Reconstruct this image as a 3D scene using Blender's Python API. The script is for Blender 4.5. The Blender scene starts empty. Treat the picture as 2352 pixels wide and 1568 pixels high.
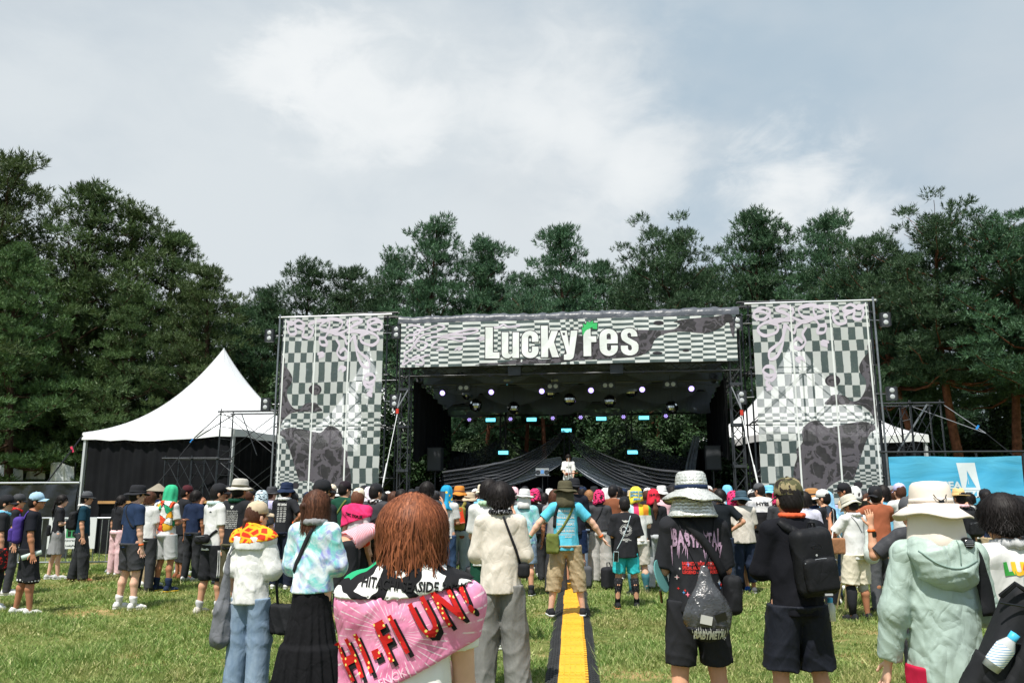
import bpy, bmesh, math, random
import numpy as np
from mathutils import Vector, Matrix
from mathutils.bvhtree import BVHTree
R = math.radians
SC = bpy.context.scene
COL = SC.collection
rng = np.random.default_rng(7)

# ------------------------------------------------------------------ camera
EYE = 1.62
PITCH = math.atan((1128 - 784) / 1830)
cam_d = bpy.data.cameras.new('camera')
cam_d.lens = 28.01
cam_d.sensor_width = 36
cam_d.clip_start = 0.05
cam_d.clip_end = 2000
cam = bpy.data.objects.new('camera', cam_d)
cam.location = (0, 0, EYE)
cam.rotation_euler = (math.pi / 2 + PITCH, 0, 0)
COL.objects.link(cam)
SC.camera = cam

# survey helpers: turn a measured picture point into a real place
_c, _s = math.cos(PITCH), math.sin(PITCH)
def ray(px, py):
    x = (px - 1176) / 1830; v = -(py - 784) / 1830
    return np.array([x, _c - _s * v, _s + _c * v])
def G(px, py):
    d = ray(px, py); t = -EYE / d[2]
    return (float(d[0] * t), float(d[1] * t))
def AT(px, py, Y):
    d = ray(px, py); k = Y / d[1]
    return (float(d[0] * k), float(Y), float(d[2] * k + EYE))
def XAT(px, Y):
    return AT(px, 1128, Y)[0]

# ------------------------------------------------------------------ sun, sky, exposure
SUN = Vector((-0.20, -0.40, 0.89)).normalized()
SUN_EL = math.asin(SUN.z)
SUN_AZ = math.atan2(SUN.x, SUN.y)
sl = bpy.data.lights.new('sun', 'SUN')
sl.energy = 4.5
sl.angle = R(0.9)
sl.color = (1.0, 0.955, 0.88)
so = bpy.data.objects.new('sun', sl)
so.rotation_euler = SUN.to_track_quat('Z', 'Y').to_euler()
so.location = (0, 0, 60)
COL.objects.link(so)

W = bpy.data.worlds.new('World')
SC.world = W
W.use_nodes = True
def build_sky():
    nt = W.node_tree; N = nt.nodes; L = nt.links
    N.clear()
    out = N.new('ShaderNodeOutputWorld'); bg = N.new('ShaderNodeBackground')
    bg.inputs['Strength'].default_value = 0.079
    L.new(bg.outputs[0], out.inputs[0])
    sky = N.new('ShaderNodeTexSky'); sky.sky_type = 'NISHITA'; sky.sun_disc = False
    sky.sun_elevation = SUN_EL; sky.sun_rotation = SUN_AZ; sky.air_density = 1.0
    sky.dust_density = 2.5; sky.ozone_density = 1.2
    tc = N.new('ShaderNodeTexCoord')
    def math_(op, a, b=None, c=None, clamp=False):
        n = N.new('ShaderNodeMath'); n.operation = op; n.use_clamp = clamp
        for i, v in enumerate((a, b, c)):
            if v is None: continue
            if isinstance(v, (int, float)): n.inputs[i].default_value = v
            else: L.new(v, n.inputs[i])
        return n.outputs[0]
    def noise(scale, detail, rough=0.55, dist=0.0, off=(0, 0, 0)):
        mp = N.new('ShaderNodeMapping'); mp.inputs['Location'].default_value = off
        mp.inputs['Scale'].default_value = (1, 1, 1.7)
        L.new(tc.outputs['Generated'], mp.inputs[0])
        n = N.new('ShaderNodeTexNoise'); n.inputs['Scale'].default_value = scale
        n.inputs['Detail'].default_value = detail; n.inputs['Roughness'].default_value = rough
        n.inputs['Distortion'].default_value = dist
        L.new(mp.outputs[0], n.inputs['Vector']); return n.outputs['Fac']
    def sstep(x, lo, hi):
        n = N.new('ShaderNodeMapRange'); n.interpolation_type = 'SMOOTHSTEP'
        n.inputs['From Min'].default_value = lo; n.inputs['From Max'].default_value = hi
        L.new(x, n.inputs['Value']); return n.outputs[0]
    def mix(f, a, b):
        n = N.new('ShaderNodeMix'); n.data_type = 'RGBA'
        if isinstance(f, float): n.inputs[0].default_value = f
        else: L.new(f, n.inputs[0])
        for i, v in ((6, a), (7, b)):
            if isinstance(v, tuple): n.inputs[i].default_value = (*v, 1)
            else: L.new(v, n.inputs[i])
        return n.outputs[2]
    fine = noise(6.5, 7, 0.58, 0.3, (3.1, 1.7, 0.4))
    mid = noise(2.6, 5, 0.5, 0.2, (0.3, 4.2, 1.0))
    big = noise(1.1, 3, 0.5, 0.0, (7.0, 0.2, 2.0))
    # thin milky veil over the physical sky
    base = mix(0.8, sky.outputs[0], (4.75, 6.0, 6.95))
    veil = sstep(big, 0.36, 0.62)
    col = mix(math_('MULTIPLY', veil, 0.35), base, (5.7, 6.5, 7.1))
    # cloud banks: soft lobes in real sky directions, edges broken by noise
    rag = noise(11.0, 9, 0.62, 0.5, (1.3, 0.4, 5.2))
    def lobes(spots, wob, ragw):
        acc = None
        for px, py, rad, soft in spots:
            d = ray(px, py); d = d / np.linalg.norm(d)
            vm = N.new('ShaderNodeVectorMath'); vm.operation = 'DISTANCE'
            nv = N.new('ShaderNodeVectorMath'); nv.operation = 'NORMALIZE'
            L.new(tc.outputs['Generated'], nv.inputs[0])
            L.new(nv.outputs[0], vm.inputs[0]); vm.inputs[1].default_value = tuple(d)
            x = math_('MULTIPLY_ADD', math_('SUBTRACT', fine, 0.5), wob, vm.outputs['Value'])
            x = math_('MULTIPLY_ADD', math_('SUBTRACT', mid, 0.5), wob * 1.3, x)
            x = math_('MULTIPLY_ADD', math_('SUBTRACT', rag, 0.5), ragw, x)
            f = sstep(x, rad + soft, rad - soft)
            acc = f if acc is None else math_('MAXIMUM', acc, f)
        return acc
    grey = lobes([(230, 60, 0.20, 0.12), (520, 170, 0.13, 0.10), (-300, 300, 0.42, 0.14), (1120, 60, 0.12, 0.12), (330, 420, 0.24, 0.14), (1000, 480, 0.28, 0.14), (1240, 230, 0.15, 0.10), (2450, 560, 0.20, 0.16)], 0.30, 0.10)
    col = mix(math_('MULTIPLY', grey, 0.9), col, (5.75, 6.4, 6.95))
    bulk = lobes([(1210, 480, 0.16, 0.14), (1480, 420, 0.10, 0.10), (500, 560, 0.22, 0.16), (1770, 500, 0.09, 0.09), (60, 230, 0.10, 0.12), (1180, 620, 0.25, 0.16), (850, 330, 0.13, 0.12)], 0.30, 0.16)
    col = mix(math_('MULTIPLY', bulk, 0.8), col, (7.15, 7.65, 7.95))
    white = lobes([(700, 190, 0.030, 0.040), (760, 205, 0.034, 0.045), (840, 240, 0.034, 0.05), (920, 280, 0.028, 0.05), (1330, 330, 0.065, 0.085), (1250, 300, 0.05, 0.08), (1430, 390, 0.05, 0.08), (1790, 440, 0.045, 0.055), (1890, 420, 0.045, 0.05), (1960, 470, 0.04, 0.06)], 0.12, 0.20)
    w2 = math_('MULTIPLY', white, math_('MULTIPLY_ADD', rag, 0.8, 0.5), None, True)
    col = mix(math_('MULTIPLY', w2, 0.92), col, (8.75, 9.0, 9.1))
    # elsewhere round the dome the same broken cloud goes on
    general = math_('MULTIPLY', sstep(mid, 0.52, 0.7), 0.35)
    col = mix(general, col, (6.7, 7.1, 7.4))
    # below the horizon: dull ground tone
    sep = N.new('ShaderNodeSeparateXYZ'); L.new(tc.outputs['Generated'], sep.inputs[0])
    col = mix(sstep(sep.outputs['Z'], 0.0, -0.03), col, (1.0, 1.1, 0.8))
    L.new(col, bg.inputs['Color'])
build_sky()
SC.view_settings.view_transform = 'Standard'
SC.view_settings.look = 'None'
SC.view_settings.exposure = 0.40
SC.view_settings.gamma = 1.0
SC.cycles.use_denoising = True
SC.cycles.max_bounces = 8
SC.cycles.diffuse_bounces = 3
SC.cycles.glossy_bounces = 3
SC.cycles.transparent_max_bounces = 16
SC.cycles.caustics_reflective = False
SC.cycles.caustics_refractive = False

# ------------------------------------------------------------------ materials
MATS = {}
def srgb(r, g, b):
    f = lambda c: (c / 255 / 12.92) if c / 255 <= 0.04045 else ((c / 255 + 0.055) / 1.055) ** 2.4
    return (f(r), f(g), f(b))
class NT:
    """small node-tree writer"""
    def __init__(s, mat):
        mat.use_nodes = True; s.t = mat.node_tree; s.N = s.t.nodes; s.L = s.t.links
        s.b = s.N['Principled BSDF']; s.out = s.N['Material Output']
    def n(s, typ, **kw):
        x = s.N.new(typ)
        for k, v in kw.items(): setattr(x, k, v)
        return x
    def put(s, v, sock):
        if isinstance(v, (int, float)): sock.default_value = v
        elif isinstance(v, tuple): sock.default_value = v if len(v) == 4 or sock.type == 'VECTOR' else (*v, 1)
        else: s.L.new(v, sock)
    def coord(s, kind='Object'):
        return s.n('ShaderNodeTexCoord').outputs[kind]
    def map(s, vec, scale=(1, 1, 1), loc=(0, 0, 0), rot=(0, 0, 0)):
        m = s.n('ShaderNodeMapping'); s.L.new(vec, m.inputs[0])
        m.inputs['Scale'].default_value = scale; m.inputs['Location'].default_value = loc; m.inputs['Rotation'].default_value = rot
        return m.outputs[0]
    def noise(s, vec, scale, detail=3, rough=0.5, dist=0.0, out='Fac'):
        x = s.n('ShaderNodeTexNoise'); s.L.new(vec, x.inputs['Vector'])
        x.inputs['Scale'].default_value = scale; x.inputs['Detail'].default_value = detail
        x.inputs['Roughness'].default_value = rough; x.inputs['Distortion'].default_value = dist
        return x.outputs[out]
    def vor(s, vec, scale, feature='F1', out='Distance', rand=1.0):
        x = s.n('ShaderNodeTexVoronoi', feature=feature); s.L.new(vec, x.inputs['Vector'])
        x.inputs['Scale'].default_value = scale
        x.inputs['Randomness'].default_value = rand
        return x.outputs[out]
    def math(s, op, a, b=0.0, clamp=False):
        x = s.n('ShaderNodeMath', operation=op, use_clamp=clamp); s.put(a, x.inputs[0]); s.put(b, x.inputs[1]); return x.outputs[0]
    def rng(s, v, a, b, c=0.0, d=1.0):
        x = s.n('ShaderNodeMapRange'); s.put(v, x.inputs[0])
        for i, q in enumerate((a, b, c, d)): x.inputs[i + 1].default_value = q
        return x.outputs[0]
    def ramp(s, v, stops, interp='LINEAR'):
        x = s.n('ShaderNodeValToRGB'); s.put(v, x.inputs[0]); r = x.color_ramp; r.interpolation = interp
        while len(r.elements) < len(stops): r.elements.new(0.5)
        for e, (p, c) in zip(r.elements, stops):
            e.position = p; e.color = (*c, 1) if isinstance(c, tuple) else (c, c, c, 1)
        return x.outputs[0]
    def mix(s, f, a, b):
        x = s.n('ShaderNodeMix', data_type='RGBA'); s.put(f, x.inputs[0]); s.put(a, x.inputs[6]); s.put(b, x.inputs[7]); return x.outputs[2]
    def bump(s, h, strength=0.3, dist=0.01, prev=None):
        x = s.n('ShaderNodeBump'); x.inputs['Strength'].default_value = strength; x.inputs['Distance'].default_value = dist
        s.L.new(h, x.inputs['Height'])
        if prev is not None: s.L.new(prev, x.inputs['Normal'])
        s.L.new(x.outputs[0], s.b.inputs['Normal']); return x.outputs[0]
    def col(s, v): s.put(v, s.b.inputs['Base Color'])
    def see_through(s, amount, translucent=0.0, tcol=(0.8, 0.8, 0.8)):
        sh = s.b.outputs[0]
        if translucent:
            tr = s.n('ShaderNodeBsdfTranslucent'); s.put(tcol, tr.inputs[0])
            m = s.n('ShaderNodeMixShader'); m.inputs[0].default_value = translucent
            s.L.new(sh, m.inputs[1]); s.L.new(tr.outputs[0], m.inputs[2]); sh = m.outputs[0]
        if amount:
            tp = s.n('ShaderNodeBsdfTransparent'); m = s.n('ShaderNodeMixShader'); s.put(amount, m.inputs[0])
            s.L.new(sh, m.inputs[1]); s.L.new(tp.outputs[0], m.inputs[2]); sh = m.outputs[0]
        s.L.new(sh, s.out.inputs[0])
def mat(name, col, rough=0.6, metal=0.0, spec=0.3, vary=0.0, vscale=3.0, bump=0.0, bscale=60.0, bdist=0.004, emit=None, estr=0.0):
    if name in MATS: return MATS[name]
    m = bpy.data.materials.new(name); t = NT(m); MATS[name] = m
    t.b.inputs['Roughness'].default_value = rough; t.b.inputs['Metallic'].default_value = metal
    t.b.inputs['Specular IOR Level'].default_value = spec
    co = t.coord()
    if vary:
        f = t.noise(co, vscale, 4, 0.6)
        lo = tuple(max(0, c * (1 - vary)) for c in col); hi = tuple(min(1, c * (1 + vary)) for c in col)
        t.col(t.mix(t.rng(f, 0.3, 0.7), lo, hi))
    else: t.col(col)
    if bump: t.bump(t.noise(co, bscale, 3), bump, bdist)
    if emit:
        t.put(emit, t.b.inputs['Emission Color']); t.b.inputs['Emission Strength'].default_value = estr
    return m

# ------------------------------------------------------------------ mesh building
def link_mesh(name, me, m, parent=None, smooth=False):
    if m is not None:
        me.materials.clear(); me.materials.append(m)
    o = bpy.data.objects.new(name, me); COL.objects.link(o)
    if parent is not None: o.parent = parent
    if smooth: me.shade_smooth()
    return o
def np_mesh(name, V, F):
    """V (n,3), F (m,k) single polygon size"""
    me = bpy.data.meshes.new(name)
    V = np.asarray(V, np.float32); F = np.asarray(F, np.int32); k = F.shape[1]
    me.vertices.add(len(V)); me.vertices.foreach_set('co', V.ravel())
    me.loops.add(F.size); me.loops.foreach_set('vertex_index', F.ravel())
    me.polygons.add(len(F)); me.polygons.foreach_set('loop_start', np.arange(0, F.size, k, dtype=np.int32))
    me.update(calc_edges=True)
    return me
class MB:
    def __init__(s): s.v = []; s.f = []
    def add(s, V, F):
        b = len(s.v); s.v.extend([tuple(map(float, p)) for p in V]); s.f.extend([tuple(i + b for i in f) for f in F]); return s
    def box(s, c, size, rot=None):
        x, y, z = (q / 2 for q in size); P = [Vector((i * x, j * y, k * z)) for i in (-1, 1) for j in (-1, 1) for k in (-1, 1)]
        if rot is not None: P = [rot @ p for p in P]
        return s.add([p + Vector(c) for p in P], [(0, 1, 3, 2), (4, 6, 7, 5), (0, 4, 5, 1), (2, 3, 7, 6), (0, 2, 6, 4), (1, 5, 7, 3)])
    def tube(s, pts, r, n=6, cap=True):
        pts = [Vector(p) for p in pts]; rr = r if isinstance(r, (list, tuple)) else [r] * len(pts)
        V = []; F = []; up = None
        for i, p in enumerate(pts):
            t = (pts[min(i + 1, len(pts) - 1)] - pts[max(i - 1, 0)])
            if t.length < 1e-9: t = Vector((0, 0, 1))
            t.normalize()
            if up is None: up = Vector((0, 0, 1)) if abs(t.z) < 0.95 else Vector((1, 0, 0))
            a = t.cross(up)
            if a.length < 1e-4: a = t.cross(Vector((1, 0.3, 0)))
            a.normalize(); b = a.cross(t).normalized(); up = b
            for j in range(n):
                th = 2 * math.pi * j / n; V.append(p + a * (math.cos(th) * rr[i]) + b * (math.sin(th) * rr[i]))
        for i in range(len(pts) - 1):
            for j in range(n):
                F.append((i * n + j, i * n + (j + 1) % n, (i + 1) * n + (j + 1) % n, (i + 1) * n + j))
        if cap: F.append(tuple(range(n))[::-1]); F.append(tuple((len(pts) - 1) * n + j for j in range(n)))
        return s.add(V, F)
    def lathe(s, prof, n=24, sx=1.0, sy=1.0, M=None, wob=None, th0=0.0, th1=None, closed=True):
        """prof: (r,z) list, revolved; wob(th,i)->(dr,dz)"""
        full = th1 is None; th1 = 2 * math.pi if full else th1; m = n if full else n + 1
        V = []; F = []
        for i, (r, z) in enumerate(prof):
            for j in range(m):
                th = th0 + (th1 - th0) * j / n; dr, dz = wob(th, i) if wob else (0, 0)
                V.append(Vector(((r + dr) * math.cos(th) * sx, (r + dr) * math.sin(th) * sy, z + dz)))
        for i in range(len(prof) - 1):
            for j in range(n):
                a = i * m + j; b = i * m + (j + 1) % m if full else i * m + j + 1
                F.append((a, b, b + m, a + m))
        if M is not None: V = [M @ v for v in V]
        return s.add(V, F)
    def grid(s, fn, nu, nv):
        V = [fn(i / nu, j / nv) for j in range(nv + 1) for i in range(nu + 1)]
        F = [(j * (nu + 1) + i, j * (nu + 1) + i + 1, (j + 1) * (nu + 1) + i + 1, (j + 1) * (nu + 1) + i) for j in range(nv) for i in range(nu)]
        return s.add(V, F)
    def build(s, name, m, parent=None, smooth=False, off=None, solid=0.0):
        me = bpy.data.meshes.new(name)
        V = s.v if off is None else [(a - off[0], b - off[1], c - off[2]) for a, b, c in s.v]
        me.from_pydata(V, [], s.f); me.update()
        o = link_mesh(name, me, m, parent, smooth)
        if solid:
            md = o.modifiers.new('thickness', 'SOLIDIFY'); md.thickness = solid; md.offset = 0
        return o
def tag(o, label=None, cat=None, group=None, kind=None):
    if label: o['label'] = label
    if cat: o['category'] = cat
    if group: o['group'] = group
    if kind: o['kind'] = kind
    return o
def thing(name, label, cat, loc=(0, 0, 0), rotz=0.0, group=None):
    o = bpy.data.objects.new(name, None); COL.objects.link(o)
    o.location = loc; o.rotation_euler = (0, 0, rotz); o.empty_display_size = 0.2
    return tag(o, label, cat, group)
def copy_tree(o, parent=None):
    c = o.copy(); COL.objects.link(c); c.parent = parent
    for ch in list(o.children): copy_tree(ch, c)
    return c
def outline_mesh(polys, extrude=0.0, offset=0.0):
    """filled flat shape from closed outlines (holes allowed) -> verts, faces"""
    cu = bpy.data.curves.new('outline', 'CURVE'); cu.dimensions = '2D'; cu.fill_mode = 'BOTH'; cu.extrude = extrude; cu.offset = offset
    for P in polys:
        sp = cu.splines.new('POLY'); sp.points.add(len(P) - 1); sp.use_cyclic_u = True
        for q, (x, y) in zip(sp.points, P): q.co = (x, y, 0, 1)
    return _curve_to_data(cu)
def _curve_to_data(cu):
    o = bpy.data.objects.new('tmp_outline', cu)
    me = o.to_mesh()
    V = [tuple(v.co) for v in me.vertices]; F = [tuple(p.vertices) for p in me.polygons]
    o.to_mesh_clear(); bpy.data.objects.remove(o); bpy.data.curves.remove(cu)
    return V, F
def text_mesh(body, size=1.0, align='CENTER', bold=0.0, space=1.0, line=1.0):
    cu = bpy.data.curves.new('txt', 'FONT'); cu.body = body; cu.size = size; cu.align_x = align; cu.align_y = 'CENTER'
    cu.offset = bold; cu.space_character = space; cu.space_line = line; cu.resolution_u = 2; cu.fill_mode = 'FRONT'
    return _curve_to_data(cu)
def cut_fine(V, F, step):
    """slice a flat xy mesh on a grid so it can follow a curved surface"""
    bm = bmesh.new(); vs = [bm.verts.new(v) for v in V]
    for f in F:
        try: bm.faces.new([vs[i] for i in f])
        except ValueError: pass
    xs = [v[0] for v in V]; ys = [v[1] for v in V]
    for ax, lo, hi in ((0, min(xs), max(xs)), (1, min(ys), max(ys))):
        q = math.ceil(lo / step) * step
        while q < hi:
            p = [0, 0, 0]; p[ax] = q; nrm = [0, 0, 0]; nrm[ax] = 1
            bmesh.ops.bisect_plane(bm, geom=bm.verts[:] + bm.edges[:] + bm.faces[:], plane_co=p, plane_no=nrm, dist=1e-5)
            q += step
    bm.verts.index_update()
    V2 = [tuple(v.co) for v in bm.verts]; F2 = [tuple(v.index for v in f.verts) for f in bm.faces]
    bm.free(); return V2, F2
# ------------------------------------------------------------------ the ground
def ground_mat():
    m = bpy.data.materials.new('lawn_soil'); t = NT(m); co = t.coord()
    big = t.noise(co, 0.22, 4, 0.6); fine = t.noise(co, 9, 5, 0.7); patch = t.noise(co, 0.75, 5, 0.62, 0.4)
    g = t.mix(t.rng(fine, 0.3, 0.7), srgb(66, 76, 40), srgb(112, 120, 66))
    g = t.mix(t.rng(big, 0.45, 0.68), g, srgb(122, 128, 74))
    g = t.mix(t.rng(patch, 0.54, 0.66), g, srgb(166, 138, 98))
    t.col(g); t.b.inputs['Roughness'].default_value = 0.95; t.b.inputs['Specular IOR Level'].default_value = 0.1
    t.bump(fine, 0.5, 0.03); return m
mb = MB(); S_ = 700
mb.grid(lambda u, v: ((u - .5) * 2 * S_, -S_ + v * 2 * S_, 0), 20, 20)
tag(mb.build('ground', ground_mat()), kind='structure')

def grass_mat():
    m = bpy.data.materials.new('grass_blade'); t = NT(m); co = t.coord()
    rnd = t.n('ShaderNodeNewGeometry').outputs['Random Per Island']
    patch = t.noise(co, 0.55, 4, 0.6); p2 = t.noise(co, 2.3, 3, 0.6)
    a = t.ramp(rnd, [(0.0, srgb(66, 100, 46)), (0.4, srgb(118, 148, 74)), (0.78, srgb(158, 176, 104)), (1.0, srgb(206, 202, 150))])
    dry = t.mix(rnd, srgb(140, 134, 82), srgb(204, 186, 134))
    g = t.mix(t.math('MULTIPLY', t.rng(patch, 0.47, 0.66), t.rng(p2, 0.3, 0.6)), a, dry)
    t.col(g); t.b.inputs['Roughness'].default_value = 0.65; t.b.inputs['Specular IOR Level'].default_value = 0.25
    t.see_through(0, 0.25, srgb(110, 140, 50)); return m
def make_grass():
    r = np.random.default_rng(3)
    P = []
    for y0, y1, dens in ((4.5, 9, 5200), (9, 13, 4000), (13, 18, 1900), (18, 27, 420)):
        area = (y1 - y0) * 0.8 * (y0 + y1); n = int(area * dens)
        y = np.sqrt(r.uniform(y0 * y0, y1 * y1, n)); x = r.uniform(-0.8, 0.8, n) * y
        P.append(np.stack([x, y], 1))
    P = np.concatenate(P)
    # clump the blades and thin them where the soil shows
    P += 0.02 * np.sin(P[:, ::-1] * 31 + np.sin(P * 13) * 2)
    cl = np.sin(P[:, 0] * 2.1 + 1.3 * np.sin(P[:, 1] * 1.7)) + np.sin(P[:, 1] * 2.9 + 1.1 * np.sin(P[:, 0] * 2.3 + 1))
    cl2 = np.sin(P[:, 0] * 9 + 2 * np.sin(P[:, 1] * 7)) + np.sin(P[:, 1] * 11 + 2 * np.sin(P[:, 0] * 8))
    keep = r.uniform(0, 1, len(P)) < np.clip(0.70 - 0.20 * cl + 0.16 * cl2, 0.10, 1)
    # keep clear of the cable ramp
    rx = 0.52 + (P[:, 1] - 7.28) * 0.0739
    keep &= np.abs(P[:, 0] - rx) > 0.24
    P = P[keep]; cl = cl[keep]; n = len(P)
    h = r.uniform(0.025, 0.062, n) * (1 - 0.22 * cl + 0.12 * cl2[keep]) * np.where(r.uniform(0, 1, n) < 0.06, 1.8, 1) * np.where(cl2[keep] > 1.35, 1.45, 1)
    w = r.uniform(0.005, 0.009, n) * np.clip(P[:, 1] / 9, 0.8, 2.0)
    leaf = r.uniform(0, 1, n) < 0.3
    w = np.where(leaf, w * 2.1, w); h = np.where(leaf, h * 0.6, h)
    az = r.uniform(0, 2 * np.pi, n); lean = r.uniform(0.2, 1.1, n) * np.where(leaf, 1.5, 1)
    da = r.uniform(0, 2 * np.pi, n)
    z0 = np.where(leaf, r.uniform(0.0, 0.03, n), 0)
    base = np.stack([P[:, 0], P[:, 1], z0], 1)
    side = np.stack([np.cos(az), np.sin(az), np.zeros(n)], 1) * (w / 2)[:, None]
    tip = base + np.stack([np.cos(da) * h * lean, np.sin(da) * h * lean, h], 1)
    V = np.stack([base - side, base + side, tip], 1).reshape(-1, 3)
    F = np.arange(len(V)).reshape(-1, 3)
    o = link_mesh('grass', np_mesh('grass', V, F), grass_mat())
    tag(o, 'short sunlit lawn grass with dry straw patches', 'grass', kind='stuff')
make_grass()

# ------------------------------------------------------------------ trees
def needle_mat(name, c0, c1, c2):
    m = bpy.data.materials.new(name); t = NT(m); co = t.coord()
    rnd = t.n('ShaderNodeNewGeometry').outputs['Random Per Island']
    oi = t.n('ShaderNodeObjectInfo').outputs['Random']
    f = t.noise(co, 0.5, 3, 0.6)
    a = t.mix(t.rng(f, 0.35, 0.65), c0, c1)
    a = t.mix(t.math('MULTIPLY', rnd, 0.6), a, c2)
    hsv = t.n('ShaderNodeHueSaturation'); t.put(a, hsv.inputs['Color'])
    t.put(t.rng(oi, 0, 1, 0.485, 0.525), hsv.inputs['Hue']); t.put(t.rng(oi, 0, 1, 0.7, 1.2), hsv.inputs['Value'])
    t.col(hsv.outputs[0]); t.b.inputs['Roughness'].default_value = 0.55; t.b.inputs['Specular IOR Level'].default_value = 0.3
    t.see_through(0, 0.10, c2); return m
PINE_A = needle_mat('pine_needles', srgb(32, 62, 44), srgb(50, 82, 54), srgb(98, 128, 88))
PINE_B = needle_mat('pine_needles_olive', srgb(38, 64, 40), srgb(62, 88, 48), srgb(112, 132, 78))
LEAF_M = needle_mat('shrub_leaves', srgb(26, 46, 28), srgb(42, 64, 36), srgb(74, 98, 56))  # leaf tones darkened to carry the shade behind stage and pines
BARK = mat('pine_bark', srgb(74, 58, 48), 0.9, spec=0.1, vary=0.4, vscale=6, bump=0.8, bscale=14, bdist=0.05)
BARK_RED = mat('pine_bark_red', srgb(112, 74, 56), 0.9, spec=0.1, vary=0.4, vscale=5, bump=0.8, bscale=14, bdist=0.05)

def needles(P, D, r, ln=(0.2, 0.36), k=13, nl=(0.17, 0.27), nw=0.042):
    """bottle-brush shoots at points P with axes D -> triangles"""
    n = len(P); L = r.uniform(*ln, n)
    s = r.uniform(0, 1, (n, k)); th = r.uniform(0, 2 * np.pi, (n, k))
    a = np.cross(D, [0.31, 0.17, 0.93]); a /= np.linalg.norm(a, axis=1)[:, None] + 1e-9
    b = np.cross(D, a)
    rad = a[:, None] * np.cos(th)[..., None] + b[:, None] * np.sin(th)[..., None]
    base = P[:, None] + D[:, None] * (s * L[:, None])[..., None]
    nd = D[:, None] * (0.35 + 0.75 * s)[..., None] + rad * (1.0 - 0.6 * s)[..., None]
    nd /= np.linalg.norm(nd, axis=2)[..., None]
    tip = base + nd * r.uniform(*nl, (n, k))[..., None]
    sd = np.cross(nd, r.normal(size=(n, k, 3))); sd /= np.linalg.norm(sd, axis=2)[..., None] + 1e-9
    m = base + nd * 0.02
    V = np.stack([m - sd * nw / 2, m + sd * nw / 2, tip], 2).reshape(-1, 3)
    return V, np.arange(len(V)).reshape(-1, 3)

def make_pine(seed, H=15.0, cb=0.25, spread=4.2, nb=64, lean=0.4, top=0.5, open_=1.0):
    r = np.random.default_rng(seed)
    tr = MB(); path = []; ph = r.uniform(0, 6)
    amp = lean
    def tx(z):
        q = z / H
        return np.array([amp * math.sin(q * 2.6 + ph) - amp * math.sin(ph), amp * math.cos(q * 2.2 + ph * 2) - amp * math.cos(ph * 2), z])
    pts = [tx(H * i / 12) for i in range(13)]
    tr.tube(pts, [max(0.03, 0.26 * (1 - i / 12.5) ** 0.8) for i in range(13)], 8)
    P = []; D = []
    for i in range(nb):
        nwh = nb // 4; t = (((i // 4) + r.uniform(-0.13, 0.13) + 0.5) / nwh) ** 0.92; t = min(0.99, max(0.0, t))
        z = H * (cb + (0.985 - cb) * t)
        prof = (1 - t) ** top * min(1.0, 0.55 + t * 2.5) + 0.04
        L = spread * prof * r.uniform(0.62, 1.1)
        az = i * 2.39996 + r.uniform(-0.5, 0.5)
        dirh = np.array([math.cos(az), math.sin(az), 0])
        rise = 0.05 + 0.75 * t + r.uniform(-0.12, 0.14)
        o = tx(z); bp = []
        for q in np.linspace(0, 1, 6):
            bp.append(o + dirh * L * q + np.array([0, 0, L * (rise * q + 0.12 * q * q - 0.25 * (1 - t) * math.sin(q * 2.4))]) + r.normal(0, 0.03, 3) * q * L)
        tr.tube(bp, [max(0.012, 0.022 * L * (1 - q * 0.9)) for q in np.linspace(0, 1, 6)], 5, cap=False)
        bp = np.array(bp)
        npad = max(2, int(1.1 * L * open_ + 1.0))
        for q in (np.linspace(0.34, 1.0, npad) + r.uniform(-0.07, 0.05, npad)):
            q = min(1.0, max(0.15, q)); f = q * 5; j = min(4, int(f)); c = bp[j] + (bp[j + 1] - bp[j]) * (f - j)
            sdv = np.array([-dirh[1], dirh[0], 0])
            c = c + sdv * r.normal(0, 0.16) * L * (1.2 - q) + [0, 0, 0.1]
            pr = r.uniform(0.42, 0.78) * (0.62 + 0.5 * (1 - t)); m_ = int(30 * pr / 0.55)
            u = r.normal(size=(m_, 3)); u /= np.linalg.norm(u, axis=1)[:, None]
            u[:, 2] = np.where(u[:, 2] < -0.25, -u[:, 2], u[:, 2])
            pp = c + u * r.uniform(0.55, 1.0, (m_, 1)) * pr * np.array([1.3, 1.3, 0.26 + 0.4 * t])
            dd = u * [0.55, 0.55, 0.4] + dirh * 0.22 + np.array([0, 0, 0.55 + 0.5 * t]) + r.normal(0, 0.16, (m_, 3))
            P.extend(pp); D.extend(dd / np.linalg.norm(dd, axis=1)[:, None])
    for _ in range(26):     # leader and candles at the top
        p = tx(H * r.uniform(0.93, 1.0)) + r.normal(0, 0.22, 3) * [1, 1, 0.3]
        P.append(p); d = r.normal(0, 0.3, 3) + [0, 0, 1.2]; D.append(d / np.linalg.norm(d))
    V, F = needles(np.array(P), np.array(D), r)
    bark = tr
    me_t = bpy.data.meshes.new('trunk'); me_t.from_pydata(bark.v, [], bark.f); me_t.update(); me_t.shade_smooth()
    return me_t, np_mesh('crown', V, F)
PINES = [make_pine(11, cb=0.15, spread=4.8, nb=60, top=0.72), make_pine(12, cb=0.2, spread=4.4, nb=56, lean=0.5, top=0.66), make_pine(13, cb=0.13, spread=5.0, nb=60, top=0.80),
         make_pine(14, cb=0.42, spread=4.6, nb=50, lean=0.9, top=0.42, open_=1.15), make_pine(15, cb=0.46, spread=4.0, nb=44, lean=1.2, top=0.4, open_=1.1)]
PINE_N = [0]
def pine(px, py, Y, v, olive=False, red=False, label='', sx=1.0):
    x, y, z = AT(px, py, Y)
    return pine_at(x, y, z - (0.45 if v < 3 else 1.5), v, olive, red, label, sx)
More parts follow.
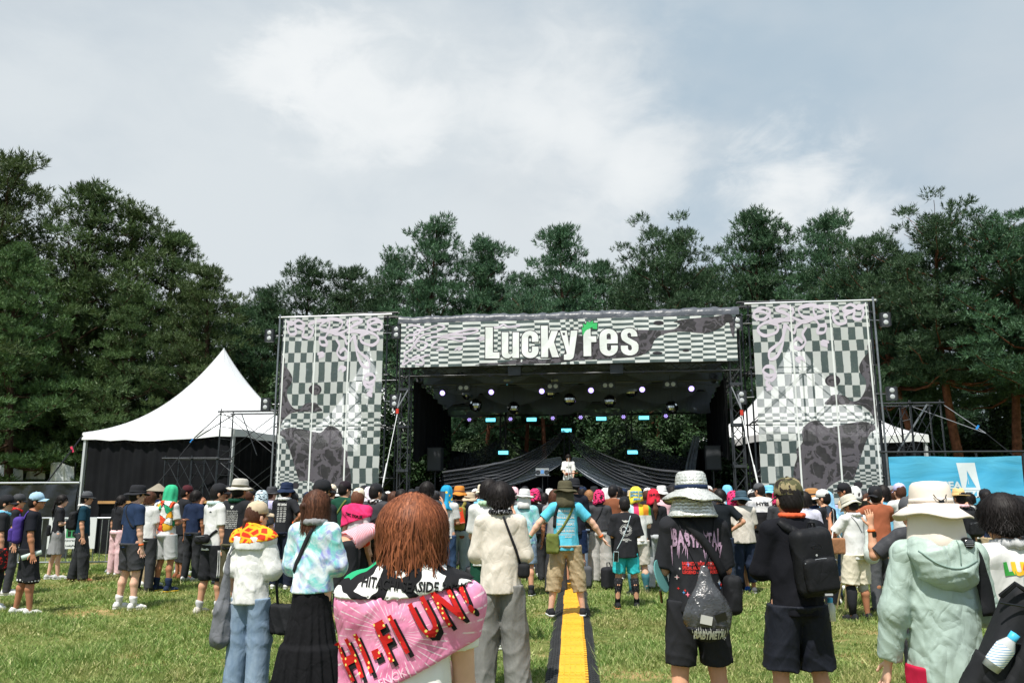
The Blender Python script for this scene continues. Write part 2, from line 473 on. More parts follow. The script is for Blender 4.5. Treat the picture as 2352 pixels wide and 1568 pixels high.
def pine_at(x, y, h, v, olive, red, label, sx=1.0, rz=None):
    PINE_N[0] += 1; k = PINE_N[0]
    t = thing('pine_tree', label, 'tree', (x, y, 0), (k * 2.17) % 6.28 if rz is None else rz, 'pine trees round the field')
    s = h / 15.0; t.scale = (s * sx, s * sx, s)
    a, b = PINES[v]
    for nm, me, m in (('trunk', a, BARK_RED if red else BARK), ('crown', b, PINE_B if olive else PINE_A)):
        if len(me.materials) == 0: me.materials.append(m)
        o = bpy.data.objects.new(nm, me); COL.objects.link(o); o.parent = t
        o.material_slots[0].link = 'OBJECT'; o.material_slots[0].material = m
    return t
for (px, py, Y, v, ol, sx, lab) in [
    (-70, 330, 31, 2, True, 1.15, 'tall pine cut by the left edge, highest crown on that side'),
    (30, 350, 30, 0, True, 1.1, 'tall dark olive pine at far left with spiky candle tips'),
    (165, 408, 31, 2, True, 1.15, 'broad olive pine second from the left above the black fence'),
    (285, 480, 33, 0, True, 1.1, 'olive pine left of the tent peak, third step down from left edge'),
    (395, 540, 35, 2, True, 1.05, 'olive pine rising right behind the left tent slope'),
    (490, 612, 37, 0, True, 1.05, 'lower pine just right of the white tent peak'),
    (90, 560, 27.5, 2, True, 1.0, 'low front pine with yellowish pads above the far left fence'),
    (330, 660, 30, 0, True, 1.0, 'low front pine directly behind the left tent roof'),
    (600, 650, 41, 2, False, 1.1, 'bushy green pine left of the left checkered tower'),
    (695, 612, 43, 1, False, 1.1, 'pine with upright dark tips above the left checkered tower'),
    (825, 610, 43, 0, False, 1.0, 'narrow pine over the right edge of left tower'),
    (905, 575, 45, 2, False, 0.9, 'pine shoulder left of the pointed middle pine'),
    (985, 503, 42, 0, False, 1.0, 'pointed tall pine above the left half of the stage banner'),
    (1080, 548, 44, 2, False, 0.95, 'layered pine right beside the pointed pine behind stage'),
    (1150, 612, 46, 1, False, 1.0, 'low pine in the dip between the two middle pines'),
    (1310, 525, 42, 2, False, 0.95, 'rounded pine above the lettering of the stage banner'),
    (1400, 600, 45, 0, False, 0.9, 'pine right of the rounded middle pine, in its lee'),
    (1490, 620, 43, 1, False, 1.0, 'pine with long side branch above the banner right part'),
    (1560, 530, 42, 3, False, 1.0, 'open pine with separate upright tips, left of the tall right group'),
    (1690, 480, 41, 2, False, 1.0, 'tall pine with candle tips above right end of banner'),
    (1775, 540, 43, 1, False, 1.0, 'pine between the banner end and right tower'),
    (1905, 485, 38, 0, False, 0.95, 'pointed pine directly above the right checkered tower'),
    (2000, 560, 37, 3, False, 1.0, 'pine with thin bare twigs right of the right tower top'),
    (2075, 500, 34, 3, False, 0.9, 'tall bare trunked pine right of the right tower'),
    (2165, 455, 33, 4, False, 1.1, 'pine with curved dark trunk behind the right scaffold'),
    (2260, 450, 32, 3, False, 1.1, 'pine with two sky gaps in its crown near right edge'),
    (2340, 435, 30, 4, False, 1.2, 'dark pine cut by the right edge of the view'),
    (2440, 420, 29, 3, False, 1.1, 'outermost pine at the right side of the field')]:
    pine(px, py, Y + (8.0 if px < 420 else 3.0 if px < 520 else 0.0), v, ol, px > 2000, lab, sx)
BACKP = ['behind the far left olive pine', 'above the far left white sheets', 'above the left tent peak', 'right of the left tent', 'left of the left tower top', 'above the left tower', 'above the gap left of the stage', 'above the banner left end', 'left of the pointed middle pine', 'behind the pointed middle pine', 'in the dip left of the lettering', 'above the lettering', 'right of the rounded middle pine', 'above the banner right part', 'behind the candle tipped right pine', 'above the gap right of the stage', 'above the right tower', 'right of the right tower', 'behind the right scaffold', 'at the right edge trunks']
for i, (px, py, Y) in enumerate([(40, 560, 48), (230, 620, 49), (420, 690, 50), (560, 700, 49), (640, 690, 51), (760, 680, 50), (880, 660, 52), (1010, 640, 50), (1120, 660, 52), (1220, 640, 50), (1340, 650, 52),
                         (1440, 650, 50), (1540, 640, 51), (1640, 620, 50), (1740, 610, 50), (1840, 620, 48), (1960, 640, 46), (2080, 690, 44), (2200, 760, 46), (2320, 700, 42)]):
    pine(px, py, Y, (i * 2) % 3, i < 4, False, 'back row pine crown glimpsed ' + BACKP[i], 1.05)
for i, (px, Y) in enumerate([(1120, 37.5), (1195, 39), (1240, 38), (1410, 40), (1530, 38.5)]):
    x = XAT(px, Y)
    pine_at(x, Y, 9.6 + (i % 3) * 0.6, 4, False, True, 'red barked pine trunk seen through the stage back ' + ['near its left end', 'left of the left column', 'behind the upper left cyan lamp', 'right of the singer', 'near its right end'][i], 0.8, rz=i * 1.3)

def leaf_cloud(seed, n, rx, rz, blobs=16, leaf=0.085):
    r = np.random.default_rng(seed)
    C = r.normal(size=(blobs, 3)); C /= np.linalg.norm(C, axis=1)[:, None]; C *= r.uniform(0.3, 0.75, blobs)[:, None]; C[:, 2] = C[:, 2] * 0.9
    R_ = r.uniform(0.25, 0.42, blobs)
    i = r.integers(0, blobs, n); d = r.normal(size=(n, 3)); d /= np.linalg.norm(d, axis=1)[:, None]
    p = C[i] + d * (R_[i] * r.uniform(0.55, 1.05, n) ** 0.5)[:, None]
    p = p * [rx, rx, rz] + [0, 0, rz * 0.98]
    nrm = d + r.normal(0, 0.5, (n, 3)) + [0, 0, 0.4]; nrm /= np.linalg.norm(nrm, axis=1)[:, None]
    a = np.cross(nrm, r.normal(size=(n, 3))); a /= np.linalg.norm(a, axis=1)[:, None]; b = np.cross(nrm, a)
    s = leaf * r.uniform(0.6, 1.3, n)[:, None]
    V = np.stack([p - a * s, p + b * s * 0.42 + nrm * s * 0.1, p + a * s, p - b * s * 0.42 + nrm * s * 0.1], 1).reshape(-1, 3)
    return np_mesh('foliage', V, np.arange(len(V)).reshape(-1, 4))
SHRUBS = [leaf_cloud(21, 11000, 2.0, 2.6), leaf_cloud(22, 11000, 2.2, 2.0), leaf_cloud(23, 11000, 1.7, 3.0)]
stem = MB()
for k in range(5):
    a = k * 1.3; stem.tube([(0.05 * math.cos(a), 0.05 * math.sin(a), 0), (0.3 * math.cos(a), 0.3 * math.sin(a), 1.1), (0.8 * math.cos(a), 0.8 * math.sin(a), 2.4)], [0.06, 0.045, 0.02], 5)
STEM = bpy.data.meshes.new('stem'); STEM.from_pydata(stem.v, [], stem.f); STEM.materials.append(BARK)
for i, (px, Y, s, lab) in enumerate([
    (1040, 36.0, 0.95, 'leafy shrub at the left end of the stage back opening'), (1090, 38.5, 1.1, 'rounded glossy shrub left of the back truss column'),
    (1150, 36.3, 0.75, 'small light green shrub below the low left cyan lamp'), (1230, 40, 0.9, 'shrub in the shade behind the crossing black drapes'),
    (1300, 41, 0.8, 'shrub behind the singer between tree trunks'), (1385, 38.5, 1.15, 'broad shrub right of the singer behind the drapes'),
    (1440, 36.5, 1.1, 'large glossy shrub behind the low right cyan lamp'), (1500, 37.5, 1.25, 'tall dense shrub in the right part of stage back'),
    (1560, 36.0, 1.1, 'shrub at the right end of the stage back opening'), (610, 36.5, 1.55, 'willow leaved shrub tree standing left behind the left tower'), (560, 38, 1.3, 'shrub tree behind the right slope of the left tent'),
    (905, 32.0, 1.25, 'slim leafy tree in the gap between left tower and stage'), (1640, 35.5, 0.9, 'shrub behind the right stage curtain'),
    (1715, 33, 1.2, 'leafy shrub tree in the gap between stage and right tower'), (2080, 37, 1.3, 'light green shrub behind right scaffold'), (2160, 40, 1.4, 'sunlit shrub between the bare pine trunks at right'),
    (2240, 38, 1.2, 'shrub left of the outer bare trunks at right'), (2330, 36, 1.3, 'shrub at the right edge behind the blue banner'), (2420, 38, 1.4, 'shrub beyond the right edge trunks'),
    (20, 40, 1.2, 'shrub behind the white sheets at far left'), (120, 42, 1.3, 'shrub behind the far left pine trunks')]):
    t = thing('shrub', lab, 'shrub', (XAT(px, Y), Y, 0), i * 1.7, 'broadleaf shrubs under the pines')
    t.scale = (s, s, s)
    me = SHRUBS[i % 3]
    if not len(me.materials): me.materials.append(LEAF_M)
    for nm, q in (('foliage', me), ('stem', STEM)):
        o = bpy.data.objects.new(nm, q); COL.objects.link(o); o.parent = t
def far_wood():
    r = np.random.default_rng(5); n = 42000
    x = r.uniform(-62, 62, n); y = 62 + r.normal(0, 2.5, n) - 0.004 * x * x; top = 9 + 2.2 * np.sin(x * 0.31) + 1.5 * np.sin(x * 0.83 + 1)
    z = top * r.uniform(0, 1, n) ** 0.8
    p = np.stack([x, y, z], 1); a = r.normal(size=(n, 3)); a /= np.linalg.norm(a, axis=1)[:, None]
    b = np.cross(a, r.normal(size=(n, 3))); b /= np.linalg.norm(b, axis=1)[:, None]
    s = r.uniform(0.25, 0.55, n)[:, None]
    V = np.stack([p - a * s, p + b * s * 0.5, p + a * s, p - b * s * 0.5], 1).reshape(-1, 3)
    tag(link_mesh('wood', np_mesh('wood', V, np.arange(len(V)).reshape(-1, 4)), LEAF_M), 'dark mass of the wood far behind the pines', 'wood', kind='stuff')
far_wood()
# ------------------------------------------------------------------ stage frame: u right along the front, v into depth, z up
SO = np.array([1.681, 26.0]); SROT = R(-7.4796)
SU = np.array([math.cos(SROT), math.sin(SROT)]); SV = np.array([-math.sin(SROT), math.cos(SROT)])
def SW(u, v, z=0.0):
    p = SO + SU * u + SV * v; return (float(p[0]), float(p[1]), z)
def SP(px, py, v=0.0):
    d = ray(px, py); o = np.array([0., 0., EYE]); p0 = SO + SV * v
    t = np.dot(p0, SV) / np.dot(d[:2], SV); q = o + d * t
    return (float(np.dot(q[:2] - SO, SU)), v, float(q[2]))
class ST:
    """a top-level thing standing in the stage frame"""
    def __init__(s, name, label, cat, at, group=None):
        s.o = at; s.r = thing(name, label, cat, SW(*at), SROT, group)
    def put(s, mb, name, m, parent=None, smooth=False, solid=0.0):
        return mb.build(name, m, parent or s.r, smooth, off=s.o, solid=solid)
BLACK = mat('black_metal', srgb(48, 51, 57), 0.45, 0.0, 0.5, vary=0.3)
STEEL = mat('steel_pipe', srgb(150, 152, 156), 0.35, 0.8, 0.5, vary=0.2, vscale=8)
DARKPIPE = mat('dark_scaffold_pipe', srgb(46, 50, 56), 0.4, 0.3, 0.5, vary=0.35, vscale=6)
CANVAS_BLK = mat('black_canvas', srgb(26, 28, 32), 0.75, spec=0.25, vary=0.25, vscale=1.5, bump=0.25, bscale=5, bdist=0.05)
CURTAIN = mat('black_curtain', srgb(20, 21, 25), 0.85, spec=0.15, vary=0.3, vscale=1.2)
TARP = mat('grey_roof_tarp', srgb(84, 88, 96), 0.38, spec=0.4, vary=0.18, vscale=2, bump=0.5, bscale=3.5, bdist=0.08)
WHITE_TENT = mat('white_tent_pvc', srgb(236, 238, 240), 0.5, spec=0.3, vary=0.03, vscale=1.0)
ALU = mat('white_pole', srgb(205, 208, 212), 0.4, 0.3, 0.5)
LENS = mat('flood_lens', srgb(190, 194, 198), 0.15, spec=0.6)
STRAPW = mat('white_rope', srgb(220, 222, 224), 0.7)
STRAPG = mat('grey_strap', srgb(120, 124, 130), 0.7)
RED = mat('red_ratchet', srgb(200, 60, 46), 0.5)
BLUE_T = mat('blue_tape', srgb(44, 140, 220), 0.5)
WOOD = mat('timber_rail', srgb(196, 150, 98), 0.7, vary=0.2, vscale=4)

def lattice(p0, p1, w, step, side, r=0.014, faces=4):
    """zig-zag bracing of a square truss from p0 to p1; side: unit vectors (a,b)"""
    mb = MB(); p0 = Vector(p0); p1 = Vector(p1); L = (p1 - p0).length; t = (p1 - p0) / L; a, b = Vector(side[0]), Vector(side[1])
    n = max(2, int(L / step)); c = [(-1, -1), (1, -1), (1, 1), (-1, 1)]
    for f in range(faces):
        A = (a * c[f][0] + b * c[f][1]) * w / 2; B = (a * c[(f + 1) % 4][0] + b * c[(f + 1) % 4][1]) * w / 2
        for i in range(n):
            q0 = p0 + t * (L * i / n); q1 = p0 + t * (L * (i + 1) / n)
            mb.tube([q0 + (A if i % 2 == 0 else B), q1 + (B if i % 2 == 0 else A)], r, 4, cap=False)
    return mb
def box_truss(st, name, p0, p1, w, step=0.45, m=None, r=0.024):
    t = (Vector(p1) - Vector(p0)).normalized()
    a = Vector((0, 1, 0)) if abs(t.y) < 0.7 else Vector((1, 0, 0)); b = t.cross(a).normalized(); a = b.cross(t).normalized()
    part = st.put(lattice(p0, p1, w, step, (a, b)), name, m or BLACK)
    for i, (x, y) in enumerate([(-1, -1), (1, -1), (1, 1), (-1, 1)]):
        d = a * x * w / 2 + b * y * w / 2
        st.put(MB().tube([Vector(p0) + d, Vector(p1) + d], r, 6), 'chord', m or BLACK, part)
    return part

# ---- the stage house
stage = ST('stage', 'black truss concert stage with dark roof and open back', 'stage', (0, 0, 0))
stage.put(MB().box((0, 4.2, 1.15), (11.2, 8.2, 0.24)), 'deck', mat('stage_deck', srgb(30, 31, 34), 0.6, vary=0.2))
def skirt(u, v):
    x = -5.6 + 11.2 * u; return (x, 0.08 + 0.03 * math.sin(x * 9) + 0.015 * math.sin(x * 23), 0.02 + 1.0 * v)
stage.put(MB().grid(skirt, 160, 3), 'skirt', CURTAIN)
for uu in (-5.37, 5.54):
    for vv, top in ((0.2, 7.2), (6.7, 5.0)):
        box_truss(stage, 'post', (uu, vv, 0.0), (uu, vv, top), 0.34, 0.42)
for uu in (-2.95, -0.32, 2.2):
    box_truss(stage, 'back_column', (uu, 6.7, 1.27), (uu, 6.7, 4.95), 0.22, 0.4)
box_truss(stage, 'front_truss', (-5.5, 0.2, 5.6), (5.65, 0.2, 5.6), 0.30, 0.42)
box_truss(stage, 'back_truss', (-5.5, 6.7, 4.85), (5.65, 6.7, 4.85), 0.28, 0.42)
for uu in (-5.37, 5.54):
    box_truss(stage, 'side_truss', (uu, 0.4, 5.5), (uu, 6.5, 4.85), 0.28, 0.42)
for uu in (-1.62, 1.75):
    stage.put(MB().box((uu, 0.2, 5.6), (0.42, 0.36, 0.38)), 'truss_corner_block', BLACK)
for uu, zz in ((-5.37, 5.0), (-5.37, 3.75), (-5.37, 2.3), (5.54, 5.0), (5.54, 3.7), (5.54, 2.4)):
    stage.put(MB().box((uu, 0.2, zz), (0.40, 0.40, 0.09)), 'post_clamp', BLACK)
def tarp(u, v):
    x = -5.62 + 11.36 * u
    w = 0.018 * math.sin(x * 7 + 3 * math.sin(v * 6 + x)) + 0.012 * math.sin(x * 19 + v * 9)
    if v < 0.12: return (x, -0.06 + w, 7.25 + v / 0.12 * 0.26)
    q = (v - 0.12) / 0.88; return (x, -0.04 + q * 8.0, 7.51 - 0.75 * q + w + 0.02 * math.sin(x * 1.7))
stage.put(MB().grid(tarp, 140, 16), 'roof_tarp', TARP, smooth=True)
stage.put(MB().tube([(-5.55, -0.02, 7.26), (5.68, -0.02, 7.26)], 0.03, 6), 'eave_pipe', BLACK)
ties = MB()
for i in range(30):
    x = -5.4 + i * 0.385; ties.tube([(x, -0.05, 7.26), (x + 0.09, -0.08, 7.21)], 0.006, 4)
stage.put(ties, 'tie_cord_row', STRAPG)
CEIL = mat('ceiling_fabric', srgb(38, 40, 48), 0.85, spec=0.1, vary=0.25, vscale=0.8)
def ribbed():
    m = bpy.data.materials.new('petal_fabric'); t = NT(m); co = t.coord()
    w = t.n('ShaderNodeTexWave', wave_type='BANDS', bands_direction='X'); t.L.new(co, w.inputs[0]); w.inputs['Scale'].default_value = 6.5
    t.col(t.mix(t.math('MULTIPLY', w.outputs['Fac'], 0.6), srgb(120, 128, 148), srgb(88, 95, 114))); t.b.inputs['Roughness'].default_value = 0.9
    t.see_through(0.35); return m
PETAL = ribbed()
stage.put(MB().grid(lambda u, v: (-5.3 + 10.7 * u, 0.5 + 6.1 * v, 6.35 - 1.3 * v), 20, 8), 'ceiling', CEIL)
for k, (vv, z0, dep) in enumerate(((0.9, 6.25, 0.62), (1.9, 6.02, 0.7), (2.9, 5.82, 0.75), (3.9, 5.6, 0.8), (5.0, 5.38, 0.85), (6.2, 5.15, 0.6))):
    def petal(u, v, vv=vv, z0=z0, dep=dep, k=k):
        x = -5.25 + 10.6 * u; c = abs(math.sin(x * 1.15 + k * 1.3)) ** 0.55 * 0.75 + 0.25 * abs(math.sin(x * 0.53 + k * 2.1))
        return (x, vv + 0.04 * math.sin(x * 5 + v * 2), z0 - dep * c * v)
    stage.put(MB().grid(petal, 150, 4), 'scalloped_valance', PETAL)
for sgn, uu in ((-1, -5.15), (1, 5.3)):
    def sc(u, v, uu=uu):
        y = 0.7 + 5.9 * u; return (uu + 0.06 * math.sin(y * 7) + 0.03 * math.sin(y * 17 + v * 2), y, 5.45 - 0.1 * y - v * (2.5 + 0.25 * math.sin(y * 1.9)))
    stage.put(MB().grid(sc, 90, 6), 'side_curtain', CURTAIN)
    def leg(u, v, uu=uu, sgn=sgn):
        x = uu - sgn * 0.9 * u; return (x, 6.1 + 0.08 * math.sin(u * 22), 3.2 - 1.95 * v + 0.05 * math.sin(u * 5))
    stage.put(MB().grid(leg, 40, 4), 'leg_curtain', CURTAIN)

# ---- printed checker banners
def uv_panel(name, m, fn, nu, nv, st, parent=None):
    mb = MB().grid(fn, nu, nv); o = st.put(mb, name, m, parent, smooth=True)
    uvl = o.data.uv_layers.new(name='UVMap'); uv = np.zeros((len(o.data.loops), 2), np.float32)
    vi = np.zeros(len(o.data.loops), np.int32); o.data.loops.foreach_get('vertex_index', vi)
    uv[:, 0] = (vi % (nu + 1)) / nu; uv[:, 1] = (vi // (nu + 1)) / nv
    uvl.data.foreach_set('uv', uv.ravel()); return o
def checker_mat(name, cols, rows, see, fine=None, mirror=False):
    m = bpy.data.materials.new(name); t = NT(m); uv = t.coord('UV'); co = t.coord('Object')
    wv = t.noise(co, 1.3, 3, 0.6, out='Color'); wf = t.noise(co, 7, 2, 0.5, out='Color')
    ad = t.n('ShaderNodeVectorMath', operation='MULTIPLY_ADD'); t.L.new(wv, ad.inputs[0]); ad.inputs[1].default_value = (0.022, 0.010, 0); t.L.new(uv, ad.inputs[2])
    ad2 = t.n('ShaderNodeVectorMath', operation='MULTIPLY_ADD'); t.L.new(wf, ad2.inputs[0]); ad2.inputs[1].default_value = (0.006, 0.003, 0); t.L.new(ad.outputs[0], ad2.inputs[2])
    sp = t.n('ShaderNodeSeparateXYZ'); t.L.new(ad2.outputs[0], sp.inputs[0])
    U = t.math('SUBTRACT', sp.outputs[0], 0.014); V = t.math('SUBTRACT', sp.outputs[1], 0.006)
    if mirror: U = t.math('SUBTRACT', 1.0, U)
    def stripes(x, bounds):
        if isinstance(bounds, int): return t.math('FLOORED_MODULO', t.math('FLOOR', t.math('MULTIPLY', x, float(bounds))), 2.0)
        acc = None
        for i in range(0, len(bounds), 31):
            ch = bounds[i:i + 31]
            st = [(0.0, 0.0 if i % 2 == 0 else 1.0)] + [(b, float((i + j + 1) % 2)) for j, b in enumerate(ch)]
            r_ = t.ramp(x, st, 'CONSTANT'); acc = r_ if acc is None else acc
        return acc
    a = stripes(U, cols); b = stripes(V, rows)
    par = t.math('ABSOLUTE', t.math('SUBTRACT', a, b))
    if fine:
        fa = stripes(U, fine[0]); fb = stripes(V, fine[1]); fp = t.math('ABSOLUTE', t.math('SUBTRACT', fa, fb))
        lim = t.math('MULTIPLY', t.math('LESS_THAN', U, fine[2]), t.math('LESS_THAN', V, fine[3]))
        lim2 = t.math('LESS_THAN', V, fine[4]); lim = t.math('MAXIMUM', lim, t.math('MULTIPLY', lim2, t.math('LESS_THAN', U, fine[5])))
        par = t.mix(lim, par, fp)
    sp2 = t.noise(t.map(co, (1, 1, 2.2)), 16, 3, 0.7)
    dark = t.mix(t.rng(sp2, 0.55, 0.68), srgb(80, 96, 98), srgb(112, 120, 116))
    c = t.mix(par, srgb(226, 230, 230), dark)
    t.col(c); t.b.inputs['Roughness'].default_value = 0.75
    t.see_through(see, 0.12, srgb(200, 204, 204)); return m
def blob_mat():
    m = bpy.data.materials.new('banner_blob_print'); t = NT(m); co = t.coord()
    w = t.n('ShaderNodeVectorMath', operation='MULTIPLY_ADD'); t.L.new(t.noise(co, 1.6, 3, 0.6, out='Color'), w.inputs[0]); w.inputs[1].default_value = (0.8, 0.0, 0.8); t.L.new(co, w.inputs[2])
    d = t.vor(t.map(w.outputs[0], (1, 0.001, 1)), 1.8, 'DISTANCE_TO_EDGE'); d2 = t.noise(w.outputs[0], 2.0, 1)
    ln = t.math('MAXIMUM', t.rng(d, 0.10, 0.075), t.math('MULTIPLY', t.rng(t.math('ABSOLUTE', t.math('SUBTRACT', d2, 0.5)), 0.020, 0.012), 1.0))
    t.col(t.mix(ln, srgb(52, 50, 54), srgb(98, 93, 102))); t.b.inputs['Roughness'].default_value = 0.8
    t.see_through(0.14, 0.1, srgb(60, 58, 62)); return m
BLOB = blob_mat()
LAV = mat('lavender_print', srgb(208, 199, 214), 0.8)
DARKPRINT = mat('dark_print', srgb(52, 50, 56), 0.8)
def flat_on(st, parent, polys, place, m, name, depth, step=0.25, offset=0.0):
    V, F = outline_mesh(polys, offset=offset)
    V, F = cut_fine(V, F, step)
    mb = MB().add([place(x, y, depth) for x, y, _ in V], F)
    return st.put(mb, name, m, parent)
def smooth_poly(P, n=4):
    """closed Catmull-Rom through the points"""
    P = [np.array(p, float) for p in P]; out = []; N = len(P)
    for i in range(N):
        p0, p1, p2, p3 = P[i - 1], P[i], P[(i + 1) % N], P[(i + 2) % N]
        for k in range(n):
            t = k / n
            out.append(tuple(0.5 * (2 * p1 + (p2 - p0) * t + (2 * p0 - 5 * p1 + 4 * p2 - p3) * t * t + (3 * p1 - p0 - 3 * p2 + p3) * t ** 3)))
    return out
def open_spline(P, n=6):
    P = [np.array(p, float) for p in P]; P = [2 * P[0] - P[1]] + P + [2 * P[-1] - P[-2]]; out = []
    for i in range(1, len(P) - 2):
        p0, p1, p2, p3 = P[i - 1:i + 3]
        for k in range(n):
            t = k / n; out.append(0.5 * (2 * p1 + (p2 - p0) * t + (2 * p0 - 5 * p1 + 4 * p2 - p3) * t * t + (3 * p1 - p0 - 3 * p2 + p3) * t ** 3))
    out.append(P[-2]); return out
def ribbon(mb, pts, w, place, depth):
    pts = [np.array(p) for p in pts]; V = []
    for i, p in enumerate(pts):
        d = pts[min(i + 1, len(pts) - 1)] - pts[max(0, i - 1)]; d = d / (np.linalg.norm(d) + 1e-9); nrm = np.array([-d[1], d[0]])
        ww = w * (0.75 + 0.5 * abs(math.sin(i * 0.23)))
        dd = depth - 0.0016 * (i % 40) / 40
        V += [place(*(p - nrm * ww / 2), dd), place(*(p + nrm * ww / 2), dd)]
    mb.add(V, [(2 * i, 2 * i + 1, 2 * i + 3, 2 * i + 2) for i in range(len(pts) - 1)])

# main banner
LET = mat('white_lettering', srgb(230, 234, 234), 0.7)
LETO = mat('dark_lettering_edge', srgb(58, 56, 62), 0.7)
LEAFG = mat('green_leaf_print', srgb(64, 190, 110), 0.7)
def main_banner():
    st = ST('stage_banner', 'wide checkered LuckyFes banner hung across the stage front', 'banner', (0.06, -0.12, 5.73))
    Wd, Hh = 11.1, 1.5
    cols = [0.012, 0.022, 0.032, 0.044, 0.058, 0.074, 0.093, 0.116, 0.148, 0.19, 0.245, 0.30, 0.355, 0.41, 0.455, 0.485, 0.502, 0.515, 0.527, 0.541, 0.56, 0.595, 0.64, 0.705, 0.75, 0.79, 0.83, 0.865, 0.90, 0.935, 0.965]
    m = checker_mat('stage_banner_print', cols, 17, 0.03)
    def wav(x, z): return 0.02 * math.sin(x * 1.3 + z) + 0.012 * math.sin(x * 4.1 + z * 3) + 0.006 * math.sin(x * 9 - z * 7)
    def at(x, z, d):   # banner coordinates: x from left 0..Wd, z from bottom 0..Hh
        return (0.06 - Wd / 2 + x, -0.12 - d + wav(x, z), 5.73 + z)
    uv_panel('cloth', m, lambda u, v: at(u * Wd, v * Hh, 0), 110, 12, st)
    # r2 pixel -> banner coords: x from 120..(r3 1460 => 2923)
    X = lambda r2: (r2 - 118) / (2923 - 118) * Wd
    def Z(r2x, y):   # picture rows drift up to the right
        k = (r2x - 118) / (2923 - 118); top = 203 - 55 * k; bot = 562 - 48 * k
        return (bot - y) / (bot - top) * Hh
    c = lambda pts: [(X(x), Z(x, y)) for x, y in pts]
    o3 = 1463.7
    band = c([(770, 548), (850, 530), (1000, 524), (1130, 500), (1280, 488), (1330, 505), (1500, 470), (1530, 400), (1560, 330), (1640, 300), (1760, 345), (o3 + 480, 290), (o3 + 650, 268), (o3 + 800, 268), (o3 + 960, 262),
              (o3 + 1010, 215), (o3 + 960, 205), (o3 + 1000, 190), (o3 + 1100, 175), (o3 + 1300, 160), (o3 + 1430, 150), (o3 + 1440, 330), (o3 + 1415, 290), (o3 + 1400, 205), (o3 + 1340, 250), (o3 + 1260, 285), (o3 + 1180, 295), (o3 + 1010, 280), (o3 + 880, 300), (o3 + 800, 350), (o3 + 770, 420), (o3 + 690, 470), (o3 + 560, 490), (o3 + 330, 500), (o3 + 150, 510), (1450, 530), (1250, 545), (1000, 552)])
    band = [(min(max(x, 0.02), Wd - 0.02), min(max(z, 0.02), Hh - 0.02)) for x, z in band]
    flat_on(st, None, [smooth_poly(band, 3)], at, BLOB, 'dark_band_print', 0.004)
    for (ex, ey, rx, ry) in ((o3 + 838, 210, 42, 18), (o3 + 820, 453, 40, 12), (o3 + 1050, 432, 28, 11)):
        flat_on(st, None, [c([(ex + rx * math.cos(a), ey + ry * math.sin(a)) for a in np.linspace(0, 6.283, 20)[:-1]])], at, DARKPRINT, 'dark_oval_print', 0.005)
    mb = MB(); r = random.Random(4)
    for pts in ([(160, 240), (220, 215), (300, 235), (260, 290), (180, 300), (150, 350), (230, 340), (240, 270), (330, 250), (440, 215), (500, 235), (420, 270), (300, 300), (240, 380), (300, 420), (350, 370), (270, 350), (200, 420), (150, 450), (210, 500), (330, 470), (370, 460)],
                [(340, 330), (420, 310), (560, 320), (680, 320), (650, 350), (560, 330), (480, 310), (600, 280), (740, 250), (790, 265), (700, 290), (540, 300), (430, 350), (390, 390), (470, 400), (490, 410), (430, 425)],
                [(160, 480), (140, 540), (180, 520), (260, 470), (320, 510), (310, 540), (250, 535)], [(590, 425), (620, 405), (650, 410), (620, 425)], [(770, 335), (810, 322), (850, 330), (800, 345)],
                [(900, 235), (960, 240), (1010, 215), (1050, 235), (1150, 222)]):
        ribbon(mb, open_spline(c(pts), 6), 0.062, at, 0.008)
    st.put(mb, 'lavender_scribble_print', LAV)
    # the lettering, drawn in picture units then set on the cloth
    def arc(cx, cy, rx, ry, a0, a1, n=7): return [(cx + rx * math.cos(R(a0 + (a1 - a0) * i / n)), cy + ry * math.sin(R(a0 + (a1 - a0) * i / n))) for i in range(n + 1)]
    gl = {}
    gl['L'] = (855, 492, [[(0, 0), (0, 255), (64, 255), (64, 50), (121, 50), (121, 0)]])
    gl['u'] = (995, 489, [[(0, 210), (0, 45)] + arc(40, 40, 40, 42, 180, 270) + [(60, -2), (88, 14), (92, 0), (146, 0), (146, 210), (92, 210), (92, 44)] + arc(74, 44, 18, 12, 0, -180) + [(56, 210)]])
    gl['c'] = (1162, 488, [[(143, 130), (143, 165)] + arc(72, 160, 71, 62, 0, 180, 10) + [(1, 60)] + arc(72, 60, 71, 62, 180, 360, 10) + [(143, 92), (88, 92), (88, 56)] + arc(72, 56, 16, 14, 0, -180, 5) + [(56, 168)] + arc(72, 168, 16, 14, 180, 0, 5) + [(88, 130)]])
    gl['k'] = (1327, 482, [[(0, 0), (0, 256), (58, 256), (58, 132), (86, 214), (143, 214), (108, 122), (150, 0), (91, 0), (66, 78), (58, 62), (58, 0)]])
    gl['y'] = (1487, 505, [[(0, 238), (56, 238), (74, 110), (90, 238), (146, 238), (112, 30)] + arc(72, 36, 40, 36, -8, -90, 5) + [(30, 0), (30, 44), (44, 44)] + arc(44, 58, 10, 14, -90, -10, 3)])
    gl['f'] = (o3 + 216, 475, [[(0, 0), (0, 150)] + arc(62, 150, 62, 70, 180, 100, 6) + [(62, 220), (62, 160), (108, 160), (108, 112), (64, 112), (64, 0)]])
    gl['e'] = (o3 + 350, 473, [[(150, 118), (150, 150)] + arc(75, 150, 75, 68, 0, 180, 10) + [(0, 64)] + arc(75, 64, 75, 66, 180, 360, 10) + [(150, 82), (94, 82), (94, 56)] + arc(77, 56, 17, 16, 0, -180, 5) + [(60, 98), (150, 98)],
                               [(60, 132), (94, 132), (94, 164)] + arc(77, 164, 17, 15, 0, 180, 5)])
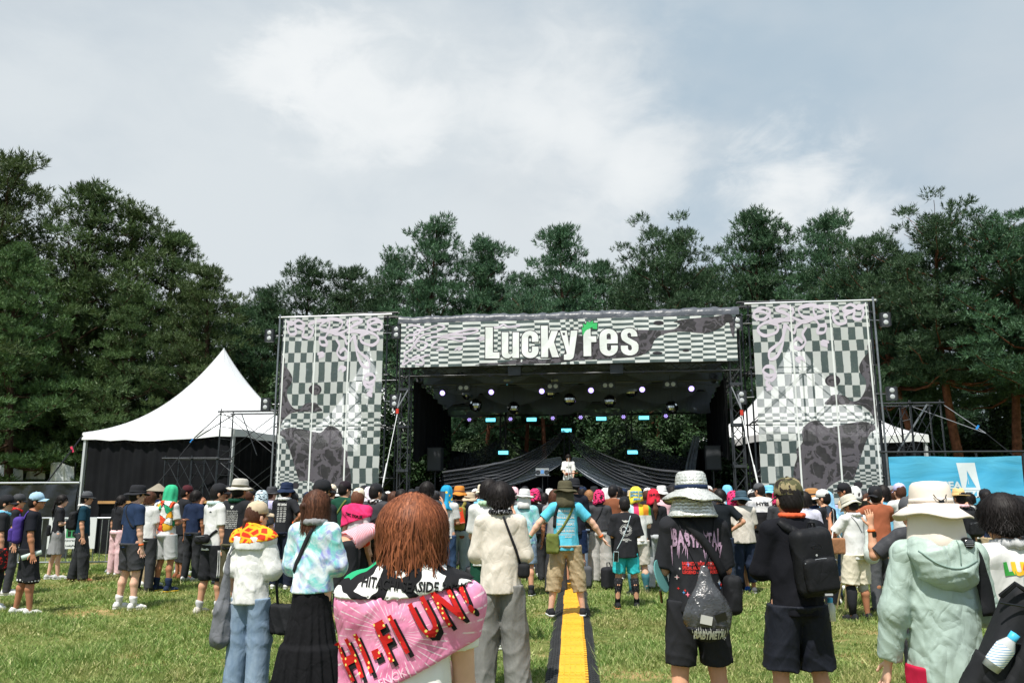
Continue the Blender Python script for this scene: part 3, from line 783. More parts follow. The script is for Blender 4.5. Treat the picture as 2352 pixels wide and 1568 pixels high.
    gl['s'] = (o3 + 522, 470, [[(140, 150), (138, 172)] + arc(72, 166, 66, 52, 5, 180, 9) + [(6, 150), (14, 124), (40, 104), (88, 78), (92, 58)] + arc(76, 54, 16, 16, 0, -180, 5) + [(60, 78), (2, 78), (2, 54)] + arc(74, 54, 72, 56, 180, 360, 9) + [(146, 84), (132, 106), (104, 122), (62, 144), (58, 160)] + arc(73, 166, 15, 14, 180, 0, 5) + [(88, 150)]])
    for ch, (ox, oy, polys) in gl.items():
        pp = [c([(ox + x, oy - y) for x, y in P]) for P in polys]
        flat_on(st, None, pp, at, LETO, 'letter_edge_print', 0.010, 0.3, offset=0.028)
        flat_on(st, None, pp, at, LET, 'letter_print', 0.016, 0.3)
    leaf = c([(o3 + 212, 312), (o3 + 206, 240), (o3 + 222, 246), (o3 + 215, 212), (o3 + 240, 222), (o3 + 250, 195), (o3 + 270, 205), (o3 + 300, 188), (o3 + 300, 208), (o3 + 336, 208), (o3 + 332, 258), (o3 + 296, 256), (o3 + 292, 240), (o3 + 262, 262), (o3 + 236, 272)])
    flat_on(st, None, [leaf], at, LETO, 'leaf_edge_print', 0.010, 0.3, offset=0.022)
    flat_on(st, None, [leaf], at, LEAFG, 'leaf_print', 0.016, 0.3)
main_banner()

# ---- checkered towers
def tower(sgn):
    side = 'left' if sgn < 0 else 'right'
    a, b = (6.08, 9.78)
    u0, u1 = (-b, -a) if sgn < 0 else (a, b)
    st = ST('scaffold_tower', f'black pipe scaffold tower carrying the {side} checkered banner', 'scaffold', ((u0 + u1) / 2, 0, 0), 'towers beside the stage')
    mid = (u0 + u1) / 2
    for uu in (u0 - 0.04, mid, u1 + 0.04):
        for vv in (0.12, 1.45):
            st.put(MB().tube([(uu, vv, 0), (uu, vv, 7.62)], 0.03, 6), 'upright', DARKPIPE)
    for lv in range(5):
        z = 0.35 + lv * 1.72
        for vv in (0.12, 1.45): st.put(MB().tube([(u0 - 0.1, vv - 0.05, z), (u1 + 0.1, vv - 0.05, z)], 0.024, 6), 'ledger', DARKPIPE)
        for uu in (u0, mid, u1): st.put(MB().tube([(uu + 0.05, 0.05, z + 0.04), (uu + 0.05, 1.5, z + 0.04)], 0.024, 6), 'transom', DARKPIPE)
        if lv < 4:
            for vv in (0.2, 1.38):
                for p, q in ((u0, mid), (mid, u1)):
                    st.put(MB().tube([(p, vv, z), (q, vv, z + 1.72)], 0.016, 5), 'brace', DARKPIPE)
                    st.put(MB().tube([(q, vv + 0.035, z), (p, vv + 0.035, z + 1.72)], 0.016, 5), 'brace', DARKPIPE)
    st.put(MB().tube([(u0 - 0.16, 0.0, 7.60), (u1 + 0.22, 0.0, 7.60)], 0.035, 6), 'top_rail', ALU)
    bu0, bu1 = (mid - 0.0, u1 + 0.25) if sgn < 0 else (u0 - 0.3, mid + 0.05)
    box_truss(st, 'top_truss', (bu0, 0.75, 7.74), (bu1, 0.75, 7.74), 0.16, 0.3)
    st.put(MB().box(((bu0 + bu1) / 2 + 0.05, 0.66, 7.78), (0.16, 0.12, 0.16)), 'cloth_bundle', STRAPG)
    # outer pole column standing beside the banner
    ou = u0 - 0.10 if sgn < 0 else u1 + 0.12
    st.put(MB().tube([(ou, -0.02, 0), (ou, -0.02, 7.7)], 0.035, 8), 'outer_pole', STEEL)
    # print
    bn = ST('tower_banner', f'tall {side} checkered mesh banner with lavender scribble and dark blob print', 'banner', (mid, -0.05, 0.35), 'banners on the towers')
    Wd, Hh = u1 - u0 - 0.1, 7.2
    def at(x, z, d):   # x 0..1 along design (0 = outer edge of left design), z 0..1 from top
        xx = x if sgn < 0 else 1 - x
        q = xx * Wd; zz = 7.56 - z * 7.2
        return (u0 + 0.05 + q, -0.06 - d + 0.015 * math.sin(q * 2.2 + zz) + 0.008 * math.sin(zz * 3 + q), zz)
    ys = [150, 168, 188, 212, 238, 262, 286, 322, 412, 495, 655, 742, 830, 890, 935, 960, 980, 1000, 1030, 1080, 1135, 1225, 1315, 1425, 1520, 1580, 1620]
    rows = sorted(1 - (y - 130) / 1640 for y in ys)
    fr = sorted(1 - (y - 130) / 1640 for y in [1120, 1165, 1205, 1250, 1300, 1330, 1352, 1370, 1384, 1396, 1408, 1422, 1440, 1465, 1495, 1530, 1570, 1610, 1650, 1700])
    m = checker_mat(f'{side}_tower_print', 16, rows, 0.28, (22, fr, 0.36, 0.42, 0.23, 0.62), mirror=sgn > 0)
    uv_panel('cloth', m, lambda u, v: at(u if sgn < 0 else 1 - u, 1 - v, 0), 40, 72, bn)
    def c(pts):
        out = []
        for x, y in pts:
            k = (y - 130) / (1475 - 130); xl = 270 - 80 * k; xr = 1070 - 40 * k
            out.append((min(max((x - xl) / (xr - xl), 0.004), 0.996), min(max((y - 130) / 1640, 0.004), 0.996)))
        return out
    pl = lambda x, z, d: at(x, z, d)
    blob1 = [(238, 445), (262, 430), (280, 460), (276, 505), (310, 550), (338, 605), (330, 655), (300, 695), (295, 745), (312, 800), (350, 848), (400, 852), (440, 815), (520, 806), (548, 832), (578, 872), (480, 878), (400, 876), (335, 885), (300, 905), (262, 945), (240, 1000), (216, 1040), (222, 900), (232, 700), (238, 560)]
    blob2 = [(222, 1046), (300, 1000), (420, 1010), (560, 1040), (620, 990), (690, 1000), (740, 1060), (738, 1140), (782, 1190), (780, 1250), (802, 1320), (812, 1440), (800, 1560), (740, 1650), (690, 1690), (650, 1560), (560, 1450), (470, 1402), (400, 1404), (372, 1340), (342, 1250), (312, 1160), (270, 1075)]
    flat_on(bn, None, [smooth_poly(c(blob1), 3)], pl, BLOB, 'dark_arm_print', 0.004, 0.05)
    flat_on(bn, None, [smooth_poly(c(blob2), 3)], pl, BLOB, 'dark_body_print', 0.004, 0.05)
    for ex, ey, rx, ry in ((522, 705, 52, 42), (362, 1438, 30, 24), (470, 1560, 30, 22)):
        o = flat_on(bn, None, [c([(ex + rx * math.cos(q), ey + ry * math.sin(q)) for q in np.linspace(0, 6.283, 24)[:-1]])], pl, DARKPRINT, 'dark_oval_print', 0.005, 0.05)
        if ex == 522:
            mb = MB(); ribbon(mb, c([(ex + (8 + q * 3.6) * math.cos(q * 0.9), ey + (7 + q * 2.8) * math.sin(q * 0.9)) for q in np.linspace(0, 9.5, 40)]), 0.012, pl, 0.009); bn.put(mb, 'spiral_print', mat('spiral_grey', srgb(92, 88, 94), 0.8), o)
    mb = MB()
    for pts in ([(285, 150), (330, 180), (390, 150), (440, 190), (380, 200), (330, 160), (300, 200), (320, 260), (370, 250), (360, 200), (430, 230), (420, 280), (480, 290), (510, 230), (470, 190), (560, 160), (640, 170), (620, 240), (560, 210), (640, 150), (740, 170), (720, 230), (640, 250), (600, 300), (560, 300), (570, 350), (620, 350), (600, 300)],
                [(600, 230), (700, 270), (760, 250), (840, 200), (900, 170), (850, 150), (780, 180), (820, 240), (920, 260), (960, 200), (1040, 180), (1050, 230), (980, 240), (940, 180), (1000, 155), (1055, 200), (1030, 255)],
                [(780, 260), (870, 250), (980, 270), (1030, 320), (980, 365), (900, 340), (890, 290), (950, 270)], [(700, 260), (760, 300), (780, 350), (840, 290), (850, 380), (860, 440), (900, 520), (950, 540), (950, 480), (890, 430), (860, 390), (830, 300)],
                [(690, 310), (720, 360), (700, 420), (740, 465), (790, 440), (760, 390), (720, 420)], [(540, 425), (580, 420), (590, 440), (550, 450)], [(710, 560), (730, 535), (770, 545), (740, 565)],
                [(915, 640), (930, 600), (980, 595), (1000, 630), (960, 660), (910, 650), (940, 690), (985, 680), (990, 640)], [(960, 690), (980, 720), (940, 750), (980, 760)]):
        ribbon(mb, open_spline(c(pts), 6), 0.015, pl, 0.008)
    bn.put(mb, 'lavender_scribble_print', LAV)
    # pale seams where the cloth widths join
    for xx in (0.02, 0.33, 0.665):
        mb = MB(); ribbon(mb, [(xx, z) for z in np.linspace(0.005, 0.99, 30)], 0.012, pl, 0.011); bn.put(mb, 'seam', mat('banner_seam', srgb(222, 226, 226), 0.7))
    # flood lamps clamped to the tower edges
    for (du, zz) in ((u0 - 0.42, 6.95), (u0 - 0.42, 4.55), (u1 + 0.42, 6.95), (u1 + 0.42, 4.6)):
        where = ('upper' if zz > 6 else 'lower') + (' outer' if (abs(du) > 8) else ' inner')
        flood(du, -0.05, zz, f'twin flood lamp on the {where} edge of the {side} tower', vert=True, arm=(u0 if du < mid else u1))
FLOOD = {}
def flood(u, v, z, label, vert=True, arm=None):
    st = ST('flood_lamp', label, 'lamp', (u, v, z), 'twin flood lamps')
    w, h = (0.26, 0.44) if vert else (0.44, 0.24)
    st.put(MB().box((u, v, z), (w, 0.16, h)), 'housing', BLACK)
    for k in (-1, 1):
        cu, cz = (u, z + k * 0.1) if vert else (u + k * 0.1, z)
        mb = MB(); M4 = Matrix.Translation((cu, v - 0.082, cz)) @ Matrix.Rotation(math.pi / 2, 4, 'X')
        mb.lathe([(0.0, 0.012), (0.05, 0.010), (0.068, 0.004), (0.075, 0.0)], 14, M=M4); st.put(mb, 'lens', LENS, smooth=True)
    for k in (-1, 1):
        if vert: st.put(MB().box((u + k * 0.15, v - 0.02, z), (0.012, 0.14, 0.42)), 'barn_door', BLACK)
        else: st.put(MB().box((u + k * 0.25, v - 0.02, z), (0.012, 0.14, 0.22)), 'barn_door', BLACK)
    if arm is not None: st.put(MB().tube([(u, v + 0.08, z), (arm, v + 0.12, z + 0.02)], 0.018, 5), 'clamp_arm', STEEL)
    else: st.put(MB().tube([(u, v, z + 0.1), (u, v, z + 0.32)], 0.016, 5), 'hanger', BLACK)
tower(-1); tower(1)

# ---- lamps inside the stage
bar = ST('lighting_bar', 'long lamp pipe hanging below the stage ceiling', 'pipe', (0, 1.5, 5.33))
bar.put(MB().tube([(-5.2, 1.5, 5.33), (5.2, 1.5, 5.33)], 0.03, 6), 'pipe', mat('bar_grey', srgb(90, 92, 96), 0.4, 0.5))
cab = MB(); cab.tube([(-5 + i * 0.1, 1.46 + 0.02 * math.sin(i), 5.28 - 0.10 * abs(math.sin(i * 0.21)) - 0.03 * math.sin(i * 0.9)) for i in range(101)], 0.012, 4); bar.put(cab, 'cable', BLACK)
for i, uu in enumerate((-3.6, -0.45, 2.2 - 0.75, 3.55)):
    flood(uu, 1.45, 5.2, f'{["leftmost", "second", "third", "rightmost"][i]} twin flood lamp hung on the stage lamp pipe', vert=False)
VIO = mat('violet_led', (0.5, 0.4, 1.0), 0.3, emit=(0.50, 0.38, 1.0), estr=1.5)
WHI = mat('white_led', (0.9, 0.85, 1.0), 0.3, emit=(0.80, 0.72, 1.0), estr=1.6)
CYAN = mat('cyan_led', (0.1, 0.8, 0.95), 0.3, emit=(0.10, 0.75, 1.0), estr=1.0)
CYANC = mat('cyan_led_core', (0.6, 0.95, 1.0), 0.3, emit=(0.40, 0.92, 1.0), estr=1.15)
TILT = Matrix.Rotation(R(16), 4, 'X')
for i, px in enumerate((1016.5, 1128.5, 1244.5, 1357.5, 1475, 1588)):
    u, v, z = SP(px, 902 - i * 2.0, 1.45)
    st = ST('par_lamp', f'round violet stage lamp, number {["one","two","three","four","five","six"][i]} of the front row counted from left', 'lamp', (u, v, z), 'lit violet lamps of the front row')
    M4 = Matrix.Translation((u, v, z)) @ TILT @ Matrix.Rotation(math.pi / 2, 4, 'X')
    mb = MB(); mb.lathe([(0.0, -0.22), (0.08, -0.2), (0.105, -0.05), (0.112, 0.06), (0.10, 0.06), (0.09, 0.0)], 16, M=M4); st.put(mb, 'housing', BLACK, smooth=True)
    mb = MB(); mb.lathe([(0.0, 0.025), (0.10, 0.02)], 16, M=M4); st.put(mb, 'lens', VIO)
    for k in range(7):
        rr = 0 if k == 0 else 0.052; aa = k * math.pi / 3
        mb = MB(); mb.lathe([(0, 0.03), (0.021, 0.028)], 8, M=M4 @ Matrix.Translation((rr * math.cos(aa), rr * math.sin(aa), 0.002))); st.put(mb, 'led', WHI)
    st.put(MB().tube([(u - 0.16, v, z), (u - 0.16, v, z + 0.16), (u, v, z + 0.24), (u + 0.16, v, z + 0.16), (u + 0.16, v, z)], 0.012, 5), 'yoke', BLACK)
for i, (px, py) in enumerate(((1079, 968), (1173, 967), (1270, 965), (1334, 963), (1432, 962), (1529, 960))):
    u, v, z = SP(px, py - 6, 6.35)
    st = ST('moving_head_lamp', f'moving head lamp under the back truss, {["first","second","third","fourth","fifth","sixth"][i]} from the left', 'lamp', (u, v, z + 0.2), 'moving head lamps on the back truss')
    gm = mat('moving_head_grey', srgb(150, 150, 158), 0.5)
    st.put(MB().box((u, v, z + 0.22), (0.26, 0.22, 0.12)), 'base', gm)
    for k in (-1, 1): st.put(MB().box((u + k * 0.125, v, z + 0.05), (0.04, 0.12, 0.3)), 'yoke_arm', gm)
    M4 = Matrix.Translation((u, v, z - 0.06)) @ Matrix.Rotation(R(70), 4, 'X')
    mb = MB(); mb.lathe([(0.0, -0.12), (0.09, -0.1), (0.105, 0.0), (0.105, 0.1), (0.0, 0.1)], 14, M=M4); st.put(mb, 'head', gm, smooth=True)
    for k in range(7):
        rr = 0 if k == 0 else 0.06; aa = k * math.pi / 3
        mb = MB(); mb.lathe([(0, 0.106), (0.022, 0.104)], 7, M=M4 @ Matrix.Translation((rr * math.cos(aa), rr * math.sin(aa), 0))); st.put(mb, 'led', VIO)
for i, (px, py, lab) in enumerate(((1127, 964, 'upper row, far left'), (1221, 963, 'upper row, left of middle'), (1301, 988, 'on the middle column above the singer'), (1156, 1039, 'low on the left column'), (1381, 961, 'upper row, right of middle'), (1479, 959, 'upper row, far right'), (1453, 1038, 'low on the right column'))):
    u, v, z = SP(px, py, 6.35)
    st = ST('led_strobe_panel', f'glowing cyan LED panel, {lab}', 'lamp', (u, v, z), 'cyan LED panels')
    st.put(MB().box((u, v + 0.05, z), (0.46, 0.1, 0.2)), 'housing', BLACK)
    st.put(MB().box((u, v - 0.008, z), (0.40, 0.012, 0.145)), 'screen', CYAN)
    cells = MB()
    for a in range(10):
        for b in range(3): cells.box((u - 0.18 + a * 0.04, v - 0.018, z - 0.045 + b * 0.045), (0.026, 0.008, 0.028))
    st.put(cells, 'led_array', CYANC)
    st.put(MB().tube([(u, v + 0.1, z + 0.1), (u, v + 0.25, z + 0.2)], 0.012, 4), 'bracket', BLACK)
def mirror_mat():
    m = bpy.data.materials.new('mirror_tiles'); t = NT(m); rnd = t.n('ShaderNodeNewGeometry').outputs['Random Per Island']
    t.col(t.mix(rnd, srgb(120, 122, 126), srgb(240, 240, 236))); t.b.inputs['Metallic'].default_value = 1.0; t.b.inputs['Roughness'].default_value = 0.12; return m
MIRR = mirror_mat()
def mirror_ball_mesh():
    mb = MB()
    for i in range(9):
        a0, a1 = -math.pi / 2 + math.pi * i / 9, -math.pi / 2 + math.pi * (i + 1) / 9
        n = max(6, int(20 * math.cos((a0 + a1) / 2)))
        for j in range(n):
            b0, b1 = 2 * math.pi * (j + .05) / n, 2 * math.pi * (j + .95) / n
            q = lambda a, b: (math.cos(a) * math.cos(b), math.cos(a) * math.sin(b), math.sin(a))
            mb.add([q(a0 + .015, b0), q(a0 + .015, b1), q(a1 - .015, b1), q(a1 - .015, b0)], [(0, 1, 2, 3)])
    me = bpy.data.meshes.new('mirror_tiles'); me.from_pydata(mb.v, [], mb.f); me.materials.append(MIRR); return me
MBALL = mirror_ball_mesh()
core = MB(); core.lathe([(math.cos(a) * .97, math.sin(a) * .97) for a in np.linspace(-1.57, 1.57, 9)], 16)
CORE = bpy.data.meshes.new('ball_core'); CORE.from_pydata(core.v, [], core.f); CORE.materials.append(BLACK)
for i, (px, py, r_, lab) in enumerate(((1165, 870, 0.22, 'right under the front truss, left one'), (1275, 870, 0.26, 'right under the front truss, middle one'), (1073, 905, 0.21, 'between the two leftmost violet lamps'), (1093, 930, 0.24, 'low at left, below the first violet lamps'),
                              (1180, 936, 0.23, 'low, above the second moving head'), (1265, 901, 0.22, 'just right of the third violet lamp'), (1308, 917, 0.23, 'low in the middle, left of fourth violet lamp'), (1401, 921, 0.23, 'low, between fourth and fifth violet lamps'), (1450, 897, 0.25, 'just left of the fifth violet lamp'), (1543, 935, 0.23, 'low at right, below the sixth violet lamp'))):
    u, v, z = SP(px, py, 2.4 + (i % 3) * 0.5)
    st = ST('mirror_ball', f'hanging mirror ball {lab}', 'mirror ball', (u, v, z - r_), 'mirror balls under the stage roof')
    for nm, me in (('mirror_tiles', MBALL), ('ball_core', CORE)):
        o = bpy.data.objects.new(nm, me); COL.objects.link(o); o.parent = st.r; o.location = (0, 0, r_); o.scale = (r_,) * 3
    st.put(MB().tube([(u, v, z + r_ * 0.96), (u, v, 6.25 - 0.2 * v)], 0.006, 4), 'cord', BLACK)
# side lamps and hung speakers
for px, py, lab in ((965, 875, 'left'), (1640, 868, 'right')):
    u, v, z = SP(px, py, 1.6)
    st = ST('spot_lamp', f'dark round spotlight at the {lab} end of the lamp pipe', 'lamp', (u, v, z), 'dark spots on the lamp pipe')
    M4 = Matrix.Translation((u, v, z)) @ Matrix.Rotation(R(60), 4, 'X'); mb = MB(); mb.lathe([(0, -.2), (.1, -.18), (.13, .1), (.1, .1), (0, .02)], 14, M=M4); st.put(mb, 'housing', BLACK, smooth=True)
    st.put(MB().tube([(u - .14, v, z), (u - .14, v, z + .18), (u + .14, v, z + .18), (u + .14, v, z)], 0.012, 4), 'yoke', BLACK)
for uu, s_, lab in ((-4.75, -1, 'left'), (4.95, 1, 'right')):
    st = ST('loudspeaker', f'dark box loudspeaker on a pole at the {lab} stage wing', 'speaker', (uu, 2.2, 1.27), 'stage wing speakers')
    st.put(MB().box((uu, 2.2, 2.75), (0.5, 0.42, 0.82)), 'cabinet', mat('speaker_box', srgb(52, 54, 58), 0.7)); st.put(MB().box((uu, 1.985, 2.75), (0.44, 0.012, 0.74)), 'grille', mat('speaker_grille', srgb(64, 66, 70), 0.6, bump=0.5, bscale=200))
    st.put(MB().tube([(uu, 2.2, 1.27), (uu, 2.2, 2.36)], 0.025, 6), 'pole', BLACK)
# ---- draped gauze behind the singer
def gauze(name, c0, c1, see, scale=60):
    m = bpy.data.materials.new(name); t = NT(m); co = t.coord(); f = t.noise(t.map(co, (1, 1, 1)), scale, 3, 0.8)
    t.col(t.mix(t.rng(f, 0.35, 0.7), c0, c1)); t.b.inputs['Roughness'].default_value = 0.7
    t.see_through(see); return m
GZ_B = gauze('black_gauze', srgb(44, 46, 52), srgb(66, 69, 76), 0.22, 30); GZ_S = gauze('silver_sequin_gauze', srgb(84, 90, 102), srgb(206, 212, 222), 0.1, 34)
def swag(label, pts, w0, w1, m, v, fold=0.05, nf=7):
    P3 = [SP(px, py, v) for px, py in pts]
    line = open_spline([(p[0], p[2]) for p in P3], 10); n = len(line) - 1
    st = ST('stage_drape', label, 'drape', (P3[0][0], v, P3[0][2]), 'gauze drapes at the stage back')
    def f(u, q):
        i = min(n, int(round(u * n))); a = line[max(0, i - 1)]; b = line[min(n, i + 1)]; d = (b - a) / (np.linalg.norm(b - a) + 1e-9); nr = np.array([-d[1], d[0]])
        w = (w0 + (w1 - w0) * math.sin(u * math.pi / 2)) * (1 if u < 0.72 or m is GZ_B else max(0.05, (1 - u) / 0.28))
        c = line[i] + nr * (q - 0.5) * w
        return (c[0], v + fold * math.sin(q * nf * 6.28 + u * 2) + 0.12 * math.sin(q * 3.1), c[1])
    st.put(MB().grid(f, n, 40), 'cloth', m, smooth=True)
swag('black gauze drape from left column down to the lower left', [(1152, 1008), (1120, 1040), (1060, 1072), (1005, 1090)], 0.12, 1.0, GZ_B, 5.9)
swag('long black gauze drape from middle column to lower left', [(1298, 990), (1250, 1035), (1180, 1075), (1100, 1098), (1020, 1112)], 0.15, 0.9, GZ_B, 1.25)
swag('thin black gauze from left column towards the middle', [(1160, 1010), (1200, 1040), (1250, 1062), (1298, 1070)], 0.12, 0.35, GZ_B, 5.7)
swag('silver sequin drape from the singer down to the left', [(1290, 1056), (1230, 1076), (1150, 1090), (1060, 1092)], 0.25, 0.95, GZ_S, 1.45)
swag('silver sequin drape from the singer down to the right', [(1312, 1056), (1360, 1078), (1430, 1100), (1510, 1106)], 0.25, 1.1, GZ_S, 1.45)
swag('long black gauze drape from middle column to lower right', [(1304, 992), (1350, 1040), (1420, 1080), (1500, 1104), (1560, 1112)], 0.15, 0.9, GZ_B, 1.25)
swag('thin black gauze from right column towards the singer', [(1448, 1008), (1400, 1040), (1350, 1060), (1312, 1068)], 0.12, 0.35, GZ_B, 5.7)
swag('black gauze drape from right column down to the right', [(1450, 1008), (1490, 1045), (1540, 1068), (1590, 1078)], 0.12, 0.9, GZ_B, 5.9)
swag('pale hanging cloth strip at the right stage wing', [(1600, 1000), (1592, 1040), (1586, 1080), (1590, 1120)], 0.25, 0.4, gauze('grey_hanging_cloth', srgb(96, 102, 110), srgb(140, 146, 154), 0.1, 5), 4.4, 0.03, 3)
back = ST('back_riser', 'low black panel wall along the stage back', 'wall', (0, 7.2, 1.27)); back.put(MB().box((0, 7.2, 1.75), (10.4, 0.08, 0.95)), 'panel', CURTAIN)
for k in range(9): back.put(MB().box((-4.6 + k * 1.15, 7.14, 1.75), (0.03, 0.05, 0.95)), 'panel_rib', BLACK)
# boombox on a stand
u, v, z = SP(1246, 1083, 1.0)
st = ST('boombox', 'silver portable radio with two round speakers on a small stand', 'radio', (u, v, 1.27))
st.put(MB().box((u, v, z), (0.44, 0.14, 0.24)), 'case', mat('boombox_silver', srgb(176, 180, 184), 0.4, 0.4))
for k in (-1, 1):
    M4 = Matrix.Translation((u + k * 0.145, v - 0.072, z - 0.01)) @ Matrix.Rotation(math.pi / 2, 4, 'X'); mb = MB(); mb.lathe([(0, .0), (.05, .015), (.075, .012), (.08, .0)], 16, M=M4); st.put(mb, 'speaker_cone', BLACK, smooth=True)
st.put(MB().box((u, v - 0.075, z), (0.11, 0.012, 0.12)), 'display', mat('boombox_screen', srgb(40, 70, 110), 0.2, emit=(0.2, 0.45, 0.8), estr=0.5))
st.put(MB().tube([(u - .2, v, z + .12), (u - .2, v, z + .18), (u + .2, v, z + .18), (u + .2, v, z + .12)], 0.01, 5), 'handle', BLACK)
st.put(MB().box((u, v, z - 0.14), (0.55, 0.3, 0.03)), 'shelf', BLACK); st.put(MB().tube([(u, v, 1.27), (u, v, z - 0.15)], 0.018, 6), 'stand_pole', BLACK)
# guy straps in front of the stage
for (A, B, C, D, lab) in (((937, 896), (921, 903), (913, 937), (880, 1108), 'left'), ((1680, 888), (1695, 905), (1703, 940), (1741, 1112), 'right')):
    a, b, c_, d = SP(*A, -0.2), SP(*B, -0.2), SP(*C, -0.4), SP(*D, -1.3)
    st = ST('guy_strap', f'grey strap with red ratchet and white rope at the {lab} stage post', 'strap', (d[0], d[1], d[2]), 'guy straps of the stage')
    st.put(MB().tube([a, c_], 0.022, 5), 'strap', STRAPG); st.put(MB().tube([b, c_], 0.022, 5), 'strap', STRAPG)
    st.put(MB().box((c_[0], c_[1], c_[2] - 0.1), (0.09, 0.06, 0.16)), 'ratchet', RED)
    e = (d[0] + (d[0] - c_[0]) * 0.8, d[1] - 0.6, 0.05); st.put(MB().tube([(c_[0], c_[1], c_[2] - 0.18), d, e], 0.014, 5), 'rope', STRAPW)
    m_ = [(Vector(c_) * 0.25 + Vector(d) * 0.75), Vector(d)]; st.put(MB().tube([m_[0], m_[1]], 0.026, 6), 'rope_sleeve', STRAPW)

# ---- scaffold wings beside the towers
def wing(label, bays, depth=0.9, v0=0.5, extra=()):
    """bays: (u0,u1,ztop)"""
    st = ST('scaffold', label, 'scaffold', ((bays[0][0] + bays[-1][1]) / 2, v0, 0), 'scaffold wings')
    for (a, b, zt) in bays:
        for uu in (a, b):
            for vv in (v0, v0 + depth): st.put(MB().tube([(uu, vv, 0), (uu, vv, zt + 0.1)], 0.024, 6), 'upright', DARKPIPE)
            for z in np.arange(0.5, zt, 0.42):
                if abs(uu - a) < 1e-6: st.put(MB().tube([(uu, v0, z), (uu, v0 + depth, z + 0.0)], 0.014, 5), 'rung', DARKPIPE)
        st.put(MB().tube([(a - 0.1, v0 - 0.03, zt), (b + 0.1, v0 - 0.03, zt)], 0.035, 6), 'ledger', DARKPIPE)
        st.put(MB().tube([(a - 0.1, v0 + depth, zt), (b + 0.1, v0 + depth, zt)], 0.03, 6), 'ledger', DARKPIPE)
        z = zt
        while z > 0.8:
            for vv in (v0 + 0.03, v0 + depth - 0.03):
                st.put(MB().tube([(a, vv, z), (b, vv, z - 1.6)], 0.013, 5), 'brace', DARKPIPE); st.put(MB().tube([(b, vv + 0.03, z), (a, vv + 0.03, z - 1.6)], 0.013, 5), 'brace', DARKPIPE)
            z -= 1.72
    for p, q, r_, mm in extra: st.put(MB().tube([p, q], r_, 5), 'stay', mm)
    return st
uA, uB, uC = SP(380, 1052, .5)[0], SP(508, 945, .5)[0], -9.95
zt1, zt2 = SP(508, 945, .5)[2], SP(440, 1052, .5)[2]
wing('black scaffold wing with tall and low bay left of the left tower', [(uB, uC, zt1), (uA, (uA + uB) / 2, zt2), ((uA + uB) / 2 + 0.02, uB - 0.03, zt2)], extra=[(SP(508, 948, .45), SP(447, 1005, -0.6), 0.02, CANVAS_BLK), (SP(540, 950, .45), SP(452, 1005, -0.55), 0.02, CANVAS_BLK), (SP(447, 1005, -.6), SP(330, 1150, -3), 0.014, CANVAS_BLK), (SP(555, 950, .5), SP(590, 1045, .5), 0.018, DARKPIPE)])
uD, uE = 9.98, SP(2160, 930, .5)[0]; zt3 = SP(2080, 926, .5)[2]
wing('black scaffold wing right of the right tower', [(uD, (uD + uE) / 2, zt3), ((uD + uE) / 2 + .02, uE, zt3)], extra=[(SP(2168, 930, .5), SP(2265, 995, -.5), 0.014, STRAPG), (SP(2085, 930, 1.2), SP(2265, 995, -.5), 0.014, STRAPG), (SP(2265, 995, -.5), SP(2340, 1055, -2), 0.012, CANVAS_BLK), (SP(2130, 928, .6), SP(2060, 1040, .6), 0.03, STEEL), (SP(2032, 930, .5), SP(2075, 1040, .5), 0.02, DARKPIPE)])
for p, lab in ((SP(440, 1012, -.7), 'left'), (SP(2245, 981, -.5), 'right')):
    st = ST('tape_flag', f'small blue tape marker tied on the {lab} stay line', 'tape', (p[0], p[1], p[2] - .05), 'blue tape markers'); st.put(MB().box(p, (0.05, 0.03, 0.14), Matrix.Rotation(0.6, 3, 'Y')), 'tape', BLUE_T)

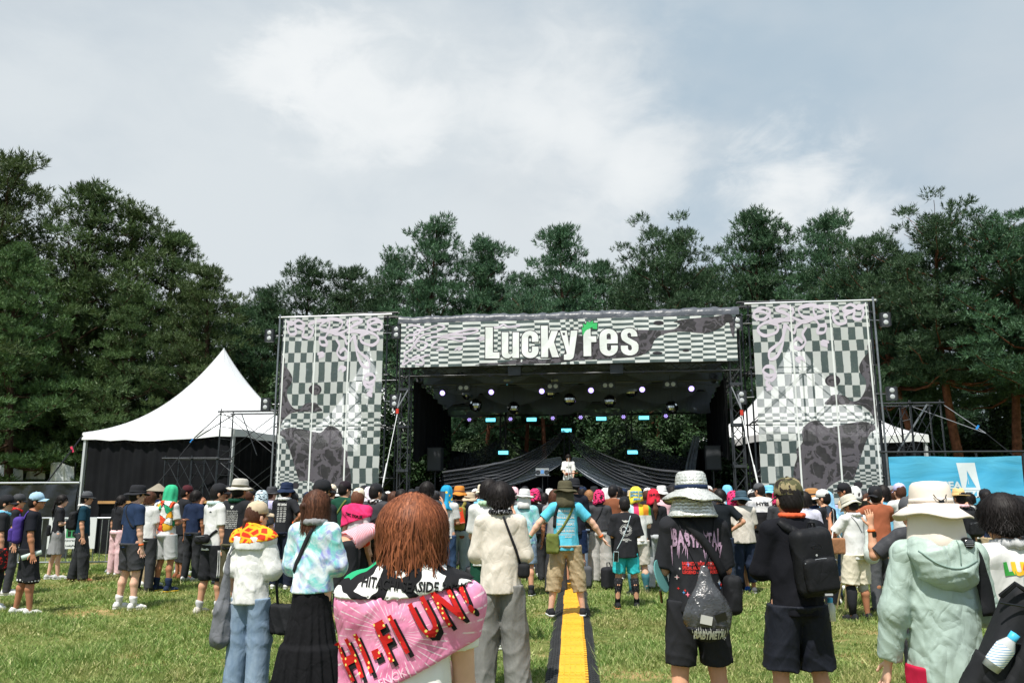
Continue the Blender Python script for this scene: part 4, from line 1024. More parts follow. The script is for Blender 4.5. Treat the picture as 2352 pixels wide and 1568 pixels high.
# ---- peaked white tents
def tent(label, cx, cy, half, rot, eave, peak, walls=True):
    t = thing('tent', label, 'tent', (cx, cy, 0), rot, 'white peaked tents')
    N = 40; rows = 22; V = []; F = []
    per = []
    for sd in range(4):
        for i in range(N // 4):
            q = -1 + 2 * i / (N // 4)
            per.append([(q, -1), (1, q), (-q, 1), (-1, -q)][sd])
    for j in range(rows + 1):
        k = j / rows; rad = (1 - k)
        for i, (x, y) in enumerate(per):
            corner = min(abs(x), abs(y))
            r2 = math.hypot(x, y); c = rad; xx, yy = x * c, y * c
            z = eave + (peak - eave) * (0.28 * k + 0.72 * k ** 2.3) - 0.03 * math.sin(9 * i / N * 6.28) * (1 - k) ** 1.5 * k - 0.12 * (1 - corner) * (1 - k) ** 3 + 0.02 * math.sin(i * 2.4) * (1 - k) ** 2
            rnd = k ** 0.6; rr = half * c * (1 - 0.25 * rnd + 0.25 * rnd * (1 / max(r2, 1e-6)))
            V.append((x * rr, y * rr, z))
    for j in range(rows):
        for i in range(N):
            a = j * N + i; b = j * N + (i + 1) % N; F.append((a, b, b + N, a + N))
    MB().add(V, F).build('canopy', WHITE_TENT, t, True)
    Vv = []; Ff = []
    for i, (x, y) in enumerate(per):
        e = V[i]; Vv += [(e[0] * 1.004, e[1] * 1.004, e[2] + 0.01), (e[0] * 1.006, e[1] * 1.006, e[2] - 0.26 + 0.015 * math.sin(i * 3))]
    for i in range(N): j = (i + 1) % N; Ff.append((2 * i, 2 * i + 1, 2 * j + 1, 2 * j))
    MB().add(Vv, Ff).build('valance', WHITE_TENT, t)
    for x in (-1, 1):
        for y in (-1, 1):
            MB().box((x * half * 0.975, y * half * 0.975, (eave - 0.1) / 2), (0.11, 0.11, eave - 0.1)).build('pole', ALU, t)
    MB().tube([(0, 0, peak - 1.0), (0, 0, peak + 0.03)], 0.03, 6).build('peak_pole', ALU, t)
    for i in range(0, N, 5):
        P = [Vector(V[j * N + i]) + Vector((0, 0, 0.012)) for j in range(rows + 1)]
        MB().tube(P, 0.014 if i % 10 == 0 else 0.008, 5).build('seam', mat('tent_seam', srgb(196, 198, 202), 0.6), t)
    if walls:
        h = half * 0.955
        for sd in range(4):
            def f(u, v, sd=sd):
                q = (-1 + 2 * u) * h; w = h + 0.035 * math.sin(u * 55) + 0.02 * math.sin(u * 131)
                z = 0.02 + (eave - 0.2) * v
                return [(q, -w, z), (w, q, z), (-q, w, z), (-w, -q, z)][sd]
            MB().grid(f, 120, 3).build('side_wall', CURTAIN, t)
    return t
ang = math.atan2(-2.0, 5.9)
tent('white peaked tent with black walls left of the stage', -12.3, 33.5, 3.53, ang, 3.86, 7.60)
tent('white peaked tent hidden behind the left checkered banner', -6.5, 35.6, 3.0, R(5), 3.6, 8.0)
tent('white peaked tent behind the right checkered banner with its eave showing at right', 11.9, 33.0, 3.3, R(14), 3.75, 8.0)

# ---- blue sponsor banner at right
def blue_mat():
    m = bpy.data.materials.new('blue_banner_cloth'); t = NT(m); co = t.coord(); f = t.noise(t.map(co, (0.35, 1, 1)), 2.2, 3, 0.5, 0.6)
    t.col(t.mix(t.rng(f, 0.35, 0.65), srgb(72, 176, 222), srgb(92, 190, 230))); t.b.inputs['Roughness'].default_value = 0.5; t.bump(f, 0.35, 0.1); t.see_through(0, 0.12, srgb(90, 180, 220)); return m
A_ = AT(2041, 1049, 22.6); B_ = AT(2345, 1048, 22.2); zb = AT(2050, 1158, 22.6)[2]
bl = thing('sponsor_banner', 'bright blue SEA BREEZE cloth banner on the right fence', 'banner', (A_[0], A_[1], zb), math.atan2(B_[1] - A_[1], B_[0] - A_[0]))
bw = math.hypot(B_[0] - A_[0], B_[1] - A_[1]); bh = A_[2] - zb
def bat(x, z, d=0.0): return (x, -d + 0.02 * math.sin(x * 2.3 + z * 2) + 0.012 * math.sin(x * 5 - z * 4), z + 0.015 * math.sin(x * 2.1) * (z / bh))
MB().grid(lambda u, v: bat(u * bw, v * bh), 60, 20).build('cloth', blue_mat(), bl, True)
def bprint(polys, m, name, d, step=0.15, offset=0.0):
    V, F = outline_mesh(polys, offset=offset); V, F = cut_fine(V, F, step); MB().add([bat(x, y, d) for x, y, _ in V], F).build(name, m, bl)
kx = bw / 1385.0; bx = lambda x: (x - 400) * kx; bz = lambda y: (1345 - y) / (1345 - 852) * bh
PW = mat('banner_white_print', srgb(214, 224, 230), 0.6)
bprint([[(bx(1103), bz(913)), (bx(1303), bz(910)), (bx(1330), bz(1196)), (bx(1142), bz(1196))], [(bx(1180), bz(1168)), (bx(1206), bz(1080)), (bx(1210), bz(990)), (bx(1290), bz(1168))]], PW, 'sail_emblem_print', 0.006)
bprint([[(bx(1211), bz(1128)), (bx(1213), bz(1050)), (bx(1218), bz(1140))]], PW, 'sail_mast_print', 0.007)
for body, x, y, s_ in (('SEA', 1036, 1150, 0.27), ('BREEZE', 1150, 1240, 0.255)):
    V, F = text_mesh(body, s_, bold=0.010); w_ = max(v[0] for v in V) - min(v[0] for v in V); tw = (1142 - 940) * kx if body == 'SEA' else (1335 - 960) * kx
    V = [(v[0] / w_ * tw + bx(x), v[1] + bz(y), 0) for v in V]; V, F = cut_fine(V, F, 0.15); MB().add([bat(a, b, 0.006) for a, b, _ in V], F).build('lettering_print', PW, bl)
fr = thing('banner_fence', 'black pipe fence frame behind the blue banner', 'fence', (A_[0], A_[1] + 0.1, 0), math.atan2(B_[1] - A_[1], B_[0] - A_[0]))
for k in range(4): MB().tube([(-0.08 + k * (bw + 0.2) / 3, 0, 0), (-0.08 + k * (bw + 0.2) / 3, 0, A_[2] + 0.16)], 0.03, 6).build('post', DARKPIPE, fr)
for z in (0.3, A_[2] + 0.14): MB().tube([(-0.2, -0.02, z), (bw + 0.3, -0.02, z)], 0.03, 6).build('rail', DARKPIPE, fr)
MB().box((bw / 2, 0.1, zb / 2 + 0.1), (bw + 0.3, 0.04, zb + 0.15)).build('lower_panel', CANVAS_BLK, fr)
# fence going on to the right edge
fr2 = thing('slat_fence', 'dark slatted fence at the right edge below the blue banner', 'fence', (AT(2345, 1160, 22)[0], 21.6, 0), R(-35))
for k in range(6): MB().box((1.6, 0, 0.25 + k * 0.2), (3.4, 0.03, 0.09)).build('slat', mat('dark_slat', srgb(52, 46, 40), 0.8, vary=0.3), fr2)
for k in range(3): MB().box((0.1 + k * 1.5, 0.04, 0.68), (0.09, 0.06, 1.36)).build('post', BLACK, fr2)

# ---- far left: fences, sheets, timber rail
def tarpfence(label, P0, P1, ztop, folds=1.0):
    d = math.hypot(P1[0] - P0[0], P1[1] - P0[1]); t = thing('tarp_fence', label, 'fence', (P0[0], P0[1], 0), math.atan2(P1[1] - P0[1], P1[0] - P0[0]), 'black tarpaulin fences')
    def f(u, v):
        x = u * d; return (x, 0.05 * math.sin(x * 3 + v * 3) * folds + 0.03 * math.sin(x * 8 - v * 9) * folds, 0.02 + (ztop - 0.03 - 0.05 * math.sin(u * math.pi)) * v)
    MB().grid(f, 90, 16).build('tarp', mat('black_tarp', srgb(34, 36, 40), 0.35, spec=0.5, vary=0.2, bump=0.4, bscale=3, bdist=0.1), t, True)
    MB().tube([(-0.1, 0, ztop), (d + 0.1, 0, ztop)], 0.028, 6).build('top_pipe', ALU, t)
    n = max(2, int(d / 1.8))
    for k in range(n + 1): MB().tube([(d * k / n, 0.08, 0), (d * k / n, 0.08, ztop)], 0.024, 6).build('post', DARKPIPE, t)
    return t
f0, f1 = AT(-80, 1095, 21.5), AT(176, 1108, 20.3)
tarpfence('glossy black tarpaulin fence with white top pipe at the far left', f0, f1, f1[2])
w0, w1 = AT(225, 1153, 21.5), AT(548, 1153, 22.5)
t = thing('timber_rail', 'long pale timber rail over black panel in front of the left tent', 'rail', (w0[0], w0[1], 0), math.atan2(w1[1] - w0[1], w1[0] - w0[0])); d = math.hypot(w1[0] - w0[0], w1[1] - w0[1])
MB().box((d / 2, 0, w0[2]), (d, 0.07, 0.07)).build('rail', WOOD, t); MB().box((d / 2, 0.08, w0[2] / 2 - 0.02), (d, 0.04, w0[2] - 0.05)).build('panel', CANVAS_BLK, t)
for k in range(5): MB().box((d * k / 4, 0.03, w0[2] / 2), (0.07, 0.05, w0[2])).build('post', CANVAS_BLK, t)
for i, (x0, x1, y0, y1, Y) in enumerate(((-60, 55, 1062, 1102, 36), (58, 105, 1066, 1100, 36.5), (112, 172, 1066, 1104, 35.5))):
    p, q = AT(x0, y1, Y), AT(x1, y0, Y)
    t = thing('white_sheet', ['white sheet at the extreme left behind the pine trunks', 'narrow white sheet between two dark trunks at far left', 'white sheet beside the left tent pole'][i], 'sheet', (p[0], Y, p[2]), 0, 'white sheets behind the left fence')
    MB().grid(lambda u, v: (u * (q[0] - p[0]), 0.06 * math.sin(u * 14 + v * 3), v * (q[2] - p[2]) + 0.1 * math.sin(u * 5) * v), 24, 6).build('cloth', mat('white_sheet_cloth', srgb(206, 210, 214), 0.7, vary=0.08), t, True)
    for xx in (0.02, 0.98): MB().tube([(xx * (q[0] - p[0]), 0.1, -p[2]), (xx * (q[0] - p[0]), 0.1, q[2] - p[2] + 0.1)], 0.03, 5).build('pole', DARKPIPE, t)
t = thing('guy_rope', 'black guy rope of the left tent with pink marker', 'rope', (AT(5, 1100, 24)[0], 24, 0))
o_ = t.location; pA = AT(5, 1160, 24); pB = AT(190, 1000, 27)
MB().tube([(pA[0], pA[1], 0.02), pB], 0.025, 5).build('rope', CANVAS_BLK, t, off=o_)
pm = Vector((pA[0], pA[1], 0.02)).lerp(Vector(pB), 0.86); MB().box(pm, (0.06, 0.04, 0.2), Matrix.Rotation(-0.4, 3, 'Y')).build('marker', mat('pink_marker', srgb(226, 60, 100), 0.5), t, off=o_)
# crowd barriers
def barrier(label, P0, ang):
    t = thing('crowd_barrier', label, 'barrier', (P0[0], P0[1], 0), ang, 'steel crowd barriers'); L_ = 2.1; h = 1.08
    GV = mat('galvanised_steel', srgb(172, 176, 180), 0.38, 0.7, 0.5, vary=0.15)
    MB().tube([(0, 0, 0.2), (0, 0, h - 0.1), (0.03, 0, h - 0.03), (0.1, 0, h), (L_ - 0.1, 0, h), (L_ - 0.03, 0, h - 0.03), (L_, 0, h - 0.1), (L_, 0, 0.2), (0, 0, 0.2)], 0.02, 7, cap=False).build('frame', GV, t, True)
    for k in range(15): MB().tube([(0.14 + k * 0.13, 0, 0.2), (0.14 + k * 0.13, 0, h)], 0.0085, 5).build('bar', GV, t)
    for x in (0.25, L_ - 0.25): MB().tube([(x - 0.02, -0.32, 0.02), (x, -0.1, 0.14), (x, 0, 0.24), (x, 0.1, 0.14), (x + 0.02, 0.32, 0.02)], 0.017, 6).build('foot', GV, t)
    return t
b1 = G(268, 1316); b0 = G(178, 1306)
bang = R(4)
barrier('steel crowd barrier with the white sign, behind the man in grey hat', (b1[0] - 2.08, b1[1] + 0.1), R(6))
barrier('steel crowd barrier behind the woman in black tee', (b1[0] - 4.25, b1[1] + 0.15), R(2))
barrier('steel crowd barrier at the far left, mostly behind the man in blue cap', (b1[0] - 6.4, b1[1] + 0.3), R(-3))
sgx = b1[0] - 0.98
t = thing('notice_sign', 'white notice board with green square symbol hung on the crowd barrier', 'sign', (sgx, b1[1] + 0.05, 0.52), R(6))
MB().box((0, -0.06, 0.27), (0.92, 0.015, 0.62)).build('board', mat('sign_board', srgb(226, 230, 230), 0.5), t)
MB().box((0, -0.07, 0.30), (0.22, 0.006, 0.24)).build('green_square_print', mat('sign_green', srgb(70, 160, 104), 0.6), t)
SGK = mat('sign_grey_print', srgb(120, 126, 126), 0.6); SGB = mat('sign_dark_print', srgb(26, 40, 32), 0.6)
def fig(P): MB().add([(x, -0.0745, z) for x, z in P], [tuple(range(len(P)))]).build('figure_print', SGB, t)
for sx in (-1, 1):
    MB().lathe([(0, 0), (0.028, 0.0)], 12, M=Matrix.Translation((sx * 0.045, -0.0745, 0.345)) @ Matrix.Rotation(math.pi / 2, 4, 'X')).build('figure_print', SGB, t)
    fig([(sx * 0.045 - 0.03, 0.2), (sx * 0.045 + 0.03, 0.2), (sx * 0.045 + 0.035, 0.31), (sx * 0.045 - 0.035, 0.31)][::1]); fig([(sx * 0.082, 0.30), (sx * 0.10, 0.39), (sx * 0.085, 0.40), (sx * 0.066, 0.31)])
for body, s_, z in (('協賛エリア', 0.115, 0.50), ('Sponsored area', 0.075, 0.125), ('LuckyFes', 0.055, 0.02)):
    V, F = text_mesh(body, s_, bold=0.0015); MB().add([(x, -0.0695, y + z) for x, y, _ in V], F).build('lettering_print', SGK if s_ > 0.06 else SGB, t)

# ---- yellow cable ramp across the lawn
def yellow_mat():
    m = bpy.data.materials.new('yellow_rubber'); t = NT(m); co = t.coord(); f = t.noise(co, 4, 5, 0.7); sc = t.noise(t.map(co, (6, 1, 1)), 9, 4, 0.7)
    c = t.mix(t.rng(f, 0.3, 0.7), srgb(222, 158, 30), srgb(240, 182, 50)); c = t.mix(t.math('MULTIPLY', t.rng(sc, 0.56, 0.72), 0.65), c, srgb(140, 108, 52)); t.col(c); t.b.inputs['Roughness'].default_value = 0.55
    w = t.n('ShaderNodeTexWave', wave_type='BANDS', bands_direction='Y'); t.L.new(co, w.inputs[0]); w.inputs['Scale'].default_value = 14; t.bump(w.outputs['Fac'], 0.5, 0.006); return m
r0, r1 = Vector((*G(1315, 1568), 0)), Vector((*G(1314, 1345), 0)); rd = (r1 - r0).normalized()
YEL = yellow_mat(); RUB = mat('black_rubber', srgb(44, 45, 47), 0.8, vary=0.3, vscale=7, bump=0.5, bscale=70, bdist=0.006)
rampm = {}
ramp_root = thing('cable_ramp', 'long yellow lidded black rubber cable ramp running across the lawn', 'cable ramp', (r0.x, r0.y, 0.004), math.atan2(rd.y, rd.x) - math.pi / 2)
for k in range(-3, 15):
    t = ramp_root; dy = k * 0.9
    if not rampm:
        lid = MB(); n = 9
        xs = [-0.12, 0.12]
        pts = [(-0.12, 0.004), (-0.12, 0.892)]; right = []
        for i in range(n * 2): y = 0.004 + 0.888 * i / (n * 2); x = 0.112 if i % 2 else 0.138; right += [(x, y), (x, y + 0.888 / (n * 2))]
        poly = [(-0.12, 0.892), (-0.12, 0.004)] + right
        V, F = outline_mesh([poly], extrude=0.006); lid.add([(x, y, z + 0.052) for x, y, z in V], F)
        for xx in (-0.075, -0.025, 0.025, 0.075): lid.box((xx, 0.45, 0.0600), (0.010, 0.86, 0.007))
        for yy in (0.12, 0.45, 0.78): lid.box((0.0, yy, 0.0592), (0.2, 0.012, 0.005))
        rampm['lid'] = lid.build('lid', YEL, t)
        for sg in (-1, 1):
            w = MB(); yy = [0.0, 0.895]
            w.add([(sg * 0.11, 0, 0), (sg * 0.24, 0, 0), (sg * 0.135, 0, 0.05), (sg * 0.11, 0, 0.05)] + [(sg * 0.11, 0.895, 0), (sg * 0.24, 0.895, 0), (sg * 0.135, 0.895, 0.05), (sg * 0.11, 0.895, 0.05)], [(0, 1, 2, 3), (4, 7, 6, 5), (1, 5, 6, 2), (2, 6, 7, 3), (0, 4, 5, 1)])
            for i in range(12):
                for j in range(3): q = 0.02 + j * 0.03; w.box((sg * (0.15 + j * 0.028), 0.04 + i * 0.074 + 0.02 * (j % 2), 0.046 - j * 0.0132), (0.016, 0.05, 0.006), Matrix.Rotation(sg * 0.44, 3, 'Y'))
            rampm[sg] = w.build('side_ramp', RUB, t)
        rampm['core'] = MB().box((0, 0.447, 0.022), (0.22, 0.893, 0.043)).build('core', RUB, t)
        for o in (rampm['lid'], rampm[-1], rampm[1], rampm['core']): o.location = (0, dy, 0)
    else:
        for key, nm in (('lid', 'lid'), (-1, 'side_ramp'), (1, 'side_ramp'), ('core', 'core')):
            o = rampm[key].copy(); COL.objects.link(o); o.parent = t; o.location = (0.004 * math.sin(k * 2.3), dy, 0.002 * math.sin(k * 3.1)); o.rotation_euler = (0, 0.004 * math.sin(k * 1.7), 0.006 * math.sin(k * 2.9))
# ------------------------------------------------------------------ sculpting fields -> continuous meshes
def V3(p): return np.array(p, np.float64)
class Field:
    def __init__(s, lo, hi, vox):
        s.vox = vox; s.lo = V3(lo) - 2 * vox; n = np.ceil((V3(hi) + 2 * vox - s.lo) / vox).astype(int) + 1
        s.n = n; s.ax = [(s.lo[i] + vox * np.arange(n[i])).astype(np.float32) for i in range(3)]
        s.d = np.full(n, 0.25, np.float32)
    def blk(s, pts, pad):
        pts = np.array(pts); a = ((pts.min(0) - pad - s.lo) / s.vox).astype(int); b = ((pts.max(0) + pad - s.lo) / s.vox).astype(int) + 2
        a = np.clip(a, 0, s.n); b = np.clip(b, 0, s.n)
        sl = tuple(slice(a[i], b[i]) for i in range(3))
        return sl, s.ax[0][sl[0]][:, None, None], s.ax[1][sl[1]][None, :, None], s.ax[2][sl[2]][None, None, :]
    def join(s, sl, d, k, sub=False):
        if d.size == 0: return
        a = s.d[sl]
        if sub:
            s.d[sl] = np.maximum(a, -d); return
        if k <= 0: s.d[sl] = np.minimum(a, d); return
        h = np.clip(0.5 + 0.5 * (a - d) / k, 0, 1); s.d[sl] = a + (d - a) * h - k * h * (1 - h)
    def cone(s, a, b, ra, rb, k=0.02, flat=None, c0=False, c1=False, sub=False, ext=0.0):
        a = V3(a); b = V3(b); R_ = max(ra, rb)
        sl, X, Y, Z = s.blk([a, b], R_ + k + 3 * s.vox + ext)
        px, py, pz = X - a[0], Y - a[1], Z - a[2]; ba = b - a
        if flat is not None:
            f, q = V3(flat[0]), 1 / flat[1] - 1
            dt = px * f[0] + py * f[1] + pz * f[2]; px, py, pz = px + q * dt * f[0], py + q * dt * f[1], pz + q * dt * f[2]
            ba = ba + q * np.dot(ba, f) * f
        L2 = max(1e-9, float(np.dot(ba, ba))); L = math.sqrt(L2)
        tt = (px * ba[0] + py * ba[1] + pz * ba[2]) / L2; t = np.clip(tt, 0, 1)
        d = np.sqrt((px - t * ba[0]) ** 2 + (py - t * ba[1]) ** 2 + (pz - t * ba[2]) ** 2) - (ra + (rb - ra) * t)
        if c0: d = np.maximum(d, -tt * L)
        if c1: d = np.maximum(d, (tt - 1) * L)
        s.join(sl, d.astype(np.float32), k, sub)
    def ell(s, c, r, rot=None, k=0.02, sub=False):
        c = V3(c); r = V3(r); sl, X, Y, Z = s.blk([c], r.max() + k + 3 * s.vox)
        x, y, z = X - c[0], Y - c[1], Z - c[2]
        if rot is not None:
            m = np.array(rot); x, y, z = (x * m[0, i] + y * m[1, i] + z * m[2, i] for i in range(3))
        k0 = np.sqrt((x / r[0]) ** 2 + (y / r[1]) ** 2 + (z / r[2]) ** 2); k1 = np.sqrt((x / r[0] ** 2) ** 2 + (y / r[1] ** 2) ** 2 + (z / r[2] ** 2) ** 2)
        s.join(sl, (k0 * (k0 - 1) / np.maximum(k1, 1e-6)).astype(np.float32), k, sub)
    def rbox(s, c, h, r, rot=None, k=0.01, sub=False):
        c = V3(c); h = V3(h); sl, X, Y, Z = s.blk([c], np.linalg.norm(h) + k + 3 * s.vox); x, y, z = X - c[0], Y - c[1], Z - c[2]
        if rot is not None:
            m = np.array(rot); x, y, z = (x * m[0, i] + y * m[1, i] + z * m[2, i] for i in range(3))
        qx, qy, qz = np.abs(x) - (h[0] - r), np.abs(y) - (h[1] - r), np.abs(z) - (h[2] - r)
        d = np.sqrt(np.maximum(qx, 0) ** 2 + np.maximum(qy, 0) ** 2 + np.maximum(qz, 0) ** 2) + np.minimum(np.maximum(qx, np.maximum(qy, qz)), 0) - r
        s.join(sl, d.astype(np.float32), k, sub)
    def grids(s): return s.ax[0][:, None, None], s.ax[1][None, :, None], s.ax[2][None, None, :]
    def cut(s, p, n):
        X, Y, Z = s.grids(); n = V3(n); n = n / np.linalg.norm(n)
        s.d = np.maximum(s.d, ((X - p[0]) * n[0] + (Y - p[1]) * n[1] + (Z - p[2]) * n[2]).astype(np.float32))
    def add(s, fn):
        X, Y, Z = s.grids(); s.d = s.d + fn(X, Y, Z).astype(np.float32)
    def limit(s, fn):
        X, Y, Z = s.grids(); s.d = np.maximum(s.d, fn(X, Y, Z).astype(np.float32))
    def mesh(s):
        d = s.d; neg = d < 0; n = s.n
        c = np.zeros(tuple(n - 1), np.int8)
        for i in (0, 1):
            for j in (0, 1):
                for k in (0, 1): c += neg[i:n[0] - 1 + i, j:n[1] - 1 + j, k:n[2] - 1 + k]
        act = np.argwhere((c > 0) & (c < 8)); m = len(act)
        if m == 0: return np.zeros((0, 3)), np.zeros((0, 4), int)
        ids = np.full(tuple(n - 1), -1, np.int32); ids[act[:, 0], act[:, 1], act[:, 2]] = np.arange(m)
        cor = {}
        for i in (0, 1):
            for j in (0, 1):
                for k in (0, 1): cor[(i, j, k)] = d[act[:, 0] + i, act[:, 1] + j, act[:, 2] + k]
        acc = np.zeros((m, 3)); cnt = np.zeros(m)
        ks = list(cor)
        for p in ks:
            for ax in range(3):
                if p[ax] == 0:
                    q = list(p); q[ax] = 1; q = tuple(q); A, B = cor[p], cor[q]; ch = (A < 0) != (B < 0)
                    t = np.where(ch, A / np.where(ch, A - B, 1), 0); v = np.tile(np.array(p, float), (m, 1)); v[:, ax] += t
                    acc += np.where(ch[:, None], v, 0); cnt += ch
        V = s.lo + (act + acc / cnt[:, None]) * s.vox
        Fs = []
        for ax in range(3):
            o1, o2 = (ax + 1) % 3, (ax + 2) % 3
            a = [slice(1, n[i] - 1) for i in range(3)]; a[ax] = slice(0, n[ax] - 1); b = list(a); b[ax] = slice(1, n[ax])
            na, nb = neg[tuple(a)], neg[tuple(b)]; e = np.argwhere(na != nb)
            if not len(e): continue
            off = np.array([1, 1, 1]); off[ax] = 0; pos = e + off
            sg = na[e[:, 0], e[:, 1], e[:, 2]]
            def idx(d1, d2):
                q = pos.copy(); q[:, o1] += d1; q[:, o2] += d2; return ids[q[:, 0], q[:, 1], q[:, 2]]
            Q = np.stack([idx(-1, -1), idx(0, -1), idx(0, 0), idx(-1, 0)], 1)
            Q = np.where(sg[:, None], Q, Q[:, ::-1]); Fs.append(Q)
        F = np.concatenate(Fs); F = F[(F >= 0).all(1)]
        return V, F
def relax(V, F, it=2, lam=0.5):
    n = len(V); E = np.concatenate([F[:, [0, 1]], F[:, [1, 2]], F[:, [2, 3]], F[:, [3, 0]]])
    cnt = np.bincount(E[:, 0], minlength=n) + np.bincount(E[:, 1], minlength=n)
    for _ in range(it):
        S = np.zeros_like(V)
        for ax in range(3): S[:, ax] = np.bincount(E[:, 0], V[E[:, 1], ax], n) + np.bincount(E[:, 1], V[E[:, 0], ax], n)
        V = V + lam * (S / np.maximum(cnt, 1)[:, None] - V)
    return V
def folds(seed, amp, wl, stretch=(1, 1, 0.35), tilt=0.5):
    """cloth folds: long soft ridges with sharp valleys, broken up so that none runs through"""
    r = np.random.default_rng(seed); D = []
    for i in range(4):
        sg = (1 if seed % 2 else -1) * (-0.25 if i == 3 else 1)
        k = np.array([stretch[0], stretch[1] * 0.8, stretch[2] * (0.6 + tilt)]) * r.uniform(0.6, 1.2, 3) * np.array([sg, r.choice([-1, 1]), 1]); k = k / np.linalg.norm(k) * np.pi / (wl * r.uniform(0.8, 1.5))
        w = r.normal(size=3) * 7; w2 = r.normal(size=3) * 4.5; D.append((k, w, w2, r.uniform(0, 6, 3), amp * r.uniform(0.4, 0.7)))
    def f(X, Y, Z):
        o = 0
        for k, w, w2, ph, a in D:
            q = np.sin(w[0] * X + w[1] * Y + w[2] * Z + ph[1]); e = np.clip(0.1 + 1.0 * np.sin(w2[0] * X + w2[1] * Y + w2[2] * Z + ph[2]), 0, 1)
            s_ = np.abs(np.sin(k[0] * X + k[1] * Y + k[2] * Z + ph[0] + 0.9 * q)); o = o - 1.45 * a * e * ((1 - s_) ** 2.0 - 0.28)
        return o
    return f

# ------------------------------------------------------------------ cloth and skin materials
def cloth(name, c, rough=0.85, vary=0.10, wave=0.30, spec=0.15):
    key = 'cloth_' + name
    if key in MATS: return MATS[key]
    m = bpy.data.materials.new(key); t = NT(m); MATS[key] = m; co = t.coord()
    f = t.noise(co, 5, 4, 0.6); lo = tuple(max(0, x * (1 - vary)) for x in c); hi = tuple(min(1, x * (1 + vary)) for x in c)
    t.col(t.mix(t.rng(f, 0.3, 0.7), lo, hi)); t.b.inputs['Roughness'].default_value = rough; t.b.inputs['Specular IOR Level'].default_value = spec
    cr = t.math('ADD', t.rng(t.math('ABSOLUTE', t.math('SUBTRACT', t.noise(t.map(co, (1, 1, 0.55), rot=(0.3, 0.5, 0)), 5, 2, 0.5, 0.5), 0.5)), 0.0, 0.10), t.math('MULTIPLY', t.rng(t.math('ABSOLUTE', t.math('SUBTRACT', t.noise(t.map(co, (1, 1, 0.7), loc=(3, 1, 5), rot=(-0.4, 0.3, 0)), 11, 2, 0.5, 0.5), 0.5)), 0.0, 0.12), 0.35))
    t.bump(t.math('ADD', cr, t.math('MULTIPLY', t.noise(co, 260, 1), 0.08)), wave * 0.75, 0.011)
    return m
C = {k: srgb(*v) for k, v in dict(black=(39, 40, 44), charcoal=(62, 63, 67), white=(216, 216, 215), offwhite=(206, 200, 190), navy=(34, 46, 72), teal=(24, 58, 74), grey=(140, 141, 143), lgrey=(186, 187, 188), dgrey=(84, 86, 90),
     beige=(196, 178, 152), cream=(222, 210, 188), khaki=(172, 154, 124), olive=(84, 80, 62), brown=(132, 82, 58), rust=(158, 92, 66), orange=(222, 132, 52), red=(206, 48, 44), pink=(232, 96, 152), hotpink=(236, 62, 122), lpink=(232, 188, 196), blue=(44, 92, 170), sky=(120, 192, 226),
     cyan=(92, 190, 218), turq=(56, 188, 196), green=(30, 74, 58), mint=(60, 178, 132), sage=(160, 184, 176), yellow=(236, 190, 60), purple=(78, 60, 140), denim=(92, 116, 146), ddenim=(46, 62, 92), ldenim=(142, 160, 174), camo=(110, 104, 80), lavender=(190, 186, 222), lime=(186, 236, 90), moss=(106, 116, 60)).items()}
def K(n, **kw): return cloth(n, C[n], **kw)
def skin_mat(name, c):
    key = 'skin_' + name
    if key in MATS: return MATS[key]
    m = bpy.data.materials.new(key); t = NT(m); MATS[key] = m; co = t.coord(); f = t.noise(co, 9, 4, 0.6)
    t.col(t.mix(t.rng(f, 0.3, 0.7), tuple(x * 0.88 for x in c), tuple(min(1, x * 1.06) for x in c))); t.b.inputs['Roughness'].default_value = 0.55
    t.b.inputs['Specular IOR Level'].default_value = 0.3; t.b.inputs['Subsurface Weight'].default_value = 0.08; t.b.inputs['Subsurface Radius'].default_value = (0.02, 0.008, 0.004); return m
SKIN = {'fair': skin_mat('fair', srgb(226, 180, 156)), 'mid': skin_mat('mid', srgb(208, 156, 126)), 'tan': skin_mat('tan', srgb(178, 122, 92))}
def hair_mat(name, c0, c1):
    key = 'hair_' + name
    if key in MATS: return MATS[key]
    m = bpy.data.materials.new(key); t = NT(m); MATS[key] = m; co = t.coord(); rnd = t.n('ShaderNodeNewGeometry').outputs['Random Per Island']
    st = t.noise(t.map(co, (1, 1, 0.12)), 120, 3, 0.7)
    t.col(t.mix(t.math('MULTIPLY', st, t.math('ADD', rnd, 0.3)), c0, c1)); t.b.inputs['Roughness'].default_value = 0.55; t.b.inputs['Specular IOR Level'].default_value = 0.2
    t.bump(st, 0.25, 0.003); return m
HAIR = {'black': hair_mat('black', srgb(18, 16, 17), srgb(46, 40, 39)), 'brown': hair_mat('brown', srgb(48, 30, 24), srgb(120, 78, 58)), 'red': hair_mat('red', srgb(66, 32, 22), srgb(184, 112, 76)), 'ginger': hair_mat('ginger', srgb(120, 78, 50), srgb(200, 150, 104))}

